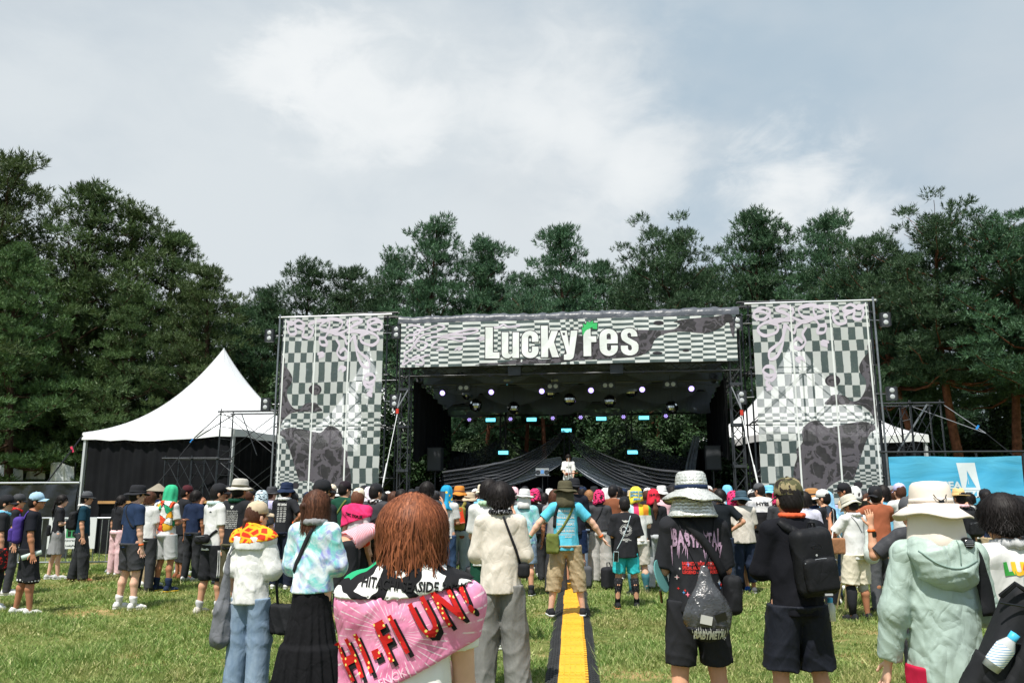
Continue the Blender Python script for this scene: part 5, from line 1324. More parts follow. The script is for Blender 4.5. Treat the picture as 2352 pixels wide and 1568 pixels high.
# ------------------------------------------------------------------ shared meshes in the head frame (facing +y, origin mid-skull)
def data_mesh(name, V, F, smooth=True):
    me = np_mesh(name, V, F)
    if smooth: me.shade_smooth()
    return me
HM = {}
def strands(seed, n, zback, zfront, r=(0.094, 0.112, 0.112), w=0.0045, lift=0.012, flare=0.0, curl=0.02, part=0.0, segs=7, face=0.62, rough=0.006, vee=0.0):
    """ribbons of hair falling from a whorl over the skull and on down"""
    g = np.random.default_rng(seed); th = g.uniform(0, 2 * np.pi, n); s0 = g.uniform(0.0, 0.75, n) ** 0.8
    fr = np.sin(th)                      # +1 = front
    keep = ~((fr > face) & (s0 > 0.35)); th, s0, fr = th[keep], s0[keep], fr[keep]; n = len(th)
    zend = np.where(fr > face, zfront, zback + (zfront - zback) * np.clip((fr + 0.1) / (face + 0.1), 0, 1) ** 1.5 * 0.8) + g.normal(0, 0.016, n) - vee * (np.clip(-fr, 0, 1) ** 3)
    th_w = g.normal(0, 0.10, n); lf = g.uniform(0, lift, n); P = []; L = []
    for i in range(segs + 1):
        q = i / segs; a = th + th_w * q + 0.05 * np.sin(3 * th + 5 * q)
        z = r[2] * np.cos(np.minimum(s0 * 1.2 + 0.05, 1.5)) * (1 - q) + zend * q
        zz = np.clip(z / r[2], -1, 1); rad = np.where(z > 0, np.sqrt(np.maximum(0.02, 1 - zz ** 2)), 1.0)
        low = np.maximum(0, -z); rad = rad + flare * low - curl * np.maximum(0, q - 0.75) * 8 * (low > 0.02)
        x = np.cos(a) * (r[0] + lf) * rad; y = np.sin(a) * (r[1] + lf) * rad - 0.008
        p = np.stack([x + g.normal(0, rough, n) * q, y + g.normal(0, rough, n) * q, z + lf * 0.8 + 0.012], 1); P.append(p)
    P = np.stack(P, 1); tan = np.stack([-np.sin(th), np.cos(th), np.zeros(n)], 1)[:, None] * (w / 2) * np.linspace(1, 0.45, segs + 1)[None, :, None]
    V = np.stack([P - tan, P + tan], 2).reshape(n, -1, 3); b = np.arange(n)[:, None] * (2 * (segs + 1))
    F = np.concatenate([np.stack([b[:, 0] + 2 * i, b[:, 0] + 2 * i + 1, b[:, 0] + 2 * i + 3, b[:, 0] + 2 * i + 2], 1) for i in range(segs)])
    return V.reshape(-1, 3), F
def hair_mesh(style, flat=False):
    if ('hair', style, flat) in HM: return HM[('hair', style, flat)]
    f = Field((-0.16, -0.2, -0.55), (0.16, 0.16, 0.16), 0.008)
    f.ell((0, -0.012, 0.022), (0.088, 0.106, 0.108), k=0.0)
    if style in ('short', 'messy'):
        f.ell((0, -0.045, -0.035), (0.074, 0.07, 0.07), k=0.03)
    elif style == 'bowl':
        f.ell((0, -0.03, 0.0), (0.1, 0.108, 0.095), k=0.02); f.ell((0, -0.05, -0.05), (0.075, 0.068, 0.06), k=0.03)
    elif style == 'bob':
        f.ell((0, -0.025, -0.03), (0.1, 0.108, 0.12), k=0.03)
    elif style in ('long', 'halfup'):
        f.ell((0, -0.03, -0.03), (0.092, 0.1, 0.11), k=0.03); f.cone((0, -0.055, -0.05), (0.0, -0.085, -0.27), 0.075, 0.045, 0.03, flat=((0, 1, 0), 0.55))
        if style == 'halfup': f.ell((0, -0.128, 0.0), (0.030, 0.028, 0.026), k=0.01); f.cone((0, -0.135, -0.01), (0.01, -0.125, -0.20), 0.022, 0.010, 0.01)
    elif style in ('pony', 'longpony'):
        f.ell((0, -0.04, -0.03), (0.076, 0.075, 0.08), k=0.03); f.ell((0, -0.12, -0.03), (0.024, 0.022, 0.024), k=0.01)
        if style == 'pony': f.cone((0, -0.125, -0.04), (0, -0.15, -0.15), 0.024, 0.012, 0.015)
        else: f.cone((0, -0.125, -0.04), (0, -0.15, -0.2), 0.03, 0.048, 0.02, flat=((0, 1, 0), 0.5)); f.cone((0, -0.15, -0.2), (0.0, -0.14, -0.38), 0.048, 0.012, 0.02, flat=((0, 1, 0), 0.5))
    # open the face
    f.rbox((0, 0.115, -0.09), (0.068, 0.085, 0.118), 0.03, sub=True)
    X, Y, Z = f.grids(); th = np.arctan2(X, -Y - 0.01)
    amp = {'messy': 0.007, 'bowl': 0.004}.get(style, 0.003)
    f.d = f.d + (amp * np.sin(th * 26 + 9 * np.sin(Z * 14)) * np.sin(Z * 20 + th * 5)).astype(np.float32)
    if style in ('short', 'messy'): f.cut((0, 0, -0.082), (0, 0.3, -1))
    V, F = f.mesh()
    if flat:
        V = V * [0.95, 0.95, 0.96]; me = data_mesh('hair', V, F); HM[('hair', style, flat)] = me; return me
    sp = dict(short=(700, -0.085, -0.01, 0.092, 0.012), messy=(900, -0.085, -0.02, 0.094, 0.02), bowl=(900, -0.075, 0.0, 0.106, 0.014), bob=(900, -0.14, -0.09, 0.102, 0.012), long=(800, -0.24, -0.14, 0.094, 0.012), halfup=(800, -0.24, -0.14, 0.094, 0.012), pony=(500, -0.06, -0.02, 0.09, 0.007), longpony=(500, -0.06, -0.02, 0.09, 0.007))[style]
    V2, F2 = strands(len(style) * 7 + sp[0] % 13, sp[0], sp[1], sp[2], r=(sp[3], sp[3] * 1.17, sp[3] * 1.17), w=0.007, lift=sp[4], rough=0.009, curl=0.0 if style != 'bob' else 0.02, segs=5)
    V, F = np.concatenate([V, V2]), np.concatenate([F, F2 + len(V)]); me = data_mesh('hair', V, F); HM[('hair', style, flat)] = me; return me
def lathe_mesh(name, prof, sx=0.92, sy=1.1, n=36, wob=None, M=None):
    mb = MB(); mb.lathe(prof, n, sx, sy, M, wob); me = bpy.data.meshes.new(name); me.from_pydata(mb.v, [], mb.f); me.update(); me.shade_smooth(); return me
def mb_mesh(name, mb, smooth=True):
    me = bpy.data.meshes.new(name); me.from_pydata(mb.v, [], mb.f); me.update()
    if smooth: me.shade_smooth()
    return me
def hat_mesh(kind):
    """-> list of (part name, mesh, slot) slot 0 main, 1 trim"""
    if ('hat', kind) in HM: return HM[('hat', kind)]
    o = []
    if kind in ('bucket', 'boonie', 'widebucket'):
        bw, dz = dict(bucket=(0.045, 0.045), boonie=(0.062, 0.018), widebucket=(0.085, 0.05))[kind]
        prof = [(0.001, 0.142), (0.045, 0.143), (0.078, 0.138), (0.092, 0.124), (0.099, 0.09), (0.104, 0.04), (0.106, 0.028), (0.104 + bw * 0.5, 0.026 - dz * 0.45), (0.104 + bw, 0.026 - dz), (0.103 + bw, 0.020 - dz), (0.102, 0.018)]
        wob = lambda th, i: ((0.0, 0.0) if i < 6 else (0.004 * math.sin(3 * th + 1), (0.010 * math.sin(2 * th + 0.6) + 0.006 * math.sin(5 * th)) * (i > 6)))
        o.append((kind.replace('wide', '') + '_hat', lathe_mesh('hat', prof, wob=wob), 0)); o.append(('hat_band', lathe_mesh('hat_band', [(0.1055, 0.035), (0.103, 0.06)]), 1))
    elif kind == 'cap':
        o.append(('cap', lathe_mesh('cap', [(0.001, 0.14), (0.045, 0.134), (0.075, 0.112), (0.093, 0.07), (0.098, 0.025), (0.094, 0.022)], wob=lambda th, i: (0.0015 * math.sin(6 * th), 0)), 0))
        mb = MB(); mb.grid(lambda u, v: ((u - 0.5) * 0.165 * (1 - 0.25 * v * v), 0.09 + 0.082 * v * math.sqrt(max(0.05, 1 - (2 * u - 1) ** 2 * 0.55)) - 0.05 * (2 * u - 1) ** 2 * (1 - v), 0.03 - 0.016 * v - 0.03 * (2 * u - 1) ** 2), 16, 6)
        o.append(('visor', mb_mesh('visor', mb), 1)); o.append(('button', lathe_mesh('button', [(0.0, 0.147), (0.008, 0.145), (0.01, 0.138)], 1, 1, 10), 0))
    elif kind in ('fedora', 'straw'):
        w = 0.055 if kind == 'fedora' else 0.062
        prof = [(0.001, 0.118), (0.03, 0.122), (0.06, 0.14), (0.075, 0.135), (0.088, 0.09), (0.098, 0.035), (0.1, 0.03), (0.1 + w * 0.6, 0.027), (0.1 + w, 0.033), (0.1 + w, 0.029), (0.1, 0.024)]
        wob = lambda th, i: (0.0, (0.016 * (-math.sin(th)) if kind == 'fedora' else 0.005 * math.sin(2 * th)) * (i > 6) + (0.012 * math.cos(2 * th) if i in (2, 3) else 0))
        o.append((kind + '_hat', lathe_mesh('hat', prof, wob=wob), 0)); o.append(('hat_band', lathe_mesh('hat_band', [(0.1015, 0.032), (0.0945, 0.066)]), 1))
    elif kind == 'cone':
        o.append(('sun_hat', lathe_mesh('hat', [(0.001, 0.185), (0.03, 0.17), (0.1, 0.115), (0.17, 0.065), (0.2, 0.045), (0.2, 0.04), (0.1, 0.095)], 1, 1.05, wob=lambda th, i: (0, 0.004 * math.sin(3 * th) * (i > 2))), 0))
    elif kind in ('hood', 'cloak'):
        low = -0.24 if kind == 'hood' else -0.36
        prof = [(0.004, 0.158), (0.05, 0.152), (0.085, 0.125), (0.104, 0.075), (0.11, 0.01), (0.112, -0.06), (0.118, -0.13), (0.128, -0.18), (0.15 if kind == 'hood' else 0.2, low), (0.155 if kind == 'hood' else 0.21, low - 0.03)]
        mb = MB(); mb.lathe(prof, 44, 0.95, 1.08, None, lambda th, i: (0.006 * math.sin(7 * th + i * 0.5) * min(1, i / 4) + (0.012 * math.sin(4 * th + 1) if i > 6 else 0), 0.008 * math.sin(3 * th) * (i > 6)), th0=R(128), th1=R(412))
        o.append(('head_towel', mb_mesh('head_towel', mb), 0))
    elif kind == 'towelcap':
        prof = [(0.003, 0.165), (0.05, 0.158), (0.088, 0.13), (0.108, 0.08), (0.115, 0.02), (0.122, -0.05), (0.13, -0.1)]
        mb = MB(); mb.lathe(prof, 40, 0.95, 1.1, None, lambda th, i: (0.007 * math.sin(5 * th + i) * min(1, i / 4), (0.035 * math.cos(th) if i > 4 else 0) + 0.006 * math.sin(6 * th)), th0=R(125), th1=R(415)); o.append(('head_towel', mb_mesh('head_towel', mb), 0))
    HM[('hat', kind)] = o; return o
def neck_flap_mesh():
    if 'flap' in HM: return HM['flap']
    mb = MB(); mb.lathe([(0.104, 0.03), (0.112, -0.04), (0.122, -0.12), (0.138, -0.19)], 24, 0.95, 1.1, None, lambda th, i: (0.005 * math.sin(6 * th) * i / 3, 0), th0=R(185), th1=R(355)); HM['flap'] = mb_mesh('neck_flap', mb); return HM['flap']
def shoe_meshes():
    if 'shoe' in HM: return HM['shoe']
    f = Field((-0.07, -0.12, -0.01), (0.07, 0.22, 0.16), 0.008)
    f.cone((0, -0.055, 0.05), (0, 0.09, 0.045), 0.042, 0.042, 0.02); f.cone((0, 0.09, 0.042), (0.0, 0.15, 0.035), 0.042, 0.034, 0.02); f.cone((0, -0.05, 0.06), (0, -0.035, 0.105), 0.042, 0.04, 0.03, c1=True); f.cut((0, 0, 0.022), (0, 0, -1))
    a = data_mesh('shoe', *f.mesh())
    f = Field((-0.07, -0.12, -0.01), (0.07, 0.22, 0.06), 0.008)
    f.cone((0, -0.058, 0.02), (0, 0.09, 0.02), 0.044, 0.047, 0.01); f.cone((0, 0.09, 0.02), (0.0, 0.155, 0.02), 0.047, 0.035, 0.02); f.cut((0, 0, 0.0), (0, 0, -1)); f.cut((0, 0, 0.028), (0, 0, 1))
    b = data_mesh('sole', *f.mesh()); HM['shoe'] = (a, b); return HM['shoe']
def set_obj(name, me, m, parent, M=None, solid=0.0):
    if not len(me.materials): me.materials.append(m)
    o = bpy.data.objects.new(name, me); COL.objects.link(o); o.parent = parent
    if M is not None: o.matrix_local = M
    o.material_slots[0].link = 'OBJECT'; o.material_slots[0].material = m
    if solid: md = o.modifiers.new('thickness', 'SOLIDIFY'); md.thickness = solid; md.offset = 0
    return o

# ------------------------------------------------------------------ people
ARM = dict(down=((.17, -.02, -1), (.06, .16, -1)), loose=((.26, .02, -1), (.12, .2, -1)), front=((.17, .12, -1), (-.42, .85, .15)), hug=((.06, .22, -1), (-.45, .8, .2)), phone=((.40, .45, -.75), (-.30, .45, .85)), crossed=((.20, .22, -1), (-.95, .45, .10)), akimbo=((.80, -.25, -.85), (-.72, .30, -.55)),
           out=((.62, -.02, -.62), (.50, .12, -.72)), up=((.50, .30, -.45), (-.05, .12, 1)), hold=((.15, .08, -1), (-.2, .8, -.55)), hang=((.10, .55, -1), (.0, .35, -1)), pocket=((.35, -.05, -1), (-.18, .2, -1)), camera=((.45, .55, -.35), (-.45, .6, .62)), fore=((.16, .22, -1), (-.1, .75, -.35)))
BODY_CACHE = {}
HS = 1.02
class Person: pass
def unit(v): v = V3(v); return v / np.linalg.norm(v)
def skeleton(arms, stance, bend, lean, hyaw, hpitch, stride, shoulder=1.0):
    j = {}; c, s = math.cos(bend), math.sin(bend)
    def up(p):
        x, y, z = p[0], p[1], p[2] - 0.94; return V3((x + lean * z, y * c + z * s, -y * s + z * c + 0.94))
    B = np.array([[1, 0, 0], [0, c, s], [0, -s, c]]); j['B'] = B
    for nm, sg in (('L', -1), ('R', 1)):
        j['hip' + nm] = V3((sg * 0.088, 0, 0.90)); f = V3((sg * stance / 2, sg * stride, 0)); j['ank' + nm] = f + V3((0, -0.01, 0.085))
        j['knee' + nm] = (j['hip' + nm] + j['ank' + nm]) / 2 + V3((0, 0.025, 0.0)); j['foot' + nm] = f
        j['sho' + nm] = up((sg * 0.158 * shoulder, -0.005, 1.375))
        u, q = ARM[arms[0 if sg < 0 else 1]]; u = unit((u[0] * sg, u[1], u[2])); q = unit((q[0] * sg, q[1], q[2]))
        if bend < 0.5: u, q = unit(B @ u), unit(B @ q)
        j['elb' + nm] = j['sho' + nm] + u * 0.275; j['wri' + nm] = j['elb' + nm] + q * 0.235; j['hd' + nm] = q; j['ud' + nm] = u
    for nm, p in (('pelvis', (0, 0, 0.94)), ('waist', (0, 0, 1.08)), ('chest', (0, 0.0, 1.28)), ('neck', (0, -0.01, 1.42)), ('head', (0, 0.022, 1.581))): j[nm] = up(p)
    j['up'] = up
    Hm = Matrix.Translation(j['head']) @ Matrix.Rotation(-bend, 4, 'X') @ Matrix.Rotation(hyaw, 4, 'Z') @ Matrix.Rotation(hpitch, 4, 'X') @ Matrix.Scale(HS, 4); j['Hm'] = Hm
    return j
def hand(f, wr, d, sg, vox, curl=0.35, spread=1.0, palm=None):
    wr = V3(wr); d = unit(d); pn = unit(palm if palm is not None else np.cross(d, (0, 1, 0.1)) * sg); sd = unit(np.cross(pn, d)); rf = max(0.0085, vox * 0.8)
    f.cone(wr, wr + d * 0.085, 0.026, 0.036, 0.015, flat=(pn, 0.5)); k = 0.004
    for i, (o, L) in enumerate(((-0.030, 0.066), (-0.010, 0.078), (0.011, 0.074), (0.030, 0.058))):
        b = wr + d * 0.085 + sd * o; m = b + unit(d + sd * o * 4 * spread + pn * curl * 0.5) * L * 0.55; e = m + unit(d + sd * o * 4 * spread + pn * curl * 1.6) * L * 0.5
        f.cone(b, m, rf, rf, k); f.cone(m, e, rf, rf * 0.82, k)
    b = wr + d * 0.03 - sd * 0.028; m = b + unit(d * 0.8 - sd * 0.8 + pn * 0.3) * 0.045; f.cone(b, m, rf * 1.25, rf * 1.1, 0.008); f.cone(m, m + unit(d + pn * 0.4 - sd * 0.2) * 0.035, rf * 1.1, rf * 0.9, k)
def body_mesh(key, j, bulk, vox, palms=None):
    if key in BODY_CACHE: return BODY_CACHE[key]
    pts = np.array([j[k] for k in j if isinstance(j[k], np.ndarray) and j[k].shape == (3,) and k[:2] not in ('hd', 'ud')])
    f = Field(pts.min(0) - [0.26, 0.24, 0.1], pts.max(0) + [0.26, 0.24, 0.26], vox); Y = (j['B'] @ V3((0, 1, 0)))
    w = bulk
    f.cone(j['pelvis'], j['waist'], 0.146 * w, 0.122 * w, 0.03, flat=(Y, 0.74)); f.cone(j['waist'], j['chest'], 0.122 * w, 0.138 * w, 0.04, flat=(Y, 0.68))
    [f.cone(j['up']((sg * 0.03, -0.01, 1.425)), j['sho' + nm], 0.05, 0.05 * w, 0.05) for nm, sg in (('L', -1), ('R', 1))]; f.cone(j['neck'], j['head'] - V3(j['B'] @ V3((0, 0.005, 0.05))), 0.058, 0.05, 0.03)
    for nm, sg in (('L', -1), ('R', 1)):
        f.cone(j['hip' + nm], j['knee' + nm], 0.084 * w, 0.053 * w, 0.03); f.cone(j['knee' + nm], j['knee' + nm] * 0.68 + j['ank' + nm] * 0.32 + V3((0, -0.018, 0)), 0.050 * w, 0.055 * w, 0.02); f.cone(j['knee' + nm] * 0.68 + j['ank' + nm] * 0.32 + V3((0, -0.018, 0)), j['ank' + nm], 0.053 * w, 0.033, 0.02)
        f.cone(j['ank' + nm] - V3((0, 0.02, 0.04)), j['foot' + nm] + V3((sg * 0.02, 0.14, 0.035)), 0.036, 0.03, 0.02)
        a, e, q = j['sho' + nm], j['elb' + nm], j['wri' + nm]
        f.cone(a, e, 0.049 * w, 0.038 * w, 0.03); f.cone(e, e * 0.7 + q * 0.3, 0.037 * w, 0.040 * w, 0.02); f.cone(e * 0.7 + q * 0.3, q, 0.039 * w, 0.026, 0.02)
        hand(f, q, j['hd' + nm], sg, vox, palm=None if not palms else palms.get(nm), curl=0.35 if not palms else palms.get('curl', 0.35))
    Hm = np.array(j['Hm']); Rt = Hm[:3, :3] / HS; o = Hm[:3, 3]; h = lambda x, y, z: o + HS * Rt @ V3((x, y, z)); E_ = lambda c, r, k: f.ell(c, V3(r) * HS, Rt, k)
    E_(h(0, -0.012, 0.022), (0.077, 0.096, 0.094), 0.02); E_(h(0, 0.028, -0.045), (0.060, 0.062, 0.070), 0.03); E_(h(0, 0.055, -0.095), (0.026, 0.022, 0.018), 0.02)
    f.cone(h(0, 0.082, 0.0), h(0, 0.104, -0.035), 0.010, 0.013, 0.012); E_(h(0, 0.08, -0.068), (0.022, 0.012, 0.008), 0.01); E_(h(0, 0.078, 0.022), (0.05, 0.014, 0.008), 0.015)
    for sg in (-1, 1): E_(h(sg * 0.08, -0.006, -0.022), (0.010, 0.020, 0.032), 0.008)
    V, F = f.mesh(); me = data_mesh('body', V, F); BODY_CACHE[key] = me; return me
def top_field(j, o, bulk, vox):
    """shirt: o has hem, sleeve, ease, neck, boxy, srad, fold, wl, seed"""
    e = o.get('ease', 0.022) * 0.62; w = bulk; up = j['up']; Y = j['B'] @ V3((0, 1, 0)); hem = o.get('hem', 0.84)
    pts = np.array([j[k] for k in ('shoL', 'shoR', 'elbL', 'elbR', 'wriL', 'wriR', 'pelvis', 'neck')] + [up((0, 0, hem)), up((0, 0, 1.5))])
    f = Field(pts.min(0) - [0.2, 0.26, 0.06], pts.max(0) + [0.2, 0.26, 0.1], vox)
    bx = o.get('boxy', 0.0) * 0.7
    f.cone(up((0, 0, 1.31)), up((0, 0, 1.12)), (0.138 + bx * 0.3) * w + e, (0.130 + bx) * w + e, 0.03, flat=(Y, 0.72)); f.cone(up((0, -0.0, 1.12)), up((0, 0, hem - 0.05)), (0.130 + bx) * w + e, (0.155 + bx * 1.2) * w + e * 1.2, 0.04, flat=(Y, 0.80))
    for nm, sg in (('L', -1), ('R', 1)): f.cone(up((sg * 0.028, -0.014, 1.425)), j['sho' + nm], 0.055, 0.050 * w + e * 0.7, 0.045)
    f.cone(up((0, -0.018, 1.36)), up((0, -0.014, 1.47)), 0.095 * w, 0.058, 0.04, flat=(Y, 0.85))
    sl = o.get('sleeve', 0.75); sr = o.get('srad', 0.0) * 0.8
    for nm in 'LR':
        a, b, q = j['sho' + nm], j['elb' + nm], j['wri' + nm]
        t = min(1, sl); p = a + (b - a) * t
        f.cone(a, p, 0.050 * w + e * 0.8, 0.046 * w + e * 1.15 + sr, 0.03, c1=sl <= 1)
        if sl > 1: f.cone(p, p + (q - b) * (sl - 1), 0.046 * w + e * 1.1 + sr, 0.032 + e + sr, 0.03, c1=True)
    f.add(folds(o.get('seed', 1), o.get('fold', 0.007), o.get('wl', 0.13), tilt=0.8))
    if o.get('fine'): f.add(folds(o.get('seed', 1) + 50, o['fine'], 0.055, (1, 1, 0.6)))
    Xh, Yh, Zh = f.grids(); pel = up((0, 0, hem)); th_ = np.arctan2(Yh - pel[1], Xh - pel[0]); hf = np.clip((pel[2] + 0.22 - Zh) / 0.22, 0, 1) * (np.hypot(Xh - pel[0], Yh - pel[1]) < 0.26)
    if o.get('bendless', 1) and abs(j['B'][1, 2]) < 0.3: f.d = f.d + (0.008 * hf * np.sin(7 * th_ + o.get('seed', 1)) + 0.004 * hf * np.sin(13 * th_ + 2 * o.get('seed', 1))).astype(np.float32)
    hp = up((0, 0, hem)); hn = j['B'] @ V3((0, o.get('hemtilt', 0.0), -1))
    X, Yg, Z = f.grids(); wv = 0.006 * np.sin(9 * X + 7 * Yg)
    f.d = np.maximum(f.d, ((X - hp[0]) * hn[0] + (Yg - hp[1]) * hn[1] + (Z - hp[2]) * hn[2] + wv).astype(np.float32))
    # collars: cut above the neck line
    nk = o.get('neck', 1.455); npnt = up((0, -0.01, nk)); nn = j['B'] @ V3((0, 0.28, 1)); f.cut(npnt, nn)
    return f
def bottom_field(j, o, bulk, vox):
    e = o.get('ease', 0.02) * 0.75; w = bulk; kind = o['kind']; L = o.get('len', 0.06)
    pts = np.array([j[k] for k in ('hipL', 'hipR', 'ankL', 'ankR', 'kneeL', 'kneeR')])
    wd = 0.42 if kind == 'skirt' else 0.2
    f = Field((pts[:, 0].min() - wd, pts[:, 1].min() - wd, L - 0.05), (pts[:, 0].max() + wd, pts[:, 1].max() + wd, 1.12), vox)
    if kind == 'skirt':
        fl = o.get('flare', 0.30); f.cone((0, 0, 1.06), (0, 0, 0.86), 0.125 * w + e, 0.16 * w + e, 0.03, flat=((0, 1, 0), 0.8)); f.cone((0, 0, 0.86), (0, 0, L - 0.02), 0.16 * w + e, fl, 0.05, flat=((0, 1, 0), 0.85), c1=True)
        X, Y, Z = f.grids(); th = np.arctan2(Y, X); amp = np.clip((1.0 - Z) / 0.9, 0, 1); n = o.get('pleats', 15)
        f.d = f.d + (amp * o.get('pleat', 0.022) * (np.sin(n * th + 1.5 * np.sin(3 * th + 2.5 * Z)) + 0.4 * np.sin(2.3 * n * th + 4 * Z))).astype(np.float32)
        if o.get('tier'): f.d = f.d + (0.012 * np.clip((Z - o['tier']) * 60, -1, 1) * (Z < 1.0)).astype(np.float32)
    else:
        f.cone((0, 0, 1.05), (0, 0, 0.92), 0.122 * w + e * 0.3, 0.138 * w + e * 0.7, 0.03, flat=((0, 1, 0), 0.8)); f.ell((0, -0.028, 0.91), (0.136 * w + e * 0.7, 0.112 * w + e * 0.8, 0.085), k=0.03)
        for nm in 'LR':
            h, k_, a = j['hip' + nm], j['knee' + nm], j['ank' + nm]; wide = o.get('wide', 0.0) * 0.6
            tot = h[2] - L; 
            if L > k_[2]:
                t = (h[2] - L) / (h[2] - k_[2]); f.cone(h, h + (k_ - h) * t, 0.086 * w + e, 0.066 * w + e * 1.2 + wide + 0.006, 0.014, c1=True)
            else:
                f.cone(h, k_, 0.084 * w + e, 0.062 * w + e + wide, 0.016); t = (k_[2] - L) / (k_[2] - a[2]); f.cone(k_, k_ + (a - k_) * min(1.06, t), 0.064 * w + e + wide, 0.048 * w + e + o.get('hemw', 0.0) * 0.6, 0.025, c1=True)
        fo = folds(o.get('seed', 2), o.get('fold', 0.007), o.get('wl', 0.12), (1.0, 1.0, 0.45), 0.8); f.add(fo)
        if o.get('fine'): f.add(folds(o.get('seed', 2) + 50, o['fine'], 0.05, (1, 1, 1.4)))
    if kind != 'skirt':
        X, Y, Z = f.grids(); bn = np.clip((L + 0.22 - Z) / 0.2, 0, 1) + 0.5 * np.exp(-((Z - 0.48) / 0.07) ** 2) * (L < 0.4)
        f.d = f.d - (0.006 * bn * (1 - np.abs(np.sin(38 * Z + 3 * np.sin(9 * X + 5 * Y) + 5 * X))) ** 2).astype(np.float32)
    f.cut((0, 0, o.get('waist', 1.04)), (0, 0, 1)); f.cut((0, 0, L - 0.02), (0, 0, -1))
    return f
PIDX = [0]
CLOTH_CACHE = {}
EYE_M = mat('eye_dark', srgb(30, 24, 22), 0.25)
def eyes(p, M, s):
    for sg in (-1, 1):
        if 'eye' not in HM: HM['eye'] = lathe_mesh('eye', [(0, 0.007), (0.006, 0.005), (0.011, 0.0)], 1, 0.6, 10, M=Matrix.Rotation(-math.pi / 2, 4, 'X'))
        set_obj('eye', HM['eye'], EYE_M, p, M @ Matrix.Translation((sg * 0.032, 0.0825, 0.0)))
    if 'lips' not in HM:
        HM['lips'] = lathe_mesh('lips', [(0, 0.006), (0.018, 0.003), (0.022, 0.0)], 1, 0.35, 12, M=Matrix.Rotation(-math.pi / 2, 4, 'X'))
    set_obj('lips', HM['lips'], mat('lips_skin', srgb(176, 104, 92), 0.5), p, M @ Matrix.Translation((0, 0.0885, -0.068)))
def make_person(label, x, y, rot=0.0, H=1.70, z0=0.0, bulk=1.0, arms=('down', 'down'), stance=0.24, bend=0.0, lean=0.0, head=(0, 0), stride=0.0, skin='mid', hair=('short', 'black'), hat=None, top=None, bottom=None,
                shoes=('white', 'white'), socks=None, vox=0.012, face=False, group=None, cat='person', key=None, palms=None, toe=0.15, scarf=None, bare=False, strand=None):
    bulk = bulk * 0.95; s = H / 1.70; p = Person(); stance = max(stance, 0.25) if not bottom or bottom['kind'] != 'skirt' else stance; PIDX[0] += 1
    root = thing('person', label, cat, (x, y, z0), R(rot), group); root.scale = (s, s, s); p.root = root; p.s = s
    j = skeleton(arms, stance, bend, lean, R(head[0]), R(head[1]), stride); p.j = j; p.vox = vox
    bk = (arms, stance, bend, lean, head, stride, bulk, vox, str(palms))
    bm = body_mesh(bk, j, bulk, vox, palms); set_obj('body', bm, SKIN[skin], root)
    def piece(kind, o, fieldfn, name):
        ck = (kind, bk, tuple(sorted((k, v) for k, v in o.items() if k not in ('m', 'name')))) if not o.get('uniq') else None
        if ck and ck in CLOTH_CACHE: V, F, me = CLOTH_CACHE[ck]
        else:
            V, F = fieldfn(j, o, bulk, vox).mesh()
            if o.get('relax', 1): V = relax(V, F, o.get('relax', 1), 0.4)
            me = data_mesh(name, V, F)
            if ck: CLOTH_CACHE[ck] = (V, F, me)
        return V, F, set_obj(o.get('name', name), me, o['m'], root)
    p.bvh = {}
    if bottom and top: bottom['waist'] = min(bottom.get('waist', 1.04), top.get('hem', 0.84) + 0.065)
    if bottom:
        V, F, p.bottom = piece('b', bottom, bottom_field, {'skirt': 'skirt', 'shorts': 'shorts'}.get(bottom['kind'], 'trousers')); p.bdata = (V, F)
    if top:
        V, F, p.top = piece('t', top, top_field, 'shirt'); p.tdata = (V, F)
    Hm = j['Hm']; p.Hm = Hm
    if hair:
        if strand: 
            me = hair_mesh(hair[0]); ho = set_obj('hair', me, HAIR[hair[1]], root, Hm); V, F = strand; set_obj('hair_strands', data_mesh('hair_strands', V, F), HAIR[hair[1]], ho)
        else: set_obj('hair', hair_mesh(hair[0], bool(hat)), HAIR[hair[1]], root, Hm)
    if hat:
        kind, m0 = hat[0], hat[1]; m1 = hat[2] if len(hat) > 2 and hat[2] else m0; hs = 0.96 * (hat[3] if len(hat) > 3 else 1.0); hy = hat[4] if len(hat) > 4 else 0
        M = Hm @ Matrix.Rotation(R(hy), 4, 'Z') @ Matrix.Rotation(R(-3), 4, 'X') @ Matrix.Scale(hs, 4); first = None
        for nm, me, slot in hat_mesh(kind):
            o = set_obj(nm, me, m0 if slot == 0 else m1, root if first is None else first, M if first is None else None, 0.004); first = first or o
        p.hat = first
    if face: eyes(root, Hm, s)
    if shoes and not bare:
        a, b = shoe_meshes()
        for nm, sg in (('L', -1), ('R', 1)):
            M = Matrix.Translation(j['foot' + nm]) @ Matrix.Rotation(-sg * toe, 4, 'Z') @ Matrix.Scale(0.93, 4)
            o = set_obj('shoe', a, shoes[0] if not isinstance(shoes[0], str) else K(shoes[0]), root, M); set_obj('sole', b, shoes[1] if not isinstance(shoes[1], str) else K(shoes[1]), o)
    if socks:
        m, hgt = socks
        for nm in 'LR':
            a = j['ank' + nm]; k_ = j['knee' + nm]; t = min(0.95, (hgt - a[2]) / (k_[2] - a[2])); top_ = a + (k_ - a) * t
            r0, r1 = 0.043, 0.046 + 0.022 * bulk * min(1, max(0, t) * 1.6)
            MB().tube([tuple(a - V3((0, 0, 0.03))), tuple(a + (top_ - a) * 0.3), tuple(a + (top_ - a) * 0.7 - V3((0, 0.012, 0))), tuple(top_ - V3((0, 0.006, 0)))], [r0, r0, (r0 + r1) / 2 + 0.008 * min(1, t * 2), r1], 12).build('sock', m, root, True)
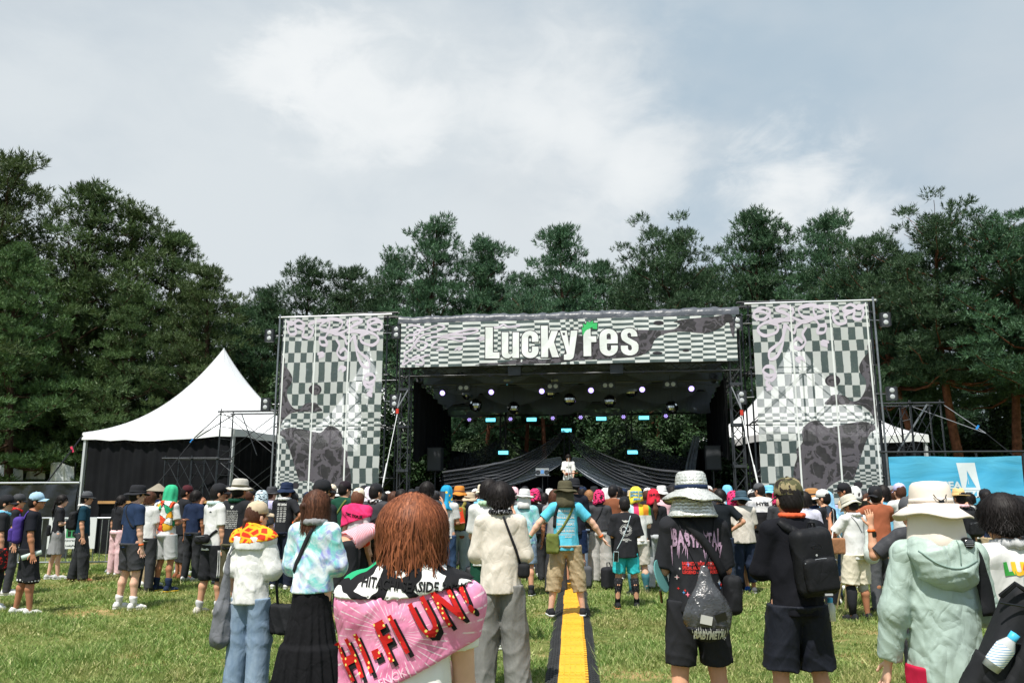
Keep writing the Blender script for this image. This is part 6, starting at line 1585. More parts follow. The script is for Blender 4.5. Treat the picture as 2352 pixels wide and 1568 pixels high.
    if scarf is not None:
        f = Field((-0.2, -0.2, 1.3), (0.2, 0.2, 1.55), 0.008); V_ = j['up']
        n = 16
        for i in range(n):
            a0, a1 = 2 * math.pi * i / n, 2 * math.pi * (i + 1) / n; q = lambda a: V_((0.085 * math.cos(a), 0.088 * math.sin(a) - 0.012, 1.452 - 0.035 * max(0, math.sin(a))))
            f.cone(q(a0), q(a1), 0.026, 0.026, 0.01)
        f.add(folds(5, 0.008, 0.04)); me = data_mesh('neck_towel', *f.mesh()); set_obj('neck_towel', me, scarf, root)
    return p
def BVH(data): V, F = data; return BVHTree.FromPolygons([tuple(v) for v in V], [tuple(f) for f in F])
def bvh_of(p, which='t'):
    if which not in p.bvh: p.bvh[which] = BVH(p.tdata if which == 't' else p.bdata if which == 'b' else p.xdata)
    return p.bvh[which]
def project(p, pts, which='t', side=-1, off=0.004, yaw=0.0):
    """throw flat (x,z) points onto a garment from behind (side -1) or from the front (+1); yaw turns the throw"""
    tree = bvh_of(p, which); out = []; c, s = math.cos(yaw), math.sin(yaw); last = None
    dv = Vector((-s * -side, c * -side, 0)); ax = Vector((c, s, 0))
    for x, z in pts:
        o = ax * x + Vector((0, 0, z)) - dv * 1.5; hit = tree.ray_cast(o, dv)
        if hit[0] is None:
            if last is None: last = 1.42
            q = o + dv * last
        else:
            last = hit[3]; q = hit[0] - dv * off
        out.append(tuple(q))
    return out
def print_on(p, V, F, cx, cz, m, name, parent=None, which='t', side=-1, sx=1.0, sz=1.0, off=0.004, step=0.03, yaw=0.0):
    V, F = cut_fine(V, F, step); fl = 1 if side < 0 else -1
    P = project(p, [(fl * v[0] * sx + cx, v[1] * sz + cz) for v in V], which, side, off, yaw)
    if side > 0: F = [f[::-1] for f in F]
    return MB().add(P, F).build(name, m, parent or p.top)
def text_on(p, body, size, cx, cz, m, width=None, bold=0.0, parent=None, which='t', side=-1, line=0.9, off=0.004, rot=0.0, yaw=0.0, step=0.03, name='lettering_print', space=1.0):
    V, F = text_mesh(body, size, bold=bold, line=line, space=space); w = max(v[0] for v in V) - min(v[0] for v in V); k = width / w if width else 1.0
    c, s = math.cos(rot), math.sin(rot); V = [(v[0] * k * c - v[1] * s, v[0] * k * s + v[1] * c, 0) for v in V]
    return print_on(p, V, F, cx, cz, m, name, parent, which, side, off=off, yaw=yaw, step=step)
def band_pts(pts, w, n=5):
    line = open_spline(pts, n); L = []; Rr = []
    for i, q in enumerate(line):
        d = line[min(i + 1, len(line) - 1)] - line[max(0, i - 1)]; d = d / (np.linalg.norm(d) + 1e-9); nr = np.array([-d[1], d[0]]) * w / 2; L.append(tuple(q - nr)); Rr.append(tuple(q + nr))
    return L, Rr
def strap_on(p, pts, w, m, name='strap', parent=None, which='t', side=-1, off=0.007, base=None, yaw=0.0, rootobj=None):
    """flat strap laid over a garment through (x,z) way-points"""
    L, Rr = band_pts(pts, w); A = project(p, L, which, side, off, yaw); B = project(p, Rr, which, side, off, yaw); V = []; 
    for a, b in zip(A, B): V += [a, b]
    mb = MB().add(V, [(2 * i, 2 * i + 1, 2 * i + 3, 2 * i + 2) for i in range(len(A) - 1)])
    return mb.build(name, m, parent or p.root, True, off=base, solid=0.004)
class Carried:
    """a bag or other thing worn or held: its own top-level object, built in its carrier's frame"""
    def __init__(s, p, name, label, cat, base, group=None):
        M = Matrix.Translation(p.root.location) @ Matrix.Rotation(p.root.rotation_euler.z, 4, 'Z') @ Matrix.Scale(p.s, 4); w = M @ Vector(base)
        s.r = thing(name, label, cat, tuple(w), p.root.rotation_euler.z, group); s.r.scale = (p.s,) * 3; s.b = base; s.p = p
    def put(s, mb, name, m, parent=None, smooth=False, solid=0.0): return mb.build(name, m, parent or s.r, smooth, off=s.b, solid=solid)
    def field(s, f, name, m, parent=None, rel=1):
        V, F = f.mesh(); V = relax(V, F, rel, 0.4) - V3(s.b); return set_obj(name, data_mesh(name, V, F), m, parent or s.r)
    def strap(s, pts, w, m, **kw): return strap_on(s.p, pts, w, m, parent=s.r, base=s.b, **kw)
def backpack(p, label, m, cx=0.0, zc=1.2, hw=0.14, hh=0.2, dp=0.075, y0=None, mt=None, pocket=True, tilt=0.0, straps=True, vox=0.012, cat='backpack', group='backpacks in the crowd', lumpy=0.01, strapm=None):
    if y0 is None:
        h = bvh_of(p).ray_cast(Vector((cx, -1.5, zc)), Vector((0, 1, 0))); y0 = (h[0].y if h[0] else -0.13)
    b = Carried(p, 'backpack', label, cat, (cx, y0 - dp, zc - hh), group); rot = np.array(Matrix.Rotation(tilt, 3, 'Y'))
    f = Field((cx - hw - .12, y0 - 2 * dp - .1, zc - hh - .1), (cx + hw + .12, y0 + .08, zc + hh + .1), vox)
    f.rbox((cx, y0 - dp + 0.015, zc), (hw, dp, hh), min(dp * 0.85, hw * 0.5), rot, 0.02); f.add(folds(int(cx * 100 + zc * 37) % 90, lumpy, 0.1)); b.field(f, 'pack_body', m)
    if pocket:
        f = Field((cx - hw - .1, y0 - 2 * dp - .14, zc - hh - .05), (cx + hw + .1, y0 + .02, zc + hh * .4), vox); o = rot @ V3((0, 0, -hh * 0.35))
        f.rbox((cx + o[0], y0 - 2 * dp + 0.01, zc + o[2]), (hw * 0.82, 0.035, hh * 0.5), 0.028, rot, 0.02); f.add(folds(3, lumpy * 0.6, 0.08)); b.field(f, 'front_pocket', mt or m)
        zp = [rot @ V3((q * hw * 0.8, 0, -hh * 0.35 + hh * 0.47 - 0.02 * q * q)) for q in np.linspace(-1, 1, 9)]; b.put(MB().tube([(cx + q[0], y0 - 2 * dp - 0.012, zc + q[2]) for q in zp], 0.004, 5), 'zip', STRAPG)
    if straps:
        sm = strapm or m
        for sg in (-1, 1):
            b.strap([(cx + sg * 0.06, zc + hh * 0.8), (sg * 0.10 + cx * 0.4, 1.40), (sg * 0.115, 1.445)], 0.055, sm, name='shoulder_strap', off=0.012)
        b.put(MB().tube([(cx - 0.03, y0 - dp * 0.6, zc + hh * 0.96), (cx - 0.02, y0 - dp * 0.7, zc + hh * 0.96 + 0.04), (cx + 0.02, y0 - dp * 0.7, zc + hh * 0.96 + 0.04), (cx + 0.03, y0 - dp * 0.6, zc + hh * 0.96)], 0.008, 6), 'grab_loop', sm)
    return b
# ------------------------------------------------------------------ special cloths
def special(name, fn, rough=0.8, wave=0.3, metal=0.0):
    key = 'cloth_' + name
    if key in MATS: return MATS[key]
    m = bpy.data.materials.new(key); t = NT(m); MATS[key] = m; co = t.coord(); t.b.inputs['Roughness'].default_value = rough; t.b.inputs['Metallic'].default_value = metal; t.b.inputs['Specular IOR Level'].default_value = 0.2
    t.col(fn(t, co)); t.bump(t.noise(t.map(co, (1, 1, 0.6), rot=(0.3, 0.5, 0)), 11, 3, 0.55, 0.8), wave, 0.02); return m
def tiedye(name, a, b, c, sc=7): return special(name, lambda t, co: t.mix(t.rng(t.noise(co, sc, 4, 0.6, 1.2), 0.40, 0.60), t.mix(t.rng(t.noise(t.map(co, loc=(3, 1, 2)), sc * 1.1, 4, 0.6, 1.0), 0.38, 0.56), a, b), c))
TIE1 = tiedye('tie_dye_pastel', srgb(146, 150, 214), srgb(132, 208, 204), srgb(226, 236, 240)); TIE2 = tiedye('tie_dye_blue', srgb(96, 118, 186), srgb(120, 196, 196), srgb(196, 220, 228), 5)
def stripes(name, a, b, sc, axis='X', thr=0.9):
    def fn(t, co):
        w = t.n('ShaderNodeTexWave', wave_type='BANDS', bands_direction=axis); t.L.new(co, w.inputs[0]); w.inputs['Scale'].default_value = sc; w.inputs['Distortion'].default_value = 0.6; w.inputs['Detail'].default_value = 0
        return t.mix(t.rng(w.outputs['Fac'], thr, thr + 0.06), a, b)
    return special(name, fn)
def cells(name, cols, sc=14, edge=0.035, ec=(0.01, 0.01, 0.012)):
    def fn(t, co):
        w = t.n('ShaderNodeVectorMath', operation='MULTIPLY_ADD'); t.L.new(t.noise(co, 9, 2, 0.5, out='Color'), w.inputs[0]); w.inputs[1].default_value = (0.09,) * 3; t.L.new(co, w.inputs[2])
        c = t.vor(w.outputs[0], sc, 'F1', 'Color'); sp = t.n('ShaderNodeSeparateColor'); t.L.new(c, sp.inputs[0]); n = len(cols)
        r_ = t.ramp(sp.outputs[0], [(i / n, q) for i, q in enumerate(cols)], 'CONSTANT'); d = t.vor(w.outputs[0], sc, 'DISTANCE_TO_EDGE'); return t.mix(t.rng(d, edge, edge + 0.01), ec, r_)
    return special(name, fn)
CARTOON = cells('cartoon_towel', [srgb(232, 232, 228), srgb(230, 84, 50), srgb(240, 184, 58), srgb(46, 168, 120), srgb(236, 176, 204), srgb(232, 232, 228), srgb(240, 170, 50)], 9, 0.03)
CAMO = special('camouflage', lambda t, co: t.mix(t.rng(t.noise(t.map(co, loc=(5, 2, 1)), 17, 3, 0.5, 0.6), 0.54, 0.56), t.mix(t.rng(t.noise(co, 15, 3, 0.5, 0.8), 0.50, 0.52), srgb(142, 130, 98), srgb(84, 84, 58)), srgb(46, 40, 36)))
def denim(name, c, fade): return special(name, lambda t, co: t.mix(t.rng(t.noise(t.map(co, (1, 1, 0.4)), 6, 5, 0.7), 0.3, 0.75), c, fade), 0.85, 0.45)
JEAN_L = denim('denim_light', srgb(104, 126, 152), srgb(150, 168, 186)); JEAN_D = denim('denim_dark', srgb(36, 54, 84), srgb(70, 96, 130)); JEAN_W = denim('denim_washed', srgb(120, 138, 144), srgb(176, 186, 186)); JEAN_B = denim('denim_black', srgb(36, 38, 42), srgb(66, 68, 72)); JEAN_G = denim('denim_grey', srgb(104, 104, 102), srgb(140, 140, 136))
def silver():
    m = bpy.data.materials.new('silver_foil'); t = NT(m); co = t.coord(); t.b.inputs['Metallic'].default_value = 0.45; t.b.inputs['Roughness'].default_value = 0.3
    t.col(t.mix(t.noise(co, 30, 3, 0.6), srgb(186, 188, 184), srgb(246, 246, 240))); a = t.bump(t.vor(co, 60, 'F1', 'Distance'), 0.7, 0.008)
    w = t.n('ShaderNodeTexWave', wave_type='BANDS', bands_direction='Z'); t.L.new(co, w.inputs[0]); w.inputs['Scale'].default_value = 16; w.inputs['Distortion'].default_value = 1.0; t.bump(w.outputs['Fac'], 0.35, 0.006, a); return m
SILVER = silver()
STRAW = special('straw', lambda t, co: t.mix(t.noise(t.map(co, (1, 1, 4)), 60, 3, 0.6), srgb(196, 158, 96), srgb(232, 204, 150)), 0.7, 0.5)
BK = K('black'); WH = K('white'); NV = K('navy')
PRW = mat('print_white', srgb(214, 214, 210), 0.8); PRK = mat('print_black', srgb(22, 22, 24), 0.8); PRR = mat('print_red', srgb(206, 50, 44), 0.8); PRS = mat('print_silver', srgb(180, 182, 184), 0.8); PRP = mat('print_lilac', srgb(176, 146, 172), 0.8, vary=0.3, vscale=60)
PHONE = mat('phone_black', srgb(18, 19, 22), 0.15, spec=0.6); PHONE_C = mat('phone_case', srgb(206, 226, 232), 0.4)
ORANGE_BAND = mat('orange_wristband', srgb(236, 106, 40), 0.5)
def who(label, px, ht, foot=None, Y=None, add=0.012, gap=None, **kw):
    if foot is not None: x, y = G(px, foot)
    else: x, y = XAT(px, Y), Y
    H = AT(px, ht, y)[2] - add
    return make_person(label, x, y, H=H, **kw)
def T(m, **k): k['m'] = m; return k
def Bt(kind, m, **k): k['m'] = m; k['kind'] = kind; return k
def wristband(p, side, m=ORANGE_BAND, name='wristband'):
    j = p.j; w = j['wri' + side]; d = j['hd' + side]; MB().tube([tuple(w - d * 0.035), tuple(w - d * 0.012)], 0.0335, 12).build(name, m, p.root, True)
def phone(p, side, label, up=True, group='phones held in the crowd'):
    j = p.j; w = j['wri' + side] + j['hd' + side] * 0.10; c = Carried(p, 'phone', label, 'phone', tuple(w), group); rot = Matrix.Rotation(R(-15), 3, 'X')
    f = lambda s, mm, nm, dy: c.put(MB().box((w[0], w[1] + dy, w[2] + 0.05), s, rot), nm, mm)
    f((0.078, 0.010, 0.155), PHONE, 'case', 0.0); f((0.070, 0.003, 0.146), mat('phone_screen', srgb(60, 70, 84), 0.1, spec=0.6), 'screen', -0.0068)
GRP = 'people in the audience'

# ================================================================== the near people
# --- woman under the pink towel
def n_sep(t, co, i):
    s_ = t.n('ShaderNodeSeparateXYZ'); t.L.new(co, s_.inputs[0]); return s_.outputs[i]
def pink_fn(t, co):
    ang = t.math('ARCTAN2', t.math('ADD', n_sep(t, co, 0), 0.03), t.math('SUBTRACT', n_sep(t, co, 2), 1.30)); ray_ = t.rng(t.math('SINE', t.math('MULTIPLY', ang, 44.0)), 0.80, 0.92)
    f = t.math('MULTIPLY', ray_, t.rng(t.noise(co, 24, 3, 0.6), 0.46, 0.54)); return t.mix(f, t.mix(t.rng(t.noise(co, 14, 4, 0.6), 0.3, 0.7), srgb(230, 128, 172), srgb(242, 166, 200)), srgb(250, 220, 234))
TOWEL_PINK = special('pink_towel', pink_fn, 0.92, 0.55)
TOWEL_BW = cells('black_white_towel', [srgb(236, 236, 234), srgb(236, 236, 234), srgb(34, 34, 36), srgb(236, 236, 234), srgb(40, 160, 110)], 7, 0.10)
MARQUEE = special('marquee_red', lambda t, co: t.mix(t.rng(t.vor(co, 62, 'F1', 'Distance', 0.25), 0.30, 0.24), srgb(196, 34, 32), srgb(246, 226, 120)), 0.8, 0.1)
p = who('woman with reddish brown bob and pink lettered towel over her shoulders', 948, 1130, Y=2.5, add=0.02, skin='fair', arms=('hug', 'hug'), stance=0.2, vox=0.008, hair=('bob', 'red'), bulk=0.93,
        strand=strands(31, 9500, -0.108, -0.07, r=(0.102, 0.114, 0.112), w=0.0022, lift=0.016, curl=0.03, flare=-1.1, rough=0.007, segs=8), top=T(cloth('white_rib', srgb(236, 234, 232), wave=0.15), hem=1.02, sleeve=0.5, ease=0.018, fold=0.004, seed=3), bottom=Bt('trousers', K('cream'), len=0.06, ease=0.03, wide=0.03, waist=1.07), shoes=('white', 'white'), group=GRP)
def towel_cape(p, name, m, e, cutp, cutn, fold=0.010, ring=False, seed=8, more=None, low=0.95):
    j = p.j; up = j['up']; f = Field((-0.36, -0.30, low), (0.36, 0.26, 1.56), 0.008); Yd = V3((0, 1, 0))
    f.cone(up((0, 0, 1.34)), up((0, 0, 1.05)), 0.145 + e, 0.150 + e, 0.03, flat=(Yd, 0.76)); [f.cone(up((sg * 0.03, -0.012, 1.425)), j['sho' + nm], 0.055 + e, 0.052 + e, 0.05) for nm, sg in (('L', -1), ('R', 1))]
    for nm in 'LR': f.cone(j['sho' + nm], j['elb' + nm], 0.050 + e, 0.046 + e, 0.08)
    f.cone(up((0, -0.015, 1.36)), up((0, -0.02, 1.50)), 0.095 + e, 0.062 + e, 0.05)
    f.add(folds(seed, fold, 0.13, (1, 0.6, 0.8), 0.9)); f.add(folds(seed + 3, fold * 0.4, 0.05))
    f.cut(cutp, cutn)
    if more:
        for a, b in more: f.cut(a, b)
    V, F = f.mesh(); V = relax(V, F, 1, 0.4); o = set_obj(name, data_mesh(name, V, F), m, p.root); p.xdata = (V, F); p.bvh.pop('x', None); return o
tw = towel_cape(p, 'shoulder_towel', TOWEL_PINK, 0.014, (-0.17, 0, 1.085), (0.42, 0, -0.90), 0.012, more=[((0, 0.14, 1.3), (0, 1, 0.1)), ((0, 0, 1.475), (0, 0.3, 1))])
for dx, dz, mm, of in ((0.014, -0.012, PRK, 0.004), (0, 0, MARQUEE, 0.008)):
    text_on(p, 'HI-FI UN!', 0.165, -0.005 + dx, 1.300 + dz, mm, width=0.44, bold=0.0055, space=1.35, which='x', rot=R(29), parent=tw, off=of, step=0.02)
text_on(p, 'FNCKI', 0.035, -0.03, 1.175, mat('print_pale_pink', srgb(246, 206, 224), 0.9), which='x', rot=R(26), parent=tw, off=0.004)
tw2 = towel_cape(p, 'neck_towel', TOWEL_BW, 0.024, (0.0, 0, 1.435), (0.10, 0.25, -0.95), 0.010, seed=19, more=[((0, 0, 1.505), (0, 0.25, 1)), ((0, 0.12, 1.4), (0, 1, 0))])
text_on(p, 'HITACHI SEASIDE PARK', 0.042, 0.02, 1.437, PRK, width=0.33, bold=0.0012, which='x', parent=tw2, off=0.004, step=0.02, rot=R(-4))
g_ = Carried(p, 'waist_bag', 'black waist bag buckled round the back of the pink towel woman', 'bag', (0, -0.16, 0.98)); f = Field((-0.25, -0.26, 0.92), (0.25, 0.05, 1.1), 0.009); f.cone((-0.15, -0.10, 1.0), (0.15, -0.10, 1.0), 0.05, 0.05, 0.02); f.add(folds(4, 0.006, 0.06)); g_.field(f, 'pouch', BK); g_.put(MB().box((0.06, -0.155, 1.0), (0.05, 0.015, 0.035)), 'buckle', PHONE); g_.put(MB().box((-0.09, -0.153, 1.01), (0.012, 0.01, 0.06)), 'buckle', STRAPG)

# --- woman in sage jacket with cream neck-flap hat
SAGE = cloth('sage_nylon', srgb(164, 182, 174), rough=0.5, wave=0.75, spec=0.35, vary=0.04); CRM = cloth('cream_nylon', srgb(226, 214, 202), rough=0.7, wave=0.12, vary=0.03)
p = who('woman in pale sage hooded jacket and cream sun hat with neck flap', 2140, 1100, Y=3.88, add=0.035, rot=-6, arms=('loose', 'front'), stance=0.24, vox=0.008, bulk=1.0, skin='fair', hair=('short', 'black'), hat=('widebucket', CRM, CRM, 1.02), top=T(SAGE, hem=0.80, sleeve=1.99, ease=0.03, boxy=0.015, fold=0.0055, fine=0.003, wl=0.12, seed=21, srad=0.004), bottom=Bt('trousers', cloth('crimson', srgb(176, 30, 62)), ease=0.03, wide=0.02), shoes=('white', 'white'), group=GRP)
o = set_obj('neck_flap', neck_flap_mesh(), CRM, p.hat, Matrix.Diagonal((1.16, 1.2, 1.08, 1)), 0.005)
mb = MB(); mb.tube([(-0.03, -0.118, 0.075), (-0.02, -0.124, 0.055), (0, -0.126, 0.045), (0.02, -0.124, 0.055), (0.03, -0.118, 0.075)], 0.0025, 5); mb.box((0, -0.128, 0.042), (0.022, 0.012, 0.012)); mb.box((0, -0.128, 0.028), (0.01, 0.01, 0.014)); mb.build('cord_lock', PHONE, p.hat)
f = Field((-0.30, -0.32, 1.05), (0.30, 0.1, 1.54), 0.007); f.ell((-0.005, -0.085, 1.36), (0.155, 0.095, 0.115), k=0.03); f.cone((-0.10, -0.04, 1.42), (0.10, -0.04, 1.42), 0.06, 0.06, 0.05); f.ell((0.015, -0.105, 1.285), (0.115, 0.065, 0.075), k=0.05)
f.add(folds(12, 0.010, 0.10, (0.6, 0.6, 1.0))); f.add(folds(15, 0.004, 0.05)); f.cut((0, 0, 1.47), (0, 0.3, 1)); V, F = f.mesh(); set_obj('hood', data_mesh('hood', relax(V, F, 1, .4), F), SAGE, p.root); p.xdata = (V, F)
strap_on(p, [(-0.135, 1.40), (-0.07, 1.345), (0.02, 1.325), (0.12, 1.36)], 0.006, cloth('sage_seam', srgb(126, 148, 140)), name='hood_seam', which='x', off=0.003)
strap_on(p, [(0.03, 1.45), (0.035, 1.40), (0.03, 1.34)], 0.004, cloth('sage_seam', srgb(126, 148, 140)), name='hood_seam', which='x', off=0.003)
wristband(p, 'L')
bag = Carried(p, 'sling_bag', 'large black sling bag with bottle on the back of sage jacket woman', 'bag', (0.24, -0.2, 0.66)); rt = np.array(Matrix.Rotation(R(28), 3, 'Y'))
BAGM = cloth('bag_black', srgb(34, 35, 38), rough=0.7, wave=0.35)
f = Field((-0.1, -0.42, 0.55), (0.55, 0.0, 1.3), 0.010); f.rbox((0.25, -0.22, 0.93), (0.15, 0.085, 0.25), 0.06, rt, 0.02); f.add(folds(7, 0.009, 0.1)); bag.field(f, 'bag_body', BAGM)
f = Field((-0.1, -0.5, 0.5), (0.55, -0.1, 1.1), 0.010); f.rbox((0.27, -0.31, 0.85), (0.12, 0.03, 0.14), 0.028, rt, 0.02); f.add(folds(9, 0.006, 0.09)); bag.field(f, 'front_pocket', BAGM)
f = Field((-0.15, -0.42, 0.62), (0.2, -0.05, 1.02), 0.010); f.cone((0.02, -0.22, 0.76), (0.10, -0.24, 0.90), 0.06, 0.062, 0.02, c1=True); f.add(folds(2, 0.006, 0.06)); bag.field(f, 'bottle_pocket', BAGM)
for a in ((0.13, 1.14, 0.38, 1.06), (0.16, 0.98, 0.40, 0.86)): bag.put(MB().tube([(a[0], -0.312, a[1]), ((a[0] + a[2]) / 2, -0.318, (a[1] + a[3]) / 2 + 0.02), (a[2], -0.305, a[3])], 0.005, 6), 'zip', PHONE)
strap_on(p, [(0.17, 1.10), (0.165, 1.20), (0.14, 1.31), (0.11, 1.40)], 0.07, BAGM, name='strap', off=0.015, parent=bag.r, base=(0.19, -0.27, 0.72)); bag.put(MB().tube([(0.16, -0.26, 1.16), (0.20, -0.32, 1.22), (0.26, -0.3, 1.18)], 0.012, 6), 'grab_loop', BAGM)
b = Carried(p, 'water_bottle', 'clear plastic bottle with pale blue cap in the side pocket of the sling bag', 'bottle', (0.07, -0.24, 0.84)); ax = Matrix.Translation((0.070, -0.295, 0.865)) @ Matrix.Rotation(R(34), 4, 'Y') @ Matrix.Rotation(R(12), 4, 'X')
def pet_mat():
    m = bpy.data.materials.new('clear_bottle'); t = NT(m); t.col((0.9, 0.94, 0.96)); t.b.inputs['Roughness'].default_value = 0.08; t.see_through(0.45); return m
PET = pet_mat(); CAPB = mat('bottle_cap', srgb(70, 178, 220), 0.4)
b.put(MB().lathe([(0.0, 0), (0.036, 0.0), (0.038, 0.08), (0.036, 0.12), (0.018, 0.155), (0.015, 0.165)], 18, M=ax), 'bottle', PET, smooth=True); b.put(MB().lathe([(0.0385, 0.03), (0.0392, 0.06), (0.0392, 0.10), (0.0375, 0.118)], 18, M=ax), 'label_wrap', stripes('bottle_label', srgb(232, 236, 238), srgb(96, 150, 200), 30, 'Z', 0.8), smooth=True); b.put(MB().lathe([(0.019, 0.155), (0.020, 0.185), (0.0, 0.187)], 14, M=ax), 'cap', CAPB, smooth=True)
for o_ in (bag.r, b.r): o_.location = o_.location + Vector((-0.05, -0.07, 0.06))
f_ = Carried(p, 'neck_fan', 'small black neck fan on the collar of sage jacket woman', 'fan', (0.09, -0.15, 1.42)); f = Field((0, -0.24, 1.36), (0.18, -0.02, 1.5), 0.007); f.ell((0.085, -0.13, 1.435), (0.035, 0.03, 0.03), k=0); f_.field(f, 'fan_body', PHONE); 
for k in range(4): f_.put(MB().box((0.085, -0.158, 1.425 + k * 0.008), (0.035, 0.004, 0.003)), 'vent_slit', STRAPG)

# --- man in silver hat
p = who('man in black band tee under a wide silver foil sun hat', 1590, 1081, Y=5.4, add=0.04, rot=2, arms=('front', 'front'), stance=0.30, vox=0.009, bulk=1.08, skin='mid', hair=('short', 'black'), hat=('widebucket', SILVER, NV, 1.12), top=T(BK, hem=0.86, sleeve=0.95, ease=0.03, boxy=0.01, fold=0.009, seed=33), bottom=Bt('shorts', K('black'), len=0.53, ease=0.028, fold=0.009, seed=5), shoes=('black', 'black'), socks=(BK, 0.2), group=GRP)
mb = MB(); mb.lathe([(0.104, 0.03), (0.125, -0.04), (0.150, -0.11), (0.158, -0.118), (0.154, -0.13)], 30, 0.95, 1.1, None, lambda th, i: (0.006 * math.sin(4 * th), 0), th0=R(172), th1=R(368)); mb.build('neck_flap', SILVER, p.hat, True, solid=0.004)
MB().lathe([(0.186, -0.026), (0.188, -0.032), (0.185, -0.036)], 36, 0.92, 1.1, None, lambda th, i: (0.004 * math.sin(3 * th + 1), 0.010 * math.sin(2 * th + 0.6) + 0.006 * math.sin(5 * th))).build('brim_edge', NV, p.hat, True)
rs = random.Random(2); jag = []
for k, ch in enumerate('BABYMETAL'):      # jagged band-logo lettering
    x0 = -0.155 + k * 0.036; h = 0.05 + 0.04 * abs(k - 4) / 4
    V, F = text_mesh(ch, 0.085, bold=0.004); print_on(p, [(v[0] * 0.62, v[1] * (1 + abs(k - 4) * 0.18), 0) for v in V], F, x0 + 0.01, 1.285 + 0.006 * abs(k - 4), PRP, 'lettering_print')
    for q in range(3):
        xx = x0 + rs.uniform(-0.012, 0.03); up_ = rs.choice((-1, 1)); L = rs.uniform(0.04, 0.10) * (1.2 if k in (0, 8) else 0.8)
        print_on(p, [(xx - 0.005, 0.02 * up_, 0), (xx + 0.005, 0.02 * up_, 0), (xx + rs.uniform(-0.02, 0.02), (0.03 + L) * up_, 0)], [(0, 1, 2)], 0, 1.285, PRP, 'spike_print')
for i, s_ in enumerate(('BABYMETAL WORLD TOUR 2026', 'SPECIAL ARENA SHOW IN JAPAN', 'LEGEND - METAL FORTH')): text_on(p, s_, 0.028, 0.01, 1.155 - i * 0.026, PRR, width=0.24, bold=0.001)
for k in range(16):
    a = rs.uniform(0, 6.28); x, z = 0.16 * math.cos(a) * rs.uniform(0.8, 1.05), 1.06 + 0.11 * math.sin(a); q = rs.uniform(0.006, 0.014); st4 = [(q * (1 if i % 2 == 0 else 0.35) * math.cos(i * math.pi / 4), q * 1.3 * (1 if i % 2 == 0 else 0.35) * math.sin(i * math.pi / 4), 0) for i in range(8)]
    print_on(p, st4, [tuple(range(8))], x, z, [PRR, PRW, mat('print_blue', srgb(80, 150, 210), 0.8), mat('print_pink', srgb(236, 130, 150), 0.8)][k % 4], 'star_print', step=0.2)
b = Carried(p, 'drawstring_bag', 'clear black drawstring bag with white lettering on the silver hat man', 'bag', (0.0, -0.25, 0.72), 'drawstring bags')
def clearbag():
    m = bpy.data.materials.new('clear_vinyl'); t = NT(m); co = t.coord(); t.col(t.mix(t.rng(t.vor(co, 14, 'F1', 'Color'), 0.2, 0.9), srgb(26, 27, 30), srgb(96, 98, 102))); t.b.inputs['Roughness'].default_value = 0.12; t.b.inputs['Specular IOR Level'].default_value = 0.7; t.bump(t.noise(co, 26, 3, 0.6, 1.0), 0.6, 0.02); t.see_through(0.15); return m
f = Field((-0.22, -0.42, 0.66), (0.22, -0.1, 1.20), 0.010); f.ell((0.0, -0.25, 0.86), (0.150, 0.075, 0.15), k=0.02); f.cone((0, -0.24, 0.95), (0, -0.21, 1.13), 0.09, 0.03, 0.06, flat=((0, 1, 0), 0.6)); f.add(folds(14, 0.010, 0.08)); V, F = f.mesh(); V = relax(V, F, 1, .4); bb = set_obj('bag_body', data_mesh('bag_body', V - V3(b.b), F), clearbag(), b.r)
f = Field((-0.22, -0.42, 0.66), (0.22, -0.1, 0.86), 0.010); f.ell((0.0, -0.25, 0.86), (0.154, 0.080, 0.155), k=0.02); f.cut((0, 0, 0.80), (0, 0, 1)); V2, F2 = f.mesh(); set_obj('bag_bottom', data_mesh('bag_bottom', V2 - V3(b.b), F2), BK, b.r)
p.xdata = (V2, F2); V, F = text_mesh('BABYMETAL', 0.07, bold=0.003)
def on_bag(V, F, cx, cz, m, nm):
    V, F = cut_fine(V, F, 0.02); P = project(p, [(v[0] + cx, v[1] + cz) for v in V], 'x'); MB().add(P, F).build(nm, m, b.r, off=b.b)
w = max(v[0] for v in V) - min(v[0] for v in V); on_bag([(v[0] / w * 0.20, v[1], 0) for v in V], F, 0, 0.752, PRW, 'lettering_print')
for k in range(15): x = -0.105 + k * 0.015; on_bag([(x - 0.003, 0, 0), (x + 0.003, 0, 0), (x + rs.uniform(-0.01, 0.01), rs.uniform(0.02, 0.05), 0)], [(0, 1, 2)], 0, 0.765, PRW, 'spike_print')
b.put(MB().box((-0.03, -0.325, 0.845), (0.07, 0.01, 0.05), Matrix.Rotation(0.2, 3, 'Y')), 'boxed_item', mat('carton_white', srgb(190, 190, 186), 0.5)); b.put(MB().box((0.06, -0.322, 0.86), (0.07, 0.012, 0.045), Matrix.Rotation(-0.3, 3, 'Y')), 'boxed_item', PHONE)
for sg in (-1, 1): b.strap([(sg * 0.02, 1.13), (sg * 0.08, 1.28), (sg * 0.125, 1.44)], 0.008, BK, name='cord')
s_ = Carried(p, 'shoulder_bag', 'black shoulder bag with wide strap at the right hip of silver hat man', 'bag', (0.17, -0.1, 0.86)); s_.strap([(-0.09, 1.44), (0.0, 1.33), (0.10, 1.20), (0.17, 1.07)], 0.055, BAGM, off=0.012); f = Field((0.08, -0.22, 0.8), (0.36, 0.14, 1.12), 0.01); f.rbox((0.21, -0.05, 0.96), (0.055, 0.10, 0.12), 0.04, None, 0.02); f.add(folds(6, 0.01, 0.07)); s_.field(f, 'bag_body', BAGM)
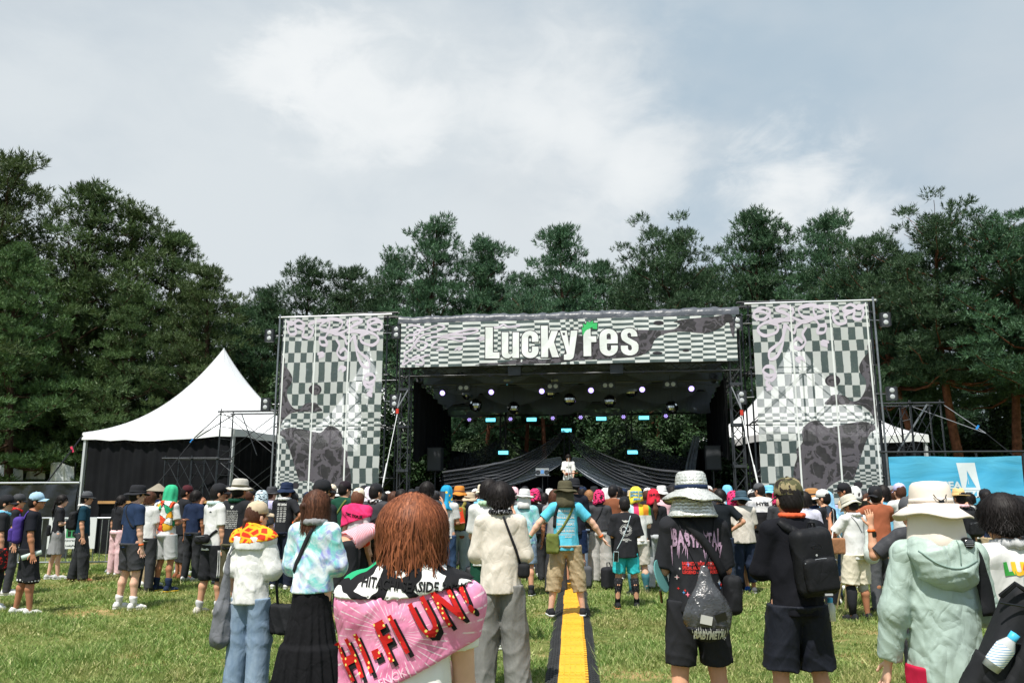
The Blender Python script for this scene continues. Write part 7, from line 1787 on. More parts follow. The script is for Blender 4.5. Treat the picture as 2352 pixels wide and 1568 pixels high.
fn = Carried(p, 'hand_fan', 'round teal hand fan sticking out at left of silver hat man', 'fan', (-0.27, -0.02, 0.98)); fn.put(MB().lathe([(0, 0.0), (0.10, 0.0), (0.105, 0.004), (0.10, 0.008), (0, 0.008)], 26, M=Matrix.Translation((-0.235, -0.03, 1.07)) @ Matrix.Rotation(R(70), 4, 'Y') @ Matrix.Rotation(R(30), 4, 'X')), 'fan_disc', mat('fan_teal', srgb(96, 150, 148), 0.5)); fn.put(MB().tube([(-0.235, -0.0, 0.98), (-0.22, 0.03, 0.90)], 0.009, 6), 'handle', PHONE)

# --- man in camouflage cap
p = who('man in camouflage cap and black shirt wearing a black backpack', 1814, 1094, Y=5.45, add=0.03, rot=6, arms=('crossed', 'crossed'), stance=0.34, vox=0.009, bulk=1.04, skin='mid', hair=('short', 'black'), hat=('cap', CAMO, CAMO, 1.06), top=T(cloth('black_blue', srgb(22, 23, 29)), hem=0.84, sleeve=1.5, ease=0.03, boxy=0.012, fold=0.009, seed=44), bottom=Bt('shorts', cloth('shorts_navyblack', srgb(30, 33, 42), rough=0.6, wave=0.4), len=0.50, ease=0.04, wide=0.012, fold=0.010, seed=8), shoes=('black', 'black'), socks=(BK, 0.26), group=GRP)
f = Field((-0.16, -0.16, 1.36), (0.16, 0.16, 1.56), 0.008)
for i in range(16): a0, a1 = i * math.pi / 8, (i + 1) * math.pi / 8; q = lambda a: (0.072 * math.cos(a), 0.074 * math.sin(a) - 0.008, 1.475); f.cone(q(a0), q(a1), 0.018, 0.018, 0.008, flat=((0, 0, 1), 0.9))
f.add(folds(6, 0.004, 0.03)); set_obj('neck_scarf', data_mesh('neck_scarf', *f.mesh()), cloth('scarf_orange', srgb(222, 96, 62)), p.root)
b = backpack(p, 'slim black backpack on the man in camouflage cap', cloth('pack_black', srgb(30, 31, 34), rough=0.55, wave=0.4), cx=0.055, zc=1.185, hw=0.135, hh=0.215, dp=0.07, vox=0.010, tilt=R(-6), lumpy=0.008)
V, F = text_mesh('u-wohos', 0.022); y_ = -0.30
b.put(MB().lathe([(0, 0), (0.007, 0)], 10, M=Matrix.Translation((0.02, -0.283, 1.235)) @ Matrix.Rotation(math.pi / 2, 4, 'X')), 'logo_print', PRS); b.put(MB().tube([(0.02 + 0.035 * math.cos(a), -0.288, 1.285 + 0.011 * math.sin(a)) for a in np.linspace(0, 6.28, 14)], 0.004, 5), 'bungee_loop', PHONE); b.put(MB().box((0.06, -0.328, 1.0), (0.05, 0.005, 0.012)), 'reflector', PRS)
bo = Carried(p, 'water_bottle', 'small clear bottle with pale blue cap in the shorts pocket of camouflage cap man', 'bottle', (0.20, -0.04, 0.86)); ax = Matrix.Translation((0.205, -0.05, 0.80)); bo.put(MB().lathe([(0, 0), (0.03, 0), (0.031, 0.09), (0.014, 0.12)], 14, M=ax), 'bottle', PET, smooth=True); bo.put(MB().lathe([(0.017, 0.115), (0.018, 0.145), (0, 0.147)], 12, M=ax), 'cap', CAPB, smooth=True)

# --- man with festival tee at the right edge
p = who('man with messy black hair in white festival tee at right edge', 2318, 1131, Y=4.15, add=0.015, rot=12, head=(-2, 0), lean=-0.07, arms=('front', 'down'), vox=0.009, bulk=1.08, skin='mid', hair=('messy', 'black'), strand=strands(41, 4500, -0.075, -0.02, r=(0.092, 0.11, 0.108), w=0.0035, lift=0.022, rough=0.016, curl=0.0, segs=5), top=T(WH, hem=0.82, sleeve=0.8, ease=0.04, boxy=0.02, fold=0.008, seed=51), bottom=Bt('trousers', K('dgrey'), ease=0.03), shoes=('white', 'white'), scarf=K('lgrey'), group=GRP)
for ch, c_, dx, rz in zip('LUCKY', ((60, 160, 70), (240, 190, 50), (216, 60, 50), (50, 110, 200), (120, 90, 190)), (-0.095, -0.05, 0.0, 0.05, 0.10), (0.15, 0.0, 0.05, -0.05, -0.12)): text_on(p, ch, 0.085, dx - 0.05, 1.325, mat(f'print_letter_{ch}', srgb(*c_), 0.7), bold=0.006, rot=rz)
text_on(p, 'FES', 0.055, -0.02, 1.262, mat('print_teal', srgb(60, 150, 170), 0.7), width=0.13, bold=0.003); text_on(p, "'25", 0.045, 0.04, 1.21, mat('print_dark', srgb(40, 36, 30), 0.7), bold=0.003, off=0.007)
print_on(p, [(0.045 * math.cos(a) * (1 + 0.1 * math.sin(5 * a)), 0.028 * math.sin(a), 0) for a in np.linspace(0, 6.28, 25)[:-1]], [tuple(range(24))], 0.04, 1.21, mat('print_yellow', srgb(240, 196, 60), 0.7), 'cloud_print')
print_on(p, [(0.035 * math.cos(a) * (1 + 0.22 * math.sin(6 * a)), 0.04 * math.sin(a) * (1 + 0.22 * math.sin(6 * a)), 0) for a in np.linspace(0, 6.28, 37)[:-1]], [tuple(range(36))], -0.06, 1.205, mat('print_green', srgb(90, 170, 80), 0.7), 'leaf_print')
for i, s_ in enumerate(('HITACHI', 'SEASIDE PARK')): text_on(p, s_, 0.032, -0.01, 1.145 - i * 0.03, PRS, width=(0.14, 0.19)[i])
for k in range(5): print_on(p, [(0.010 * (1 if i % 2 == 0 else 0.42) * math.sin(i * math.pi / 5), 0.010 * (1 if i % 2 == 0 else 0.42) * math.cos(i * math.pi / 5), 0) for i in range(10)], [tuple(range(10))], -0.07 + k * 0.03, 1.08, mat('print_gold', srgb(226, 176, 70), 0.7), 'star_print', step=0.3)
# --- person behind him with a black printed tee
p = who('person in black cap and printed black tee behind the festival tee man', 2338, 1132, Y=5.3, add=0.03, rot=25, vox=0.012, hair=('short', 'black'), hat=('cap', BK), top=T(BK, sleeve=0.8, seed=4), bottom=Bt('trousers', JEAN_B), group=GRP)
for i, c_ in enumerate(((214, 60, 60), (60, 90, 190), (230, 230, 230))): text_on(p, 'NEW', 0.07, -0.03, 1.30 - i * 0.03, mat(f'print_block_{i}', srgb(*c_), 0.7), width=0.15, bold=0.006)

# --- woman in white blouse with beige cap
p = who('woman in white blouse and jeans with beige cap and orange red towel', 590, 1146, Y=6.75, add=0.03, rot=-22, head=(-18, 4), arms=('down', 'front'), stance=0.2, vox=0.010, bulk=0.92, skin='fair', hair=('pony', 'brown'), hat=('cap', K('beige'), K('beige')), top=T(cloth('white_blouse', srgb(222, 222, 220), wave=0.4), hem=0.80, sleeve=1.15, ease=0.045, boxy=0.02, srad=0.02, fold=0.010, fine=0.003, seed=61, hemtilt=-0.12), bottom=Bt('trousers', JEAN_L, ease=0.04, wide=0.035, hemw=0.045, fold=0.012, seed=6), shoes=('black', 'white'), group=GRP)
ORT = special('orange_red_towel', lambda t, co: t.mix(t.rng(t.vor(t.map(co, (1, 1, 1.6)), 11, 'DISTANCE_TO_EDGE', 'Distance'), 0.10, 0.14), srgb(244, 178, 44), srgb(222, 58, 36)), 0.9)
towel_cape(p, 'shoulder_towel', ORT, 0.024, (0, 0, 1.375), (0.05, 0.25, -0.95), 0.010, seed=23, more=[((0, 0, 1.50), (0, 0.3, 1)), ((0, 0.12, 1.4), (0, 1, 0))], low=1.28)
f = Field((-0.3, -0.24, 1.22), (0.3, 0.2, 1.42), 0.010); j = p.j; f.cone(j['up']((0, 0, 1.34)), j['up']((0, 0, 1.2)), 0.19, 0.2, 0.03, flat=((0, 1, 0), 0.72)); f.cone(j['shoL'], j['shoR'], 0.085, 0.085, 0.05); f.cut((0, 0, 1.30), (0, 0.1, -1)); f.cut((0, 0, 1.405), (0, 0, 1)); f.add(folds(3, 0.006, 0.12)); set_obj('sailor_collar', data_mesh('sailor_collar', *f.mesh()), WH, p.root)
MB().tube([(p.j['head'][0] + 0.075 + 0.014 * math.cos(a), p.j['head'][1] - 0.03, p.j['head'][2] - 0.075 + 0.014 * math.sin(a)) for a in np.linspace(0, 6.28, 12)], 0.0025, 5).build('hoop_earring', STEEL, p.root)
b = Carried(p, 'drawstring_bag', 'long grey drawstring sack hanging at left of the white blouse woman', 'bag', (-0.22, -0.1, 0.42), 'drawstring bags'); f = Field((-0.42, -0.3, 0.36), (-0.02, 0.14, 1.36), 0.011); f.cone((-0.19, -0.10, 1.25), (-0.22, -0.10, 0.75), 0.012, 0.075, 0.03, flat=((1, 0, 0), 0.8)); f.cone((-0.22, -0.10, 0.75), (-0.23, -0.10, 0.52), 0.075, 0.10, 0.05); f.add(folds(11, 0.014, 0.09)); b.field(f, 'bag_body', cloth('grey_nylon', srgb(112, 114, 120), rough=0.5, wave=0.5))
for sg in (0, 1): b.put(MB().tube([(-0.19, -0.1, 1.24), (-0.15 + 0.03 * sg, -0.09, 1.34), (-0.12 + 0.05 * sg, -0.02, 1.42)], 0.006, 5), 'cord', STRAPG)
b = Carried(p, 'tote_bag', 'black tote bag hanging at the right side of the white blouse woman', 'bag', (0.33, 0.08, 0.55), 'tote bags'); f = Field((0.14, -0.06, 0.5), (0.52, 0.22, 0.86), 0.011); f.rbox((0.33, 0.08, 0.68), (0.15, 0.06, 0.13), 0.03, None, 0.02); f.add(folds(17, 0.012, 0.1)); b.field(f, 'bag_body', BAGM); b.put(MB().tube([(0.24, 0.08, 0.8), (0.25, 0.04, 0.95), (0.24, 0.04, 1.05)], 0.012, 6), 'handle', BAGM)

# --- woman in pastel tie dye
p = who('woman in pastel tie dye shirt and long black tiered skirt', 727, 1121, Y=6.4, add=0.02, rot=-14, head=(-30, 0), arms=('front', 'front'), stance=0.18, vox=0.010, bulk=0.95, skin='fair', hair=('halfup', 'brown'), strand=strands(43, 3600, -0.10, -0.09, r=(0.090, 0.104, 0.109), vee=0.16, w=0.004, lift=0.010, curl=0.01, segs=7, rough=0.008), top=T(TIE1, hem=0.90, sleeve=1.05, ease=0.04, boxy=0.022, srad=0.016, fold=0.008, seed=71), bottom=Bt('skirt', cloth('black_crepe', srgb(22, 22, 25), wave=0.5), len=0.10, flare=0.30, pleats=17, pleat=0.016, tier=0.50, waist=1.08), shoes=('black', 'black'), scarf=K('grey'), group=GRP)
strap_on(p, [(0.04, 1.435), (0.0, 1.33), (-0.06, 1.20), (-0.13, 1.06)], 0.035, BK, name='bag_strap')
# --- man in off-white shirt
p = who('man in loose off white shirt and grey jeans with thin black bag strap', 1150, 1106, Y=6.95, add=0.02, rot=-3, arms=('front', 'front'), stance=0.30, vox=0.010, bulk=0.98, skin='mid', hair=('bowl', 'black'), strand=strands(44, 4000, -0.045, 0.02, r=(0.106, 0.12, 0.114), w=0.004, lift=0.014, curl=0.03, segs=5, rough=0.006), top=T(cloth('linen', srgb(212, 204, 192), wave=0.45), hem=0.80, sleeve=1.1, ease=0.034, boxy=0.02, srad=0.012, fold=0.008, fine=0.003, seed=81), bottom=Bt('trousers', JEAN_G, ease=0.045, wide=0.04, hemw=0.055, fold=0.012, seed=12), shoes=('black', 'black'), group=GRP)
f = Field((-0.16, -0.16, 1.38), (0.16, 0.16, 1.56), 0.008)
for i in range(16): a0, a1 = i * math.pi / 8, (i + 1) * math.pi / 8; q = lambda a: (0.085 * math.cos(a), 0.085 * math.sin(a) - 0.012, 1.465 - 0.02 * max(0, math.sin(a))); f.cone(q(a0), q(a1), 0.022, 0.022, 0.008)
f.add(folds(6, 0.005, 0.03)); set_obj('bandana', data_mesh('bandana', *f.mesh()), special('bandana', lambda t, co: t.mix(t.rng(t.noise(co, 70, 2), 0.54, 0.6), srgb(30, 30, 34), srgb(150, 150, 156))), p.root)
b = Carried(p, 'crossbody_bag', 'small black crossbody bag at right hip of the off white shirt man', 'bag', (0.2, 0.0, 0.92)); b.strap([(0.03, 1.43), (0.08, 1.30), (0.14, 1.14), (0.175, 1.0)], 0.018, BK, off=0.010); f = Field((0.1, -0.12, 0.88), (0.32, 0.16, 1.08), 0.01); f.rbox((0.2, 0.0, 0.98), (0.05, 0.08, 0.06), 0.03, None, .01); b.field(f, 'bag_body', BAGM)
# --- tall man right behind him
p = who('tall man in white tee and dark green trousers behind the off white shirt man', 1122, 1097, foot=1488, add=0.015, rot=-14, head=(-12, 0), arms=('fore', 'phone'), stance=0.26, vox=0.012, hair=('short', 'black'), top=T(WH, hem=0.82, sleeve=0.85, ease=0.035, boxy=0.01, seed=91), bottom=Bt('trousers', K('green'), ease=0.035, wide=0.03, seed=4), shoes=('white', 'white'), scarf=cloth('pale_green', srgb(176, 208, 176)), group=GRP)
# ================================================================== the middle rows
# --- man in turquoise tee standing on the ramp, arms spread
p = who('man in turquoise tee with arms spread standing on the yellow cable ramp', 1302, 1112, foot=1424, add=0.035, z0=0.055, rot=3, arms=('out', 'out'), stance=0.42, vox=0.010, bulk=1.08, skin='fair', hair=('short', 'black'), hat=('boonie', K('olive'), K('olive'), 1.06), top=T(K('cyan'), hem=0.83, sleeve=0.72, ease=0.03, fold=0.006, seed=101), bottom=Bt('trousers', K('khaki', wave=0.5), len=0.30, ease=0.04, wide=0.02, hemw=0.02, fold=0.012, fine=0.003, seed=31), shoes=('black', 'white'), group=GRP)
set_obj('neck_flap', neck_flap_mesh(), K('olive'), p.hat, Matrix.Scale(1.05, 4), 0.005)
for i, s_ in enumerate(('2016.8.6.SAT.', '2016.8.7.SUN.', '2016.8.13.SAT.', '2016.8.14.SUN.')):
    text_on(p, s_, 0.042, -0.01, 1.335 - i * 0.085, PRW, width=0.235, bold=0.002)
    for k in range(3): print_on(p, [(-0.11, 0, 0), (0.11, 0, 0), (0.11, 0.003, 0), (-0.11, 0.003, 0)], [(0, 1, 2, 3)], 0.0, 1.298 - i * 0.085 - k * 0.010, PRW, 'small_print_line')
text_on(p, 'and you!!', 0.026, 0.02, 1.005, PRW, bold=0.001); wristband(p, 'R'); wristband(p, 'L', cloth('green_band', srgb(90, 160, 120)))
b = Carried(p, 'shoulder_bag', 'olive green cloth shoulder bag on the man with spread arms', 'bag', (-0.2, -0.12, 0.80)); b.strap([(0.10, 1.43), (0.05, 1.30), (-0.06, 1.12), (-0.14, 1.02)], 0.03, K('moss')); f = Field((-0.36, -0.28, 0.74), (-0.04, 0.08, 1.1), 0.011); f.rbox((-0.19, -0.13, 0.92), (0.085, 0.05, 0.13), 0.04, None, .02); f.add(folds(8, 0.012, 0.08)); b.field(f, 'bag_body', K('moss'))
strap_on(p, [(-0.10, 1.43), (-0.14, 1.3), (-0.155, 1.12)], 0.035, BK, name='bag_strap')
# --- black sun-print tee, turquoise shorts
p = who('person in black round emblem tee, turquoise shorts and dark leggings', 1441, 1137, foot=1398, add=0.03, rot=-4, arms=('front', 'front'), stance=0.30, vox=0.010, bulk=1.0, hair=('short', 'black'), hat=('cap', BK, BK), top=T(BK, hem=0.78, sleeve=1.0, ease=0.05, boxy=0.03, srad=0.02, fold=0.006, seed=111), bottom=Bt('shorts', K('turq', rough=0.5), len=0.54, ease=0.035, fold=0.008, seed=9), shoes=('black', cloth('coral_sole', srgb(236, 120, 90))), socks=(special('patterned_leggings', lambda t, co: t.mix(t.rng(t.vor(co, 50, 'F1'), 0.2, 0.3), srgb(90, 92, 98), srgb(24, 25, 28))), 0.46), group=GRP)
ring = lambda r0, r1, n=30: ([(r * math.cos(a), r * math.sin(a), 0) for a in np.linspace(0, 6.283, n, endpoint=False) for r in (r0, r1)], [(2 * i, 2 * i + 1, (2 * i + 3) % (2 * n), (2 * i + 2) % (2 * n)) for i in range(n)])
V, F = ring(0.066, 0.072); print_on(p, V, F, 0, 1.20, PRW, 'ring_print')
for k in range(24):
    a = k * math.pi / 12; print_on(p, [(0.08 * math.cos(a - .04), 0.08 * math.sin(a - .04), 0), (0.088 * math.cos(a - .05), 0.088 * math.sin(a - .05), 0), (0.1 * math.cos(a), 0.1 * math.sin(a), 0), (0.088 * math.cos(a + .05), 0.088 * math.sin(a + .05), 0), (0.08 * math.cos(a + .04), 0.08 * math.sin(a + .04), 0)], [(0, 1, 2, 3, 4)], 0, 1.20, PRW, 'ray_print', step=0.3)
for k in range(3):
    a0 = math.pi / 2 + k * 2.094; pts = [(0.02 + 0.052 * q, a0 + 0.9 * (q ** 2)) for q in np.linspace(0, 1, 8)]
    L_ = [((r - 0.000) * math.cos(a - 0.28), (r) * math.sin(a - 0.28), 0) for r, a in pts]; R2 = [((r) * math.cos(a + 0.25), (r) * math.sin(a + 0.25), 0) for r, a in pts]
    print_on(p, L_ + R2, [(i, i + 1, 9 + i, 8 + i) for i in range(7)], 0, 1.20, PRS, 'swirl_print')
print_on(p, [(-0.06, 0.02, 0), (-0.03, 0.008, 0), (0, 0.016, 0), (0.03, 0.008, 0), (0.06, 0.02, 0), (0.03, -0.012, 0), (0, -0.02, 0), (-0.03, -0.012, 0)], [(0, 1, 7), (1, 2, 6, 7), (2, 3, 5, 6), (3, 4, 5)], 0, 1.335, PRW, 'wing_print')
for i, s_ in enumerate(('BABYMETAL', 'SUMMER FESTIVAL', '2026')): text_on(p, s_, 0.020, 0, 1.065 - i * 0.018, PRW, bold=0.0005)
c = Carried(p, 'phone', 'phone in pale case hanging at the hip of the round emblem tee person', 'phone', (-0.17, -0.15, 0.74), 'phones held in the crowd'); c.strap([(0.08, 1.42), (0.02, 1.25), (-0.07, 1.05), (-0.15, 0.90)], 0.008, PHONE_C, name='cord'); c.put(MB().box((-0.165, -0.16, 0.80), (0.075, 0.012, 0.155), Matrix.Rotation(0.06, 3, 'Y')), 'case', PHONE_C); c.put(MB().box((-0.165, -0.168, 0.80), (0.066, 0.004, 0.142), Matrix.Rotation(0.06, 3, 'Y')), 'screen', PHONE)
# --- navy tee man at left
p = who('man in navy tee, charcoal shorts and black boonie hat watching from the left lawn', 290, 1111, foot=1400, add=0.035, rot=-38, head=(-18, 2), arms=('down', 'down'), stance=0.30, stride=0.03, vox=0.010, bulk=1.06, skin='fair', hair=('short', 'black'), hat=('boonie', BK, BK), top=T(cloth('navy_tee', srgb(38, 54, 82)), hem=0.85, sleeve=0.8, ease=0.035, fold=0.007, seed=121), bottom=Bt('shorts', K('charcoal', rough=0.6), len=0.54, ease=0.035, fold=0.010, seed=10), shoes=('white', 'white'), socks=(WH, 0.19), face=True, group=GRP); wristband(p, 'R'); strap_on(p, [(-0.06, 1.43), (0.0, 1.32), (0.08, 1.2), (0.14, 1.12)], 0.02, BK, name='bag_strap')
# --- blue cap man far left
p = who('man in light blue cap and black polo shirt at the far left with water flask', 52, 1127, foot=1412, add=0.03, rot=-62, head=(-14, 10), arms=('down', 'loose'), stance=0.24, stride=0.09, vox=0.010, bulk=1.08, skin='tan', hair=('short', 'black'), hat=('cap', cloth('pale_blue', srgb(158, 190, 212)), cloth('pale_blue', srgb(158, 190, 212))), top=T(cloth('polo_black', srgb(28, 30, 38)), hem=0.86, sleeve=0.8, ease=0.03, fold=0.007, seed=131), bottom=Bt('shorts', BK, len=0.46, ease=0.045, wide=0.01, fold=0.01, seed=11), shoes=('white', 'offwhite'), face=True, group=GRP)
for nm in 'LR': a, k_ = p.j['hip' + nm], p.j['knee' + nm]; t_ = a + (k_ - a) * 0.99; MB().tube([tuple(t_ - V3((0, 0, .025))), tuple(t_ + V3((0, 0, 0.0)))], 0.112, 16).build('shorts_trim', stripes('trim_bw', srgb(220, 220, 218), srgb(30, 30, 32), 8, 'Y', 0.5), p.root)
backpack(p, 'purple backpack on the man in light blue cap', K('purple'), cx=0.0, zc=1.18, hw=0.13, hh=0.19, dp=0.07, vox=0.012, lumpy=0.012)
b = Carried(p, 'flask', 'pale green flask hanging by a strap from the man in light blue cap', 'flask', (0.16, 0.02, 0.76)); b.put(MB().lathe([(0, 0), (0.036, 0), (0.038, 0.2), (0.03, 0.22), (0.03, 0.25), (0, 0.252)], 14, M=Matrix.Translation((0.20, -0.08, 0.80)) @ Matrix.Rotation(R(-72), 4, 'X')), 'flask_body', cloth('mint_flask', srgb(190, 206, 200)), smooth=True); b.put(MB().tube([(0.185, 0.05, 0.83), (0.19, 0.0, 1.05), (0.15, -0.02, 1.3), (0.10, -0.03, 1.435)], 0.013, 6), 'strap', cloth('mint_strap', srgb(206, 216, 206)))
# --- cartoon towel hood
p = who('man with green hood towel printed with bright cartoon shapes and grey shorts', 373, 1112, foot=1358, add=0.04, rot=-28, head=(-25, 0), arms=('front', 'front'), stance=0.30, vox=0.011, skin='tan', hair=None, hat=('hood', K('mint')), top=T(WH, hem=0.86, sleeve=0.8, ease=0.03, seed=141), bottom=Bt('shorts', K('lgrey'), len=0.52, ease=0.04, seed=13), shoes=('navy', 'yellow'), socks=(NV, 0.22), group=GRP)
towel_cape(p, 'printed_towel', CARTOON, 0.036, (0.05, 0, 0.96), (0.35, 0, -0.9), 0.010, seed=27, more=[((0, 0, 1.44), (0, 0.3, 1)), ((0, 0.02, 1.3), (0, 1, 0.0)), ((-0.17, 0, 1.2), (-1, 0, -0.1)), ((0.17, 0, 1.2), (1, 0, -0.1))], low=0.86)
# --- white tee with bum bag
p = who('man in white tee and black cap with black bum bag and striped black shorts', 480, 1107, foot=1412, add=0.03, rot=-40, head=(-22, 2), arms=('front', 'down'), stance=0.22, stride=0.07, vox=0.010, bulk=1.02, skin='mid', hair=('short', 'black'), hat=('cap', BK, BK), top=T(WH, hem=0.84, sleeve=0.8, ease=0.035, fold=0.008, seed=151), bottom=Bt('shorts', BK, len=0.46, ease=0.05, wide=0.015, seed=14), shoes=('offwhite', 'offwhite'), socks=(K('lgrey'), 0.18), scarf=cloth('pale_aqua', srgb(190, 212, 212)), face=True, group=GRP)
for k in (-1, 0, 1): strap_on(p, [(0.02 + k * 0.022, 0.84), (0.03 + k * 0.022, 0.66), (0.03 + k * 0.022, 0.49)], 0.010, WH, name='stripe', which='b', yaw=R(78), off=0.004)
print_on(p, [(-0.02, 0, 0), (0.02, 0, 0), (0.02, 0.008, 0), (0.0, 0.018, 0), (-0.02, 0.004, 0)], [(0, 1, 2, 3, 4)], 0.05, 1.33, PRK, 'small_logo_print')
b = Carried(p, 'bum_bag', 'black bum bag slung across the back of the white tee man', 'bag', (-0.04, -0.2, 0.90)); f = Field((-0.26, -0.32, 0.84), (0.24, -0.02, 1.14), 0.011); f.cone((-0.13, -0.16, 0.97), (0.08, -0.16, 0.99), 0.055, 0.06, 0.02, flat=((0, 1, 0), 0.8)); f.add(folds(5, 0.008, 0.07)); b.field(f, 'pouch', BAGM); b.strap([(0.08, 1.02), (0.15, 1.10)], 0.03, BAGM); b.put(MB().tube([(-0.15, -0.19, 1.01), (0.0, -0.222, 1.02), (0.1, -0.2, 1.03)], 0.004, 5), 'zip', STRAPG)
# --- fedora man
p = who('man in grey felt hat and teal tee with white neck towel at left', 178, 1127, foot=1336, add=0.03, rot=-66, head=(-8, 2), arms=('down', 'down'), stance=0.22, stride=0.10, vox=0.011, bulk=1.06, skin='mid', hair=('short', 'black'), hat=('fedora', K('dgrey'), BK), top=T(K('teal'), hem=0.86, sleeve=0.8, ease=0.03, seed=161), bottom=Bt('trousers', JEAN_B, ease=0.035, wide=0.03, hemw=0.03, fold=0.012, seed=15), shoes=('brown', 'black'), scarf=WH, face=True, group=GRP); backpack(p, 'black backpack on the man in grey felt hat', BAGM, zc=1.16, hw=0.13, hh=0.18, lumpy=0.014)
# --- woman black tee grey skirt
p = who('woman in black tee and short grey skirt by the crowd barrier', 122, 1134, foot=1330, add=0.015, rot=-60, head=(-10, 0), arms=('down', 'front'), stance=0.16, stride=0.08, vox=0.011, bulk=0.92, skin='fair', hair=('longpony', 'black'), top=T(BK, hem=0.92, sleeve=0.8, ease=0.03, seed=171), bottom=Bt('skirt', K('grey'), len=0.52, flare=0.19, pleats=9, pleat=0.01), shoes=('lgrey', 'white'), face=True, group=GRP)
b = Carried(p, 'shoulder_bag', 'black shoulder bag of the woman in grey skirt', 'bag', (0.0, -0.2, 0.86)); f = Field((-0.2, -0.32, 0.8), (0.2, 0.0, 1.16), 0.012); f.rbox((0.0, -0.17, 0.98), (0.13, 0.04, 0.11), 0.035); b.field(f, 'bag_body', BAGM); b.strap([(-0.05, 1.08), (0.02, 1.25), (0.08, 1.42)], 0.02, BAGM)
# --- navy bucket hat, lineup tee
p = who('man in navy bucket hat and black tee with white line-up print, hand on hip', 645, 1106, foot=1352, add=0.035, rot=-16, head=(-12, 0), arms=('front', 'akimbo'), stance=0.26, vox=0.011, bulk=1.03, skin='tan', hair=('short', 'black'), hat=('bucket', NV, NV, 1.04), top=T(BK, hem=0.85, sleeve=0.8, ease=0.035, seed=181), bottom=Bt('trousers', cloth('navy_trouser', srgb(34, 40, 56)), ease=0.035, wide=0.02, seed=16), shoes=('white', 'white'), scarf=WH, group=GRP); wristband(p, 'R')
text_on(p, 'FES 2026', 0.05, 0.0, 1.36, PRW, width=0.17, bold=0.002)
for i in range(9):
    for k in (-1, 0, 1): print_on(p, [(-0.024 + 0.006 * ((i + k) % 3), 0, 0), (0.026 - 0.005 * ((i * 2 + k) % 3), 0, 0), (0.024, 0.011, 0), (-0.022, 0.010, 0)], [(0, 1, 2, 3)], k * 0.062, 1.305 - i * 0.028, PRW, 'line_up_print')
# --- japanese text tee
p = who('man in black tee with white rows of text and grey brimmed sun hat', 548, 1098, Y=11.0, add=0.035, rot=-20, arms=('front', 'front'), stance=0.26, vox=0.011, bulk=1.05, skin='tan', hair=('short', 'black'), hat=('boonie', cloth('hat_grey', srgb(186, 182, 174)), K('olive'), 1.06), top=T(BK, hem=0.84, sleeve=0.8, ease=0.035, seed=191), bottom=Bt('shorts', K('olive'), len=0.34, ease=0.04, wide=0.02, seed=17), shoes=('black', 'white'), scarf=K('green'), group=GRP)
print_on(p, [(-0.02, 0.02, 0), (0.02, 0.02, 0), (0.022, -0.005, 0), (0, -0.024, 0), (-0.022, -0.005, 0)], [(0, 1, 2, 3, 4)], 0.0, 1.365, PRW, 'badge_print'); text_on(p, '245', 0.016, 0, 1.366, PRK, off=0.006)
for i, s_ in enumerate(('うだは けんぱく もやっぺー', 'いしけー へしカー ましけー', 'やしけー してえ おっとくる', 'じっち ばつば おばとっつ', 'うっつぁしい かんぷ へえ', 'かっちゃく ちょうらくてる', 'おばんかだ りっつてさむ', 'たむこ くいまる かんます', 'がんまい ぼけた てぼう', 'かつぱら ごじゃっぺ')): text_on(p, s_, 0.019, -0.005, 1.315 - i * 0.0235, PRW, width=0.185, bold=0.0006)
# --- person bending down in pinstripe
p = make_person('person bent forward in pink pinstripe jersey with orange sleeves and black trousers', XAT(800, 11.3), 11.3, rot=-38, H=1.66, bulk=1.08, bend=1.2, arms=('hang', 'hang'), stance=0.24, vox=0.011, skin='mid', hair=('short', 'black'), top=T(stripes('pinstripe', srgb(226, 176, 186), srgb(200, 80, 76), 11, 'Y', 0.86), hem=0.92, sleeve=0.1, ease=0.05, boxy=0.03, seed=201), bottom=Bt('trousers', BK, ease=0.035, wide=0.02, waist=1.0, seed=18), shoes=('black', 'black'), group=GRP)
for nm in 'LR':
    a, b_ = p.j['sho' + nm], p.j['elb' + nm]; f = Field(np.minimum(a, b_) - 0.14, np.maximum(a, b_) + 0.14, 0.011); f.cone(a, a + (b_ - a) * 0.9, 0.066, 0.074, 0.02, c1=True); f.add(folds(3, 0.006, 0.07)); set_obj('orange_sleeve', data_mesh('orange_sleeve', *f.mesh()), stripes('orange_pin', srgb(228, 72, 40), srgb(240, 170, 150), 14, 'X', 0.9), p.root)
# --- black tee with navy strap
p = who('man in loose black tee and black cap with navy strap and flower badge', 862, 1107, Y=12.2, add=0.03, rot=-14, head=(-25, 0), arms=('akimbo', 'front'), stance=0.24, vox=0.011, bulk=1.05, hair=('short', 'black'), hat=('cap', BK, BK), top=T(K('charcoal'), hem=0.90, sleeve=0.95, ease=0.05, boxy=0.03, srad=0.02, seed=211), bottom=Bt('trousers', JEAN_B, ease=0.03, seed=19), shoes=('black', 'black'), scarf=special('bw_scarf', lambda t, co: t.mix(t.rng(t.noise(co, 40, 1), 0.5, 0.54), srgb(30, 30, 32), srgb(220, 220, 220))), group=GRP); strap_on(p, [(-0.09, 1.42), (-0.105, 1.2), (-0.11, 0.92)], 0.03, NV, name='bag_strap')
print_on(p, [(0.018 * math.cos(a) * (1 + .25 * math.sin(8 * a)), 0.018 * math.sin(a) * (1 + .25 * math.sin(8 * a)), 0) for a in np.linspace(0, 6.283, 33)[:-1]], [tuple(range(32))], -0.05, 0.93, mat('badge_yellow', srgb(240, 200, 70), 0.6), 'flower_badge')
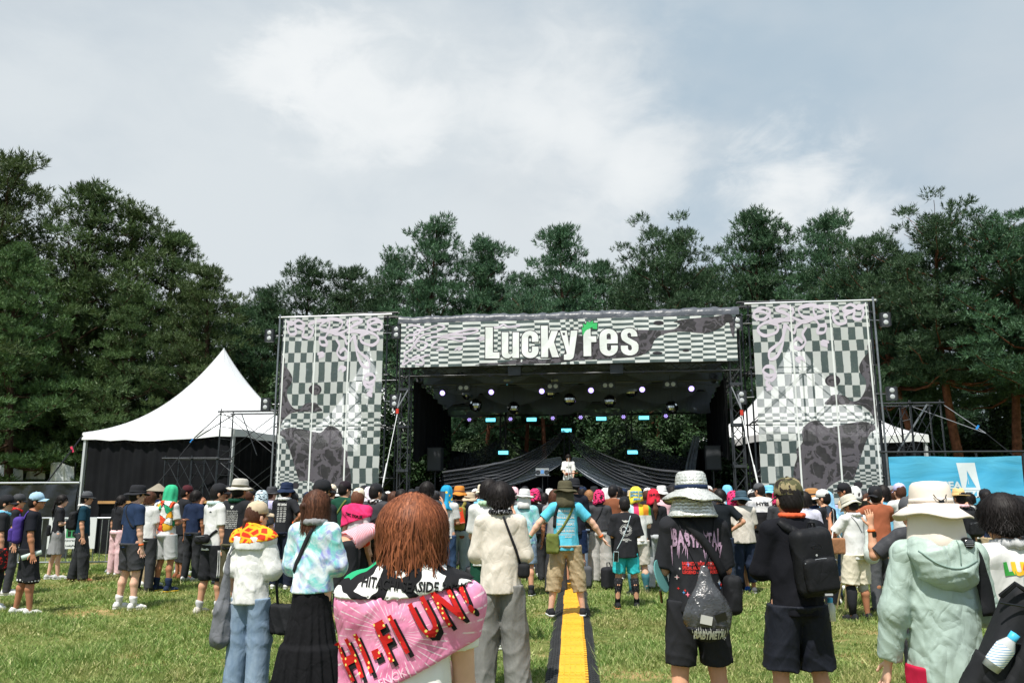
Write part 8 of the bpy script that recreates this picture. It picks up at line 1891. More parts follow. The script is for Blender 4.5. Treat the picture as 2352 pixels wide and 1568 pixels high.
# --- orange hat man with tray
p = who('man in orange bucket hat and navy tee with olive pack and washed jeans', 1052, 1114, foot=1348, add=0.035, rot=-2, arms=('front', 'front'), stance=0.26, vox=0.011, bulk=1.0, skin='mid', hair=('short', 'black'), hat=('bucket', cloth('hat_orange', srgb(206, 132, 58)), K('brown'), 1.02), top=T(cloth('dark_navy', srgb(34, 38, 48)), hem=0.90, sleeve=0.8, ease=0.035, seed=221), bottom=Bt('trousers', JEAN_W, ease=0.03, wide=0.015, fold=0.01, seed=20), shoes=('black', 'white'), group=GRP)
for sg in (-1, 1): print_on(p, [(-0.045, 0.03, 0), (0.045, 0.03, 0), (0.04, -0.01, 0), (0, -0.025, 0), (-0.04, -0.01, 0)], [(0, 1, 2, 3, 4)], sg * 0.068, 0.845, K('brown'), 'leather_pocket_flap', which='b', parent=p.bottom)
OL = cloth('olive_pack', srgb(134, 124, 62), rough=0.6, wave=0.5); b = backpack(p, 'olive backpack worn by the man in orange bucket hat', OL, zc=1.17, hw=0.13, hh=0.20, dp=0.06, pocket=False, lumpy=0.012, tilt=R(3))
t_ = Carried(p, 'plastic_tray', 'bright orange plastic tray with hole clipped on the olive backpack', 'tray', (0.0, -0.29, 1.02)); TR = mat('tray_orange', srgb(226, 76, 46), 0.35); rt = Matrix.Rotation(R(-12), 3, 'Y')
def tr_(x, z): q = rt @ Vector((x, 0, z)); return (q.x - 0.01, -0.285, q.z + 1.20)
V, F = outline_mesh([[(-0.12, -0.13), (0.12, -0.13), (0.125, -0.12), (0.125, 0.12), (0.11, 0.135), (-0.02, 0.135), (-0.12, 0.10)], [(0.085 + 0.025 * math.cos(a), 0.095 + 0.025 * math.sin(a)) for a in np.linspace(0, 6.28, 16)[:-1]]], extrude=0.004); t_.put(MB().add([(tr_(x, y)[0], tr_(x, y)[1] + z, tr_(x, y)[2]) for x, y, z in V], F), 'tray_plate', TR)
t_.put(MB().tube([tr_(x, z) for x, z in ((-0.11, -0.12), (0.115, -0.12), (0.115, 0.06), (0.05, 0.05), (-0.02, 0.09), (-0.11, 0.08), (-0.11, -0.12))], 0.007, 6), 'rim', TR); V, F = outline_mesh([[(-0.07, -0.09), (-0.025, -0.09), (-0.02, -0.03), (-0.05, 0.0), (-0.07, -0.02)], [(-0.06, -0.08), (-0.035, -0.08), (-0.045, -0.035)]]); t_.put(MB().add([(tr_(x, y)[0], -0.292, tr_(x, y)[2]) for x, y, z in V], F), 'white_logo_print', PRW)
# --- tie-dye tee, white hat
p = who('man in blue tie dye tee and white brimmed hat with one foot raised', 1205, 1121, foot=1366, add=0.035, rot=-8, head=(-6, -4), arms=('hold', 'front'), stance=0.22, stride=-0.10, vox=0.011, bulk=1.05, skin='mid', hair=('short', 'black'), hat=('boonie', K('white'), K('lgrey'), 1.04), top=T(TIE2, hem=0.82, sleeve=0.95, ease=0.05, boxy=0.025, srad=0.02, seed=231), bottom=Bt('shorts', JEAN_L, len=0.50, ease=0.04, wide=0.01, seed=21), shoes=('black', 'white'), socks=(BK, 0.16), group=GRP); set_obj('neck_flap', neck_flap_mesh(), WH, p.hat, None, 0.004)
# --- grey wide trousers woman with pink head towel
HFT = special('hotpink_black_towel', lambda t, co: t.mix(t.rng(t.noise(t.map(co, (1, 1, 2)), 22, 1, 0.4), 0.56, 0.58), srgb(232, 58, 116), srgb(26, 24, 28)), 0.9)
p = who('woman in charcoal top and pale grey wide trousers, pink towel on head', 1380, 1123, foot=1340, add=0.05, rot=-3, arms=('front', 'front'), stance=0.26, vox=0.011, bulk=0.95, skin='fair', hair=('bob', 'black'), hat=('towelcap', HFT), top=T(K('charcoal'), hem=0.98, sleeve=1.2, ease=0.05, boxy=0.02, seed=241), bottom=Bt('trousers', cloth('silver_grey', srgb(184, 182, 178)), ease=0.04, wide=0.06, hemw=0.085, waist=1.06, fold=0.006, wl=0.2, seed=22), shoes=('lgrey', 'white'), group=GRP); strap_on(p, [(0.06, 1.42), (-0.02, 1.25), (-0.12, 1.1)], 0.02, BK, name='bag_strap')
# --- navy shorts man black hat
p = who('tall man in black hat, dark tee and navy shorts right behind the spread arms man', 1322, 1097, foot=1345, add=0.035, rot=4, arms=('front', 'front'), stance=0.26, vox=0.011, bulk=1.08, hair=('short', 'black'), hat=('boonie', BK, BK, 1.05), top=T(cloth('ink_tee', srgb(34, 36, 46)), hem=0.82, sleeve=0.8, ease=0.04, seed=251), bottom=Bt('shorts', cloth('navy_shorts', srgb(32, 48, 80), rough=0.55), len=0.52, ease=0.04, seed=23), shoes=('black', 'black'), group=GRP)
# --- JAPAN towel man
p = who('man in white tee with yellow JAPAN towel on his head', 1468, 1116, foot=1369, add=0.05, rot=6, head=(-8, 0), arms=('front', 'front'), stance=0.24, vox=0.011, skin='fair', hair=('short', 'black'), hat=('towelcap', cloth('towel_yellow', srgb(238, 214, 74))), top=T(special('colour_block_tee', lambda t, co: t.mix(t.rng(n_sep(t, co, 2), 1.28, 1.285), srgb(234, 234, 232), t.ramp(t.rng(n_sep(t, co, 0), -0.2, 0.22), [(0.0, srgb(190, 224, 232)), (0.3, srgb(236, 70, 120)), (0.5, srgb(244, 214, 60)), (0.68, srgb(246, 150, 50)), (0.9, srgb(90, 180, 70))], 'CONSTANT'))), hem=0.82, sleeve=0.85, ease=0.04, seed=261), bottom=Bt('shorts', K('offwhite'), len=0.50, ease=0.035, seed=24), shoes=('black', 'white'), socks=(cloth('teal_sock', srgb(60, 110, 120)), 0.36), group=GRP)
def hat_text(p, body, m, z, size, R0, width=1.6, tilt=0.0, name='lettering_print'):
    V, F = text_mesh(body, size, bold=0.003); V, F = cut_fine(V, F, 0.015)
    def f(v):
        a = -math.pi / 2 + v[0] / R0 * 1.0; zz = z + v[1]; rr = R0 + 0.006 + max(0, -0.10 * (zz - 0.02)) - (max(0, zz - 0.06) ** 2) * 6; return (rr * 0.95 * math.cos(a), rr * 1.1 * math.sin(a), zz)
    MB().add([f(v) for v in V], F).build(name, m, p.hat)
for i in range(2): hat_text(p, 'JAPAN JAM', mat('print_cyanblue', srgb(40, 140, 196), 0.8), 0.07 - i * 0.055, 0.05, 0.118)
hat_text(p, 'JAPAN', mat('print_cyanblue', srgb(40, 140, 196), 0.8), -0.045, 0.04, 0.124)
# --- red towel ponytail woman
p = who('woman with long brown ponytail under black and red towel, grey trousers', 1508, 1121, foot=1355, add=0.05, rot=3, arms=('front', 'front'), stance=0.2, vox=0.011, bulk=0.94, skin='fair', hair=('longpony', 'brown'), hat=('towelcap', cloth('towel_red', srgb(214, 46, 66))), top=T(BK, hem=0.92, sleeve=1.3, ease=0.045, seed=271), bottom=Bt('trousers', cloth('grey_melange', srgb(174, 178, 182)), ease=0.04, wide=0.045, hemw=0.05, fold=0.010, seed=25), shoes=('black', 'black'), group=GRP); hat_text(p, 'HI-FI UN', PRK, 0.05, 0.055, 0.118)
b = Carried(p, 'drawstring_bag', 'long black drawstring bag hanging at left of the ponytail woman', 'bag', (-0.17, -0.15, 0.70), 'drawstring bags'); f = Field((-0.3, -0.28, 0.64), (-0.05, 0.02, 1.12), 0.012); f.cone((-0.15, -0.14, 1.08), (-0.17, -0.15, 0.80), 0.03, 0.075, 0.03, flat=((0, 1, 0), 0.6)); f.add(folds(9, 0.01, 0.08)); b.field(f, 'bag_body', BAGM); b.strap([(-0.14, 1.08), (-0.08, 1.42)], 0.01, BK, name='cord')
# --- black tee hand on hip, dark jeans
p = who('bareheaded man in black tee with hand on hip right of silver hat man', 1665, 1121, foot=1369, add=0.015, rot=-6, arms=('front', 'akimbo'), stance=0.26, vox=0.011, bulk=1.02, skin='mid', hair=('short', 'black'), top=T(cloth('black_green', srgb(28, 33, 38)), hem=0.86, sleeve=0.75, ease=0.035, seed=281), bottom=Bt('trousers', denim('denim_indigo', srgb(34, 42, 58), srgb(58, 68, 86)), len=0.14, ease=0.03, seed=26), shoes=('white', 'white'), socks=(WH, 0.24), group=GRP)
# --- white tee, slate hat
p = who('man in white tee and slate blue floppy hat with cropped navy trousers', 1715, 1124, foot=1362, add=0.035, rot=4, head=(14, 0), arms=('front', 'front'), stance=0.26, vox=0.011, bulk=1.03, skin='tan', hair=('short', 'black'), hat=('widebucket', cloth('slate', srgb(62, 84, 98)), cloth('slate', srgb(62, 84, 98)), 1.0), top=T(K('offwhite'), hem=0.84, sleeve=0.85, ease=0.05, boxy=0.03, fold=0.008, seed=291), bottom=Bt('trousers', cloth('navy_crop', srgb(44, 54, 76)), len=0.18, ease=0.035, wide=0.015, seed=27), shoes=('dgrey', 'lgrey'), group=GRP); phone(p, 'L', 'phone in the hands of the man in slate floppy hat')
# --- HYES jersey
p = who('man in grey cap and white patterned shoulder jersey with black letters', 1745, 1107, Y=15.5, add=0.03, rot=6, head=(30, 0), vox=0.013, hair=('short', 'black'), hat=('cap', K('dgrey'), K('dgrey')), top=T(special('two_tone_jersey', lambda t, co: t.mix(t.rng(n_sep(t, co, 2), 1.19, 1.195), srgb(30, 30, 33), t.mix(t.rng(t.noise(co, 9, 4), 0.45, 0.6), srgb(230, 230, 230), srgb(190, 192, 198)))), hem=0.86, sleeve=0.85, ease=0.05, boxy=0.02, seed=301), bottom=Bt('trousers', BK), group=GRP); text_on(p, 'HYES', 0.085, 0, 1.335, PRK, bold=0.004, width=0.24)
# --- light-blue towel cloak
p = who('person wrapped in pale blue towel cloak and blue jeans', 1917, 1125, foot=1382, add=0.045, rot=14, head=(10, 0), arms=('front', 'front'), stance=0.22, stride=0.05, vox=0.011, bulk=0.95, skin='fair', hair=None, hat=('cloak', cloth('towel_paleblue', srgb(150, 200, 236))), top=T(BK, hem=0.86, sleeve=1.2, ease=0.03, seed=311), bottom=Bt('trousers', JEAN_D, ease=0.012, seed=28), shoes=('black', 'black'), group=GRP)
towel_cape(p, 'towel_cloak', cloth('towel_paleblue', srgb(150, 200, 236)), 0.04, (0, 0, 0.95), (0.25, 0, -0.95), 0.014, seed=29, more=[((0, 0, 1.43), (0, 0.3, 1)), ((0, 0.10, 1.3), (0, 1, 0.1))], low=0.86)
# --- white tee bucket hat with phone
p = who('man in white tee and khaki shorts with pale bucket hat looking at his phone', 1976, 1134, foot=1425, add=0.035, rot=20, head=(12, -22), arms=('phone', 'hold'), stance=0.26, vox=0.010, bulk=1.12, skin='tan', hair=('short', 'black'), hat=('bucket', cloth('hat_stone', srgb(196, 192, 178)), cloth('hat_stone', srgb(196, 192, 178)), 1.04), top=T(WH, hem=0.84, sleeve=0.8, ease=0.035, fold=0.008, seed=321), bottom=Bt('shorts', cloth('sand', srgb(214, 206, 186)), len=0.50, ease=0.04, wide=0.012, seed=30), shoes=('black', 'black'), scarf=WH, group=GRP); phone(p, 'L', 'dark phone held up by the man in pale bucket hat')
a, k_ = p.j['ankL'], p.j['kneeL']; MB().tube([tuple(a), tuple(a + (k_ - a) * .4 - V3((0, .01, 0))), tuple(a + (k_ - a) * .75 - V3((0, .02, 0))), tuple(k_ - V3((0, .0, .03)))], [0.045, 0.06, 0.074, 0.066], 14).build('calf_sleeve', BK, p.root, True)
k_ = p.j['kneeR']; MB().tube([tuple(k_ - V3((0, .01, .11))), tuple(k_), tuple(k_ + V3((0, 0, .06)))], [0.066, 0.072, 0.078], 14).build('knee_brace', K('lgrey'), p.root, True)
b = Carried(p, 'drawstring_bag', 'pale grey drawstring sack on the back of the man in pale bucket hat', 'bag', (0.08, -0.24, 0.78), 'drawstring bags'); f = Field((-0.14, -0.4, 0.7), (0.32, -0.06, 1.28), 0.011); f.ell((0.09, -0.22, 0.92), (0.13, 0.075, 0.14), k=.02); f.cone((0.08, -0.21, 1.0), (0.06, -0.19, 1.22), 0.09, 0.03, 0.05, flat=((0, 1, 0), 0.6)); f.add(folds(13, 0.012, 0.07)); b.field(f, 'bag_body', cloth('sack_grey', srgb(190, 198, 194)))
for sg in (-1, 1): b.strap([(0.06 + sg * 0.02, 1.2), (0.03 + sg * 0.06, 1.32), (sg * 0.1, 1.43)], 0.008, STRAPG, name='cord')
b = Carried(p, 'tote_bag', 'brown leather tote bag on the arm of the man in pale bucket hat', 'bag', (-0.30, 0.0, 0.92), 'tote bags'); f = Field((-0.46, -0.16, 0.86), (-0.12, 0.2, 1.2), 0.011); f.rbox((-0.29, 0.02, 1.02), (0.13, 0.04, 0.11), 0.025); b.field(f, 'bag_body', cloth('leather_brown', srgb(156, 112, 82), rough=0.5)); b.put(MB().tube([(-0.37, 0.02, 1.12), (-0.33, 0.04, 1.22), (-0.25, 0.04, 1.22), (-0.21, 0.02, 1.12)], 0.009, 6), 'handle', WH)
# walking sticks beside him
st_ = thing('folding_stool', 'folded wooden tripod stool legs standing behind pale bucket hat man', 'stool', (*G(1938, 1402), 0), 0); 
for dx, dy in ((-0.1, 0), (0.08, 0.05), (0.0, -0.06)): MB().tube([(dx, dy, 0), (dx * 0.1 + 0.08, dy * 0.1, 0.62)], 0.013, 6).build('leg', cloth('stool_wood', srgb(126, 116, 82)), st_)
MB().box((0.08, 0, 0.63), (0.1, 0.1, 0.03)).build('seat', BK, st_)
# --- brown tee with camera
p = who('man in rust brown tee holding up a black video camera', 2012, 1115, Y=11.2, add=0.015, rot=10, head=(-25, 4), arms=('camera', 'camera'), vox=0.011, bulk=1.08, skin='tan', hair=('short', 'black'), hat=('cap', BK, BK, 1.0, 150), top=T(K('rust'), hem=0.84, sleeve=0.8, ease=0.035, seed=331), bottom=Bt('trousers', K('dgrey')), shoes=('black', 'black'), group=GRP)
w = (p.j['wriL'] + p.j['wriR']) / 2 + V3((0, 0.08, 0.05)); c = Carried(p, 'video_camera', 'black video camera held up by the man in rust brown tee', 'camera', tuple(w - V3((0, 0, .06)))); c.put(MB().box(tuple(w), (0.13, 0.2, 0.11)), 'camera_body', PHONE); c.put(MB().lathe([(0, 0), (0.04, 0), (0.045, 0.12), (0.03, 0.12)], 14, M=Matrix.Translation(tuple(w + V3((0.02, 0.1, 0)))) @ Matrix.Rotation(-math.pi / 2, 4, 'X')), 'lens', PHONE, smooth=True); c.put(MB().box(tuple(w + V3((-0.11, -0.03, 0.01))), (0.09, 0.012, 0.065)), 'flip_screen', PHONE)
# --- raised hand man
p = who('man in charcoal tee raising an open hand behind the sage jacket woman', 2092, 1138, Y=6.6, add=0.02, rot=14, arms=('up', 'front'), vox=0.008, bulk=1.05, skin='mid', hair=('short', 'black'), hat=('cap', K('dgrey'), K('dgrey')), top=T(K('charcoal'), hem=0.84, sleeve=0.9, ease=0.04, seed=341), bottom=Bt('trousers', JEAN_B), shoes=('black', 'black'), palms={'L': (0, 1, 0), 'curl': 0.1}, group=GRP); wristband(p, 'L'); w = p.j['wriL']; MB().box(tuple(w - p.j['hdL'] * 0.05 + V3((0, -0.034, 0))), (0.036, 0.012, 0.04)).build('wrist_watch', PHONE, p.root)
# --- straw hat
p = who('man in small straw hat and pink scarf with black backpack, right of the cream hat', 2204, 1120, Y=12.4, add=0.03, rot=14, vox=0.012, hair=('short', 'black'), hat=('straw', STRAW, STRAW), top=T(BK, hem=0.84, sleeve=0.8, ease=0.04, seed=351), bottom=Bt('trousers', JEAN_D), scarf=K('lpink'), group=GRP); backpack(p, 'black backpack on the man in small straw hat', BAGM, zc=1.18, hw=0.15, hh=0.2, dp=0.08)
# --- far left pair
p = who('man in black cap with pale blue towel at the left edge behind the purple backpack', 14, 1133, Y=11.6, add=0.03, rot=-55, head=(-15, 0), vox=0.012, hair=('short', 'black'), hat=('cap', BK, BK), top=T(BK, hem=0.84, sleeve=0.8, seed=361), bottom=Bt('trousers', BK), scarf=K('sky'), face=True, group=GRP)
b = Carried(p, 'tote_bag', 'black bag with red pattern at the left edge beside the blue cap man', 'bag', (0.2, -0.05, 0.55), 'tote bags'); f = Field((0.02, -0.26, 0.5), (0.42, 0.2, 1.0), 0.012); f.rbox((0.22, -0.02, 0.75), (0.1, 0.13, 0.17), 0.04); f.add(folds(4, 0.012, 0.09)); b.field(f, 'bag_body', special('red_black_pattern', lambda t, co: t.mix(t.rng(t.noise(co, 16, 4, 0.7), 0.52, 0.56), srgb(26, 24, 26), srgb(190, 40, 36)))); b.put(MB().tube([(0.2, -0.1, 0.9), (0.17, -0.02, 1.1), (0.2, 0.06, 0.9)], 0.01, 6), 'handle', BK)
p = who('person in dark cap with red and white towel, second at the left edge', 42, 1131, Y=13.2, add=0.03, rot=-60, vox=0.013, hair=('short', 'black'), hat=('cap', K('charcoal'), BK), top=T(BK, seed=371), bottom=Bt('trousers', K('charcoal')), scarf=K('red'), face=True, group=GRP)
p = who('person in pink printed trousers half hidden behind the navy tee man', 262, 1135, foot=1322, add=0.02, rot=-30, vox=0.013, hair=('pony', 'black'), top=T(BK, hem=0.9, seed=381), bottom=Bt('trousers', cloth('pink_print', srgb(226, 190, 194), vary=0.2), wide=0.03, ease=0.035), group=GRP)
p = who('man in maroon cap with white headphones and black tee by the left scaffold', 412, 1112, foot=1330, add=0.03, rot=-50, head=(-15, 0), arms=('front', 'phone'), vox=0.012, bulk=1.08, skin='tan', hair=('short', 'black'), hat=('cap', cloth('maroon', srgb(74, 34, 40)), cloth('maroon', srgb(74, 34, 40))), top=T(BK, hem=0.8, sleeve=0.9, ease=0.05, boxy=0.02, seed=391), bottom=Bt('shorts', K('charcoal'), len=0.30, wide=0.03, ease=0.04), shoes=('brown', 'brown'), face=True, group=GRP); wristband(p, 'R')
p = who('person in broad conical grey sun hat left of the green hood towel', 360, 1110, Y=14.3, add=0.06, rot=-30, vox=0.013, hair=('short', 'black'), hat=('cone', cloth('hat_taupe', srgb(140, 132, 118))), top=T(special('flower_print_tee', lambda t, co: t.mix(t.rng(t.noise(co, 14, 3), 0.55, 0.6), srgb(224, 224, 220), srgb(230, 150, 50))), seed=401), bottom=Bt('trousers', K('khaki')), scarf=K('blue'), group=GRP)
p = who('man in green tee and dark cap with sling strap beside the tie dye woman', 790, 1102, Y=13.4, add=0.03, rot=-20, head=(-20, 0), arms=('front', 'front'), vox=0.012, hair=('short', 'black'), hat=('cap', cloth('cap_plum', srgb(42, 34, 40)), BK), top=T(K('green'), sleeve=0.8, seed=411), bottom=Bt('trousers', JEAN_B), group=GRP); strap_on(p, [(0.09, 1.42), (0.0, 1.28), (-0.1, 1.15)], 0.03, K('moss'), name='bag_strap')
p = who('person in large black cap right behind the tie dye woman', 737, 1099, Y=9.6, add=0.03, rot=-22, head=(-25, 0), vox=0.012, hair=('short', 'black'), hat=('cap', BK, BK, 1.05), top=T(BK, seed=421), bottom=Bt('trousers', JEAN_B), face=True, group=GRP)
p = who('person with hot pink lettered shoulder towel left of the bent over person', 822, 1118, Y=11.9, add=0.03, rot=-25, vox=0.012, hair=('bob', 'brown'), hat=('cap', K('cream'), K('cream')), top=T(K('lgrey'), seed=431), bottom=Bt('trousers', BK), skin='fair', group=GRP); tw = towel_cape(p, 'shoulder_towel', cloth('towel_hotpink', srgb(232, 58, 116)), 0.03, (0, 0, 1.22), (0.3, 0, -0.95), seed=5, more=[((0, 0, 1.46), (0, .3, 1)), ((0, .08, 1.3), (0, 1, 0))], low=1.1); text_on(p, 'TMC TOUR', 0.06, 0.02, 1.31, PRK, which='x', parent=tw, rot=R(-12), bold=0.003)
p = who('man in black cap standing tall at right behind the pale blue towel', 1942, 1106, Y=13.8, add=0.03, rot=40, head=(25, 0), vox=0.012, skin='tan', hair=('short', 'black'), hat=('cap', BK, BK), top=T(K('beige'), seed=441), bottom=Bt('trousers', K('khaki')), face=True, group=GRP)
p = who('person in broad brown sun hat behind the camouflage cap man', 1866, 1120, Y=12.6, add=0.04, rot=15, vox=0.012, hair=('short', 'black'), hat=('widebucket', cloth('hat_tan', srgb(176, 130, 84)), BK, 1.1), top=T(NV, seed=451), bottom=Bt('trousers', K('khaki')), group=GRP)
p = who('man in white cap and black tee right of the brown sun hat', 1892, 1121, Y=12.0, add=0.03, rot=35, head=(20, 0), vox=0.012, hair=('short', 'black'), hat=('cap', WH, WH), top=T(BK, seed=461), bottom=Bt('trousers', K('khaki')), group=GRP); strap_on(p, [(0.08, 1.42), (0.06, 1.25), (0.0, 1.1)], 0.03, K('lgrey'), name='bag_strap')
p = who('person in pale striped shirt directly behind the camouflage cap man', 1846, 1126, Y=11.0, add=0.015, rot=10, vox=0.012, hair=('short', 'black'), top=T(cloth('pale_lilac_shirt', srgb(206, 206, 224)), sleeve=0.9, ease=0.05, seed=471), bottom=Bt('trousers', K('navy')), group=GRP)
p = who('person in neon yellow green top half hidden behind the white tee man', 1690, 1135, Y=13.6, add=0.015, rot=0, vox=0.013, hair=('short', 'black'), hat=('towelcap', HFT), top=T(K('lime'), hem=0.75, ease=0.05, seed=481), bottom=Bt('shorts', K('blue'), len=0.5), shoes=('blue', 'white'), group=GRP)
for spec in ((1025, 1113, 13.8, ('hood', special('flower_towel', lambda t, co: t.mix(t.rng(t.vor(co, 13, 'F1', 'Distance', 1.0), 0.30, 0.26), srgb(36, 150, 196), srgb(244, 204, 60)))), 'white', 'person under bright blue towel with yellow flowers'),
             (980, 1105, 12.6, None, 'charcoal', 'man with short spiky black hair holding up a phone left of the blue flower towel'), (1392, 1119, 16.0, ('hood', WH), 'white', 'person in white hooded top behind the pink towel woman'),
             (1802, 1128, 15.2, ('hood', WH), 'cream', 'person under plain white towel left of the camouflage cap man'), (848, 1116, 14.6, ('hood', special('pale_pink_towel', lambda t, co: t.mix(t.rng(t.noise(co, 16, 3), .45, .6), srgb(232, 226, 236), srgb(214, 196, 216)))), 'black', 'person under pale pinkish white towel near the left tower foot'),
             (600, 1124, 12.8, ('hood', special('aqua_letter_towel', lambda t, co: t.mix(t.rng(t.noise(t.map(co, (1, 1, 2)), 24, 1), .56, .58), srgb(206, 226, 236), srgb(30, 34, 44)))), 'charcoal', 'person with white lettered towel on the head left of navy bucket hat')):
    px, ht, Y, hat, tc, lab = spec
    p = who(lab, px, ht, Y=Y, add=0.04 if hat else 0.015, rot=-10 if px < 1200 else 8, arms=('front', 'phone') if hat is None else ('front', 'front'), vox=0.013, hair=('messy', 'black') if hat is None else None, hat=hat, top=T(K(tc), seed=px % 7), bottom=Bt('trousers', JEAN_D), group=GRP)
    if hat is None: phone(p, 'R', 'phone held up by the spiky haired man')

# ================================================================== the far rows before the stage
FCOL = {'white': WH, 'black': BK, 'grey': K('grey'), 'navy': NV, 'charcoal': K('charcoal'), 'pale blue': K('sky'), 'hot pink': HFT, 'cream': K('cream'), 'olive': K('olive'), 'red': K('red'), 'yellow': K('yellow'), 'lilac': K('lavender'), 'beige': K('beige'), 'green': K('mint'), 'light pink': K('lpink'), 'brown': K('brown')}
HATN = {'cap': 'cap', 'bucket': 'bucket hat', 'boonie': 'brimmed hat', 'towelcap': 'towel on the head', 'hood': 'towel hood', 'straw': 'straw hat'}
LAND = ['before the left tower', 'before the left stage post', 'left of the stage middle', 'before the singer', 'right of the stage middle', 'before the right stage post', 'before the right tower']
def landmark(px): return LAND[0 if px < 790 else 1 if px < 960 else 2 if px < 1180 else 3 if px < 1330 else 4 if px < 1520 else 5 if px < 1720 else 6]
far = [(575, 15.0, 'cap', 'black', 'grey'), (622, 15.6, 'boonie', 'charcoal', 'lilac'), (672, 14.2, 'cap', 'charcoal', 'white'), (705, 16.5, 'cap', 'navy', 'white'), (760, 15.5, 'cap', 'cream', 'black'), (775, 18.0, 'bucket', 'white', 'grey'), (835, 15.6, 'cap', 'black', 'white'), (880, 15.0, 'hair', 'black', 'navy'),
       (905, 14.0, 'hair', 'brown', 'white'), (922, 12.9, 'hair', 'black', 'cream'), (945, 16.0, 'cap', 'black', 'charcoal'), (962, 18.5, 'bucket', 'black', 'white'), (1000, 17.0, 'cap', 'charcoal', 'white'), (1010, 19.5, 'hair', 'black', 'white'), (1042, 18.0, 'cap', 'black', 'navy'), (1078, 14.6, 'bucket', 'beige', 'light pink'),
       (1092, 16.4, 'cap', 'white', 'white'), (1108, 14.9, 'bucket', 'cream', 'pale blue'), (1140, 16.2, 'cap', 'white', 'black'), (1165, 15.4, 'hair', 'black', 'charcoal'), (1180, 17.6, 'towelcap', 'light pink', 'grey'), (1228, 15.2, 'towelcap', 'hot pink', 'black'), (1236, 17.2, 'cap', 'charcoal', 'white'), (1249, 16.0, 'curly', 'black', 'navy'),
       (1262, 18.4, 'bucket', 'white', 'yellow'), (1275, 13.4, 'hairlong', 'brown', 'grey'), (1303, 15.6, 'cap', 'beige', 'white'), (1338, 17.4, 'cap', 'navy', 'white'), (1354, 16.4, 'hair', 'ginger', 'black'), (1365, 19.0, 'bucket', 'black', 'lilac'), (1408, 15.2, 'cap', 'black', 'brown'), (1420, 17.8, 'hair', 'black', 'white'), (1432, 18.8, 'cap', 'navy', 'white'),
       (1488, 16.6, 'cap', 'white', 'black'), (1520, 15.6, 'bucket', 'white', 'light pink'), (1532, 17.6, 'hair', 'black', 'grey'), (1545, 15.8, 'cap', 'black', 'pale blue'), (1560, 18.2, 'cap', 'black', 'grey'), (1600, 17.0, 'hair', 'black', 'white'), (1628, 15.6, 'cap', 'white', 'charcoal'), (1644, 17.4, 'hair', 'brown', 'beige'), (1672, 16.2, 'hood', 'pale blue', 'white'),
       (1684, 14.8, 'towelcap', 'hot pink', 'black'), (1700, 17.8, 'hair', 'black', 'navy'), (1728, 17.4, 'cap', 'white', 'grey'), (1768, 16.6, 'bucket', 'pale blue', 'white'), (1776, 18.2, 'cap', 'black', 'light pink'), (1788, 14.6, 'towelcap', 'hot pink', 'charcoal'), (1826, 16.2, 'hair', 'black', 'cream'), (1855, 17.0, 'cap', 'grey', 'black'), (1878, 17.6, 'hair', 'brown', 'white'), (1905, 16.2, 'cap', 'navy', 'lilac'),
       (1966, 15.4, 'towelcap', 'white', 'green'), (1985, 16.8, 'cap', 'charcoal', 'olive'), (2030, 14.0, 'hair', 'black', 'pale blue'), (2050, 15.0, 'cap', 'grey', 'black'), (2068, 13.0, 'cap', 'lilac', 'white'), (2225, 14.6, 'hair', 'black', 'white'), (2265, 13.4, 'cap', 'black', 'navy'), (520, 14.4, 'cap', 'black', 'charcoal'), (450, 15.2, 'hair', 'black', 'navy'), (430, 16.4, 'hairlong', 'black', 'lilac'), (318, 15.6, 'bucket', 'white', 'grey'), (345, 13.6, 'hair', 'brown', 'white'),
       (1122, 19.6, 'straw', 'beige', 'white'), (1205, 19.8, 'cap', 'black', 'green'), (1290, 20.2, 'hair', 'black', 'hot pink'), (1450, 20.0, 'bucket', 'beige', 'navy'), (1505, 19.8, 'cap', 'black', 'white'), (1580, 20.0, 'hair', 'brown', 'navy'), (1655, 19.6, 'cap', 'red', 'black'), (890, 19.0, 'cap', 'white', 'navy'), (735, 18.4, 'hair', 'black', 'olive'), (660, 18.2, 'bucket', 'olive', 'white'), (1060, 21.0, 'cap', 'navy', 'yellow'), (1385, 21.0, 'cap', 'black', 'cream'), (1748, 20.0, 'hair', 'black', 'brown')]
fr_ = random.Random(12); used = {}
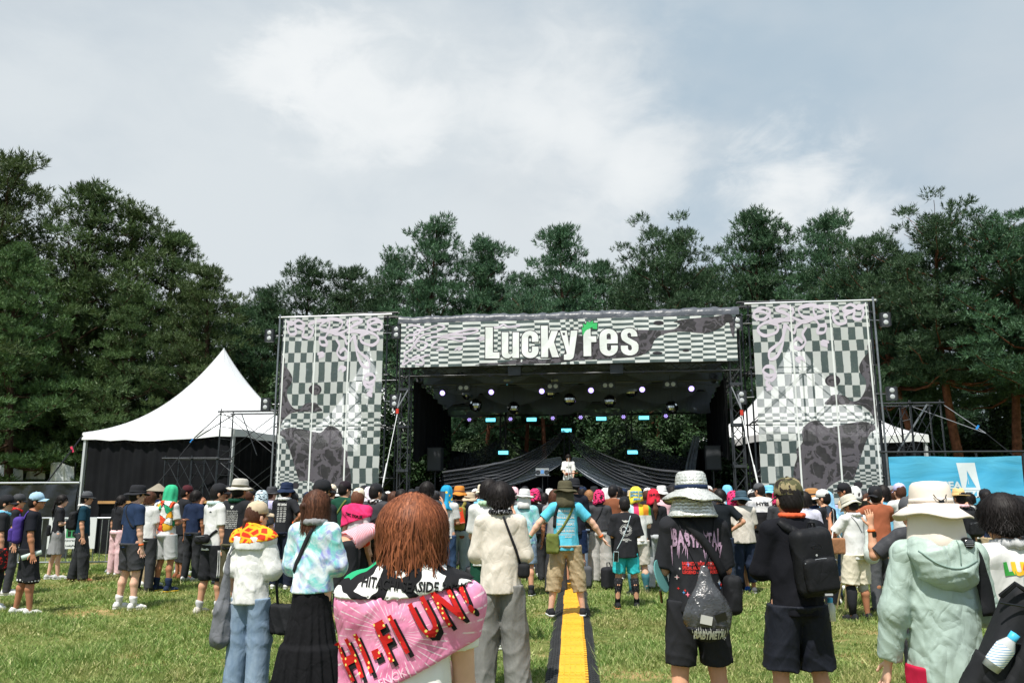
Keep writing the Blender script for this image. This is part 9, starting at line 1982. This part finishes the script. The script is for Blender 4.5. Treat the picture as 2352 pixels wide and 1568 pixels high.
for i, (px, Y, kind, hc, tc) in enumerate(far):
    ph = fr_.uniform(1.58, 1.74); fem = fr_.random() < 0.45
    hairc = hc if kind.startswith('hair') or kind == 'curly' else fr_.choice(['black', 'black', 'brown'])
    if kind in ('hair', 'curly', 'hairlong'):
        st_ = {'curly': 'messy', 'hairlong': 'long'}.get(kind, 'bob' if fem else 'short'); hat = None; hair = (st_, hairc); hd = {'ginger': 'ginger'}.get(hc, hc) + (' curly' if kind == 'curly' else ' shoulder-length' if kind == 'hairlong' else ' bobbed' if st_ == 'bob' else ' short') + ' hair'
    else:
        hat = (kind, FCOL[hc] if kind != 'straw' else STRAW, FCOL[hc] if kind != 'straw' else STRAW); hair = (('long' if fem else 'short'), hairc) if kind in ('cap', 'bucket', 'boonie', 'straw') else (('bob' if fem else 'short', hairc) if kind == 'towelcap' else None); hd = f'{hc} {HATN[kind]}'
    lab = f'far spectator in {tc} top, {hd}, {landmark(px)}'
    if lab in used: lab = lab.replace('far spectator', 'shorter far spectator')
    used[lab] = 1
    x = XAT(px, Y); face_to = math.degrees(math.atan2(-(1.7 - x), 26 - Y)) * 0.8 + fr_.uniform(-14, 14)
    pose = fr_.choice((('down', 'down'), ('front', 'front'), ('phone', 'front'), ('down', 'front')))
    p = make_person(lab, x, Y, rot=face_to, H=ph, arms=pose, stance=0.24, vox=0.016, bulk=fr_.choice((0.94, 1.06)), head=(fr_.choice((-24, 0, 18)), 0), skin=fr_.choice(['fair', 'mid', 'tan']), hair=hair, hat=hat, top=T(FCOL[tc], hem=0.85, sleeve=0.8, ease=0.035, seed=1), bottom=Bt('trousers', fr_.choice([JEAN_D, JEAN_B, BK, K('khaki'), K('charcoal'), JEAN_L]), ease=0.03, seed=2), shoes=(fr_.choice(['white', 'black']),) * 2, group='far rows of the audience')

# ================================================================== the singer
u, v, z = SP(1305, 1042, 0.85); sx_, sy_, _ = SW(u, v)
p = make_person('singer in white lettered tee playing a small brown ukulele on stage', sx_, sy_, z0=1.27, rot=180 + 4, H=z - 1.27 - 0.02, arms=('hold', 'fore'), stance=0.22, vox=0.010, bulk=0.95, skin='fair', hair=('messy', 'black'), top=T(cloth('singer_white', srgb(236, 236, 232)), hem=0.78, sleeve=0.95, ease=0.05, boxy=0.03, srad=0.015, seed=501), bottom=Bt('trousers', JEAN_L, ease=0.03), shoes=('white', 'white'), face=True, group='performers')
text_on(p, 'MUSIC', 0.065, 0, 1.23, PRK, side=1, bold=0.002)
c = Carried(p, 'ukulele', 'small brown ukulele held by the singer', 'ukulele', (0.0, 0.2, 0.98)); UK = mat('ukulele_wood', srgb(120, 66, 38), 0.35); f = Field((-0.2, 0.12, 0.88), (0.24, 0.32, 1.14), 0.009); f.ell((0.09, 0.2, 0.99), (0.075, 0.03, 0.06), k=.02); f.ell((-0.0, 0.2, 1.0), (0.06, 0.03, 0.048), k=.02); c.field(f, 'soundbox', UK); c.put(MB().box((-0.15, 0.205, 1.025), (0.24, 0.018, 0.03), Matrix.Rotation(R(6), 3, 'Y')), 'neck', UK); c.put(MB().box((-0.285, 0.205, 1.04), (0.06, 0.02, 0.04)), 'headstock', UK)
st = ST('microphone_stand', 'slim white microphone stand in front of the singer', 'stand', (u + 0.03, v - 0.34, 1.27)); st.put(MB().tube([(u + 0.03, v - 0.34, 1.27), (u + 0.03, v - 0.34, 2.70)], 0.011, 6), 'pole', ALU); st.put(MB().lathe([(0, 0), (0.11, 0), (0.11, 0.015), (0.02, 0.03)], 16, M=Matrix.Translation((u + 0.03, v - 0.34, 1.27))), 'base', BLACK); st.put(MB().tube([(u + 0.03, v - 0.34, 2.70), (u + 0.01, v - 0.24, 2.76)], 0.016, 6), 'microphone', PHONE)
# ---- bags left on the lawn
for i, (px, py, c_, lab) in enumerate(((1340, 1350, 'dgrey', 'grey rucksack lying on the lawn by the pale grey trousers'), (1400, 1352, 'black', 'black bag on the lawn between the grey trousers and round emblem tee'), (1700, 1352, 'black', 'black bag on the lawn at the feet of the dark jeans man'), (1905, 1392, 'black', 'black rucksack on the lawn behind the pale blue towel person'), (1090, 1350, 'charcoal', 'dark bag with red pattern on the lawn left of the tall white tee man'), (455, 1310, 'black', 'black bag on the lawn near the left barrier crowd'), (868, 1440, 'cream', 'cream carrier bag standing on the lawn behind the black skirt'))):
    x, y = G(px, py); t = thing('bag', lab, 'bag', (x, y, 0), i * 0.7, 'bags left on the lawn'); f = Field((-0.25, -0.2, -0.01), (0.25, 0.2, 0.48), 0.014); f.rbox((0, 0, 0.18), (0.15, 0.09, 0.185), 0.06); f.add(folds(i, 0.014, 0.1)); f.cut((0, 0, 0.004), (0, 0, -1)); V, F = f.mesh(); set_obj('bag_body', data_mesh('bag_body', relax(V, F, 1, .4), F), K(c_), t); MB().tube([(-0.05, 0, 0.35), (-0.03, 0.02, 0.43), (0.03, 0.02, 0.43), (0.05, 0, 0.35)], 0.009, 6).build('handle', K(c_), t)
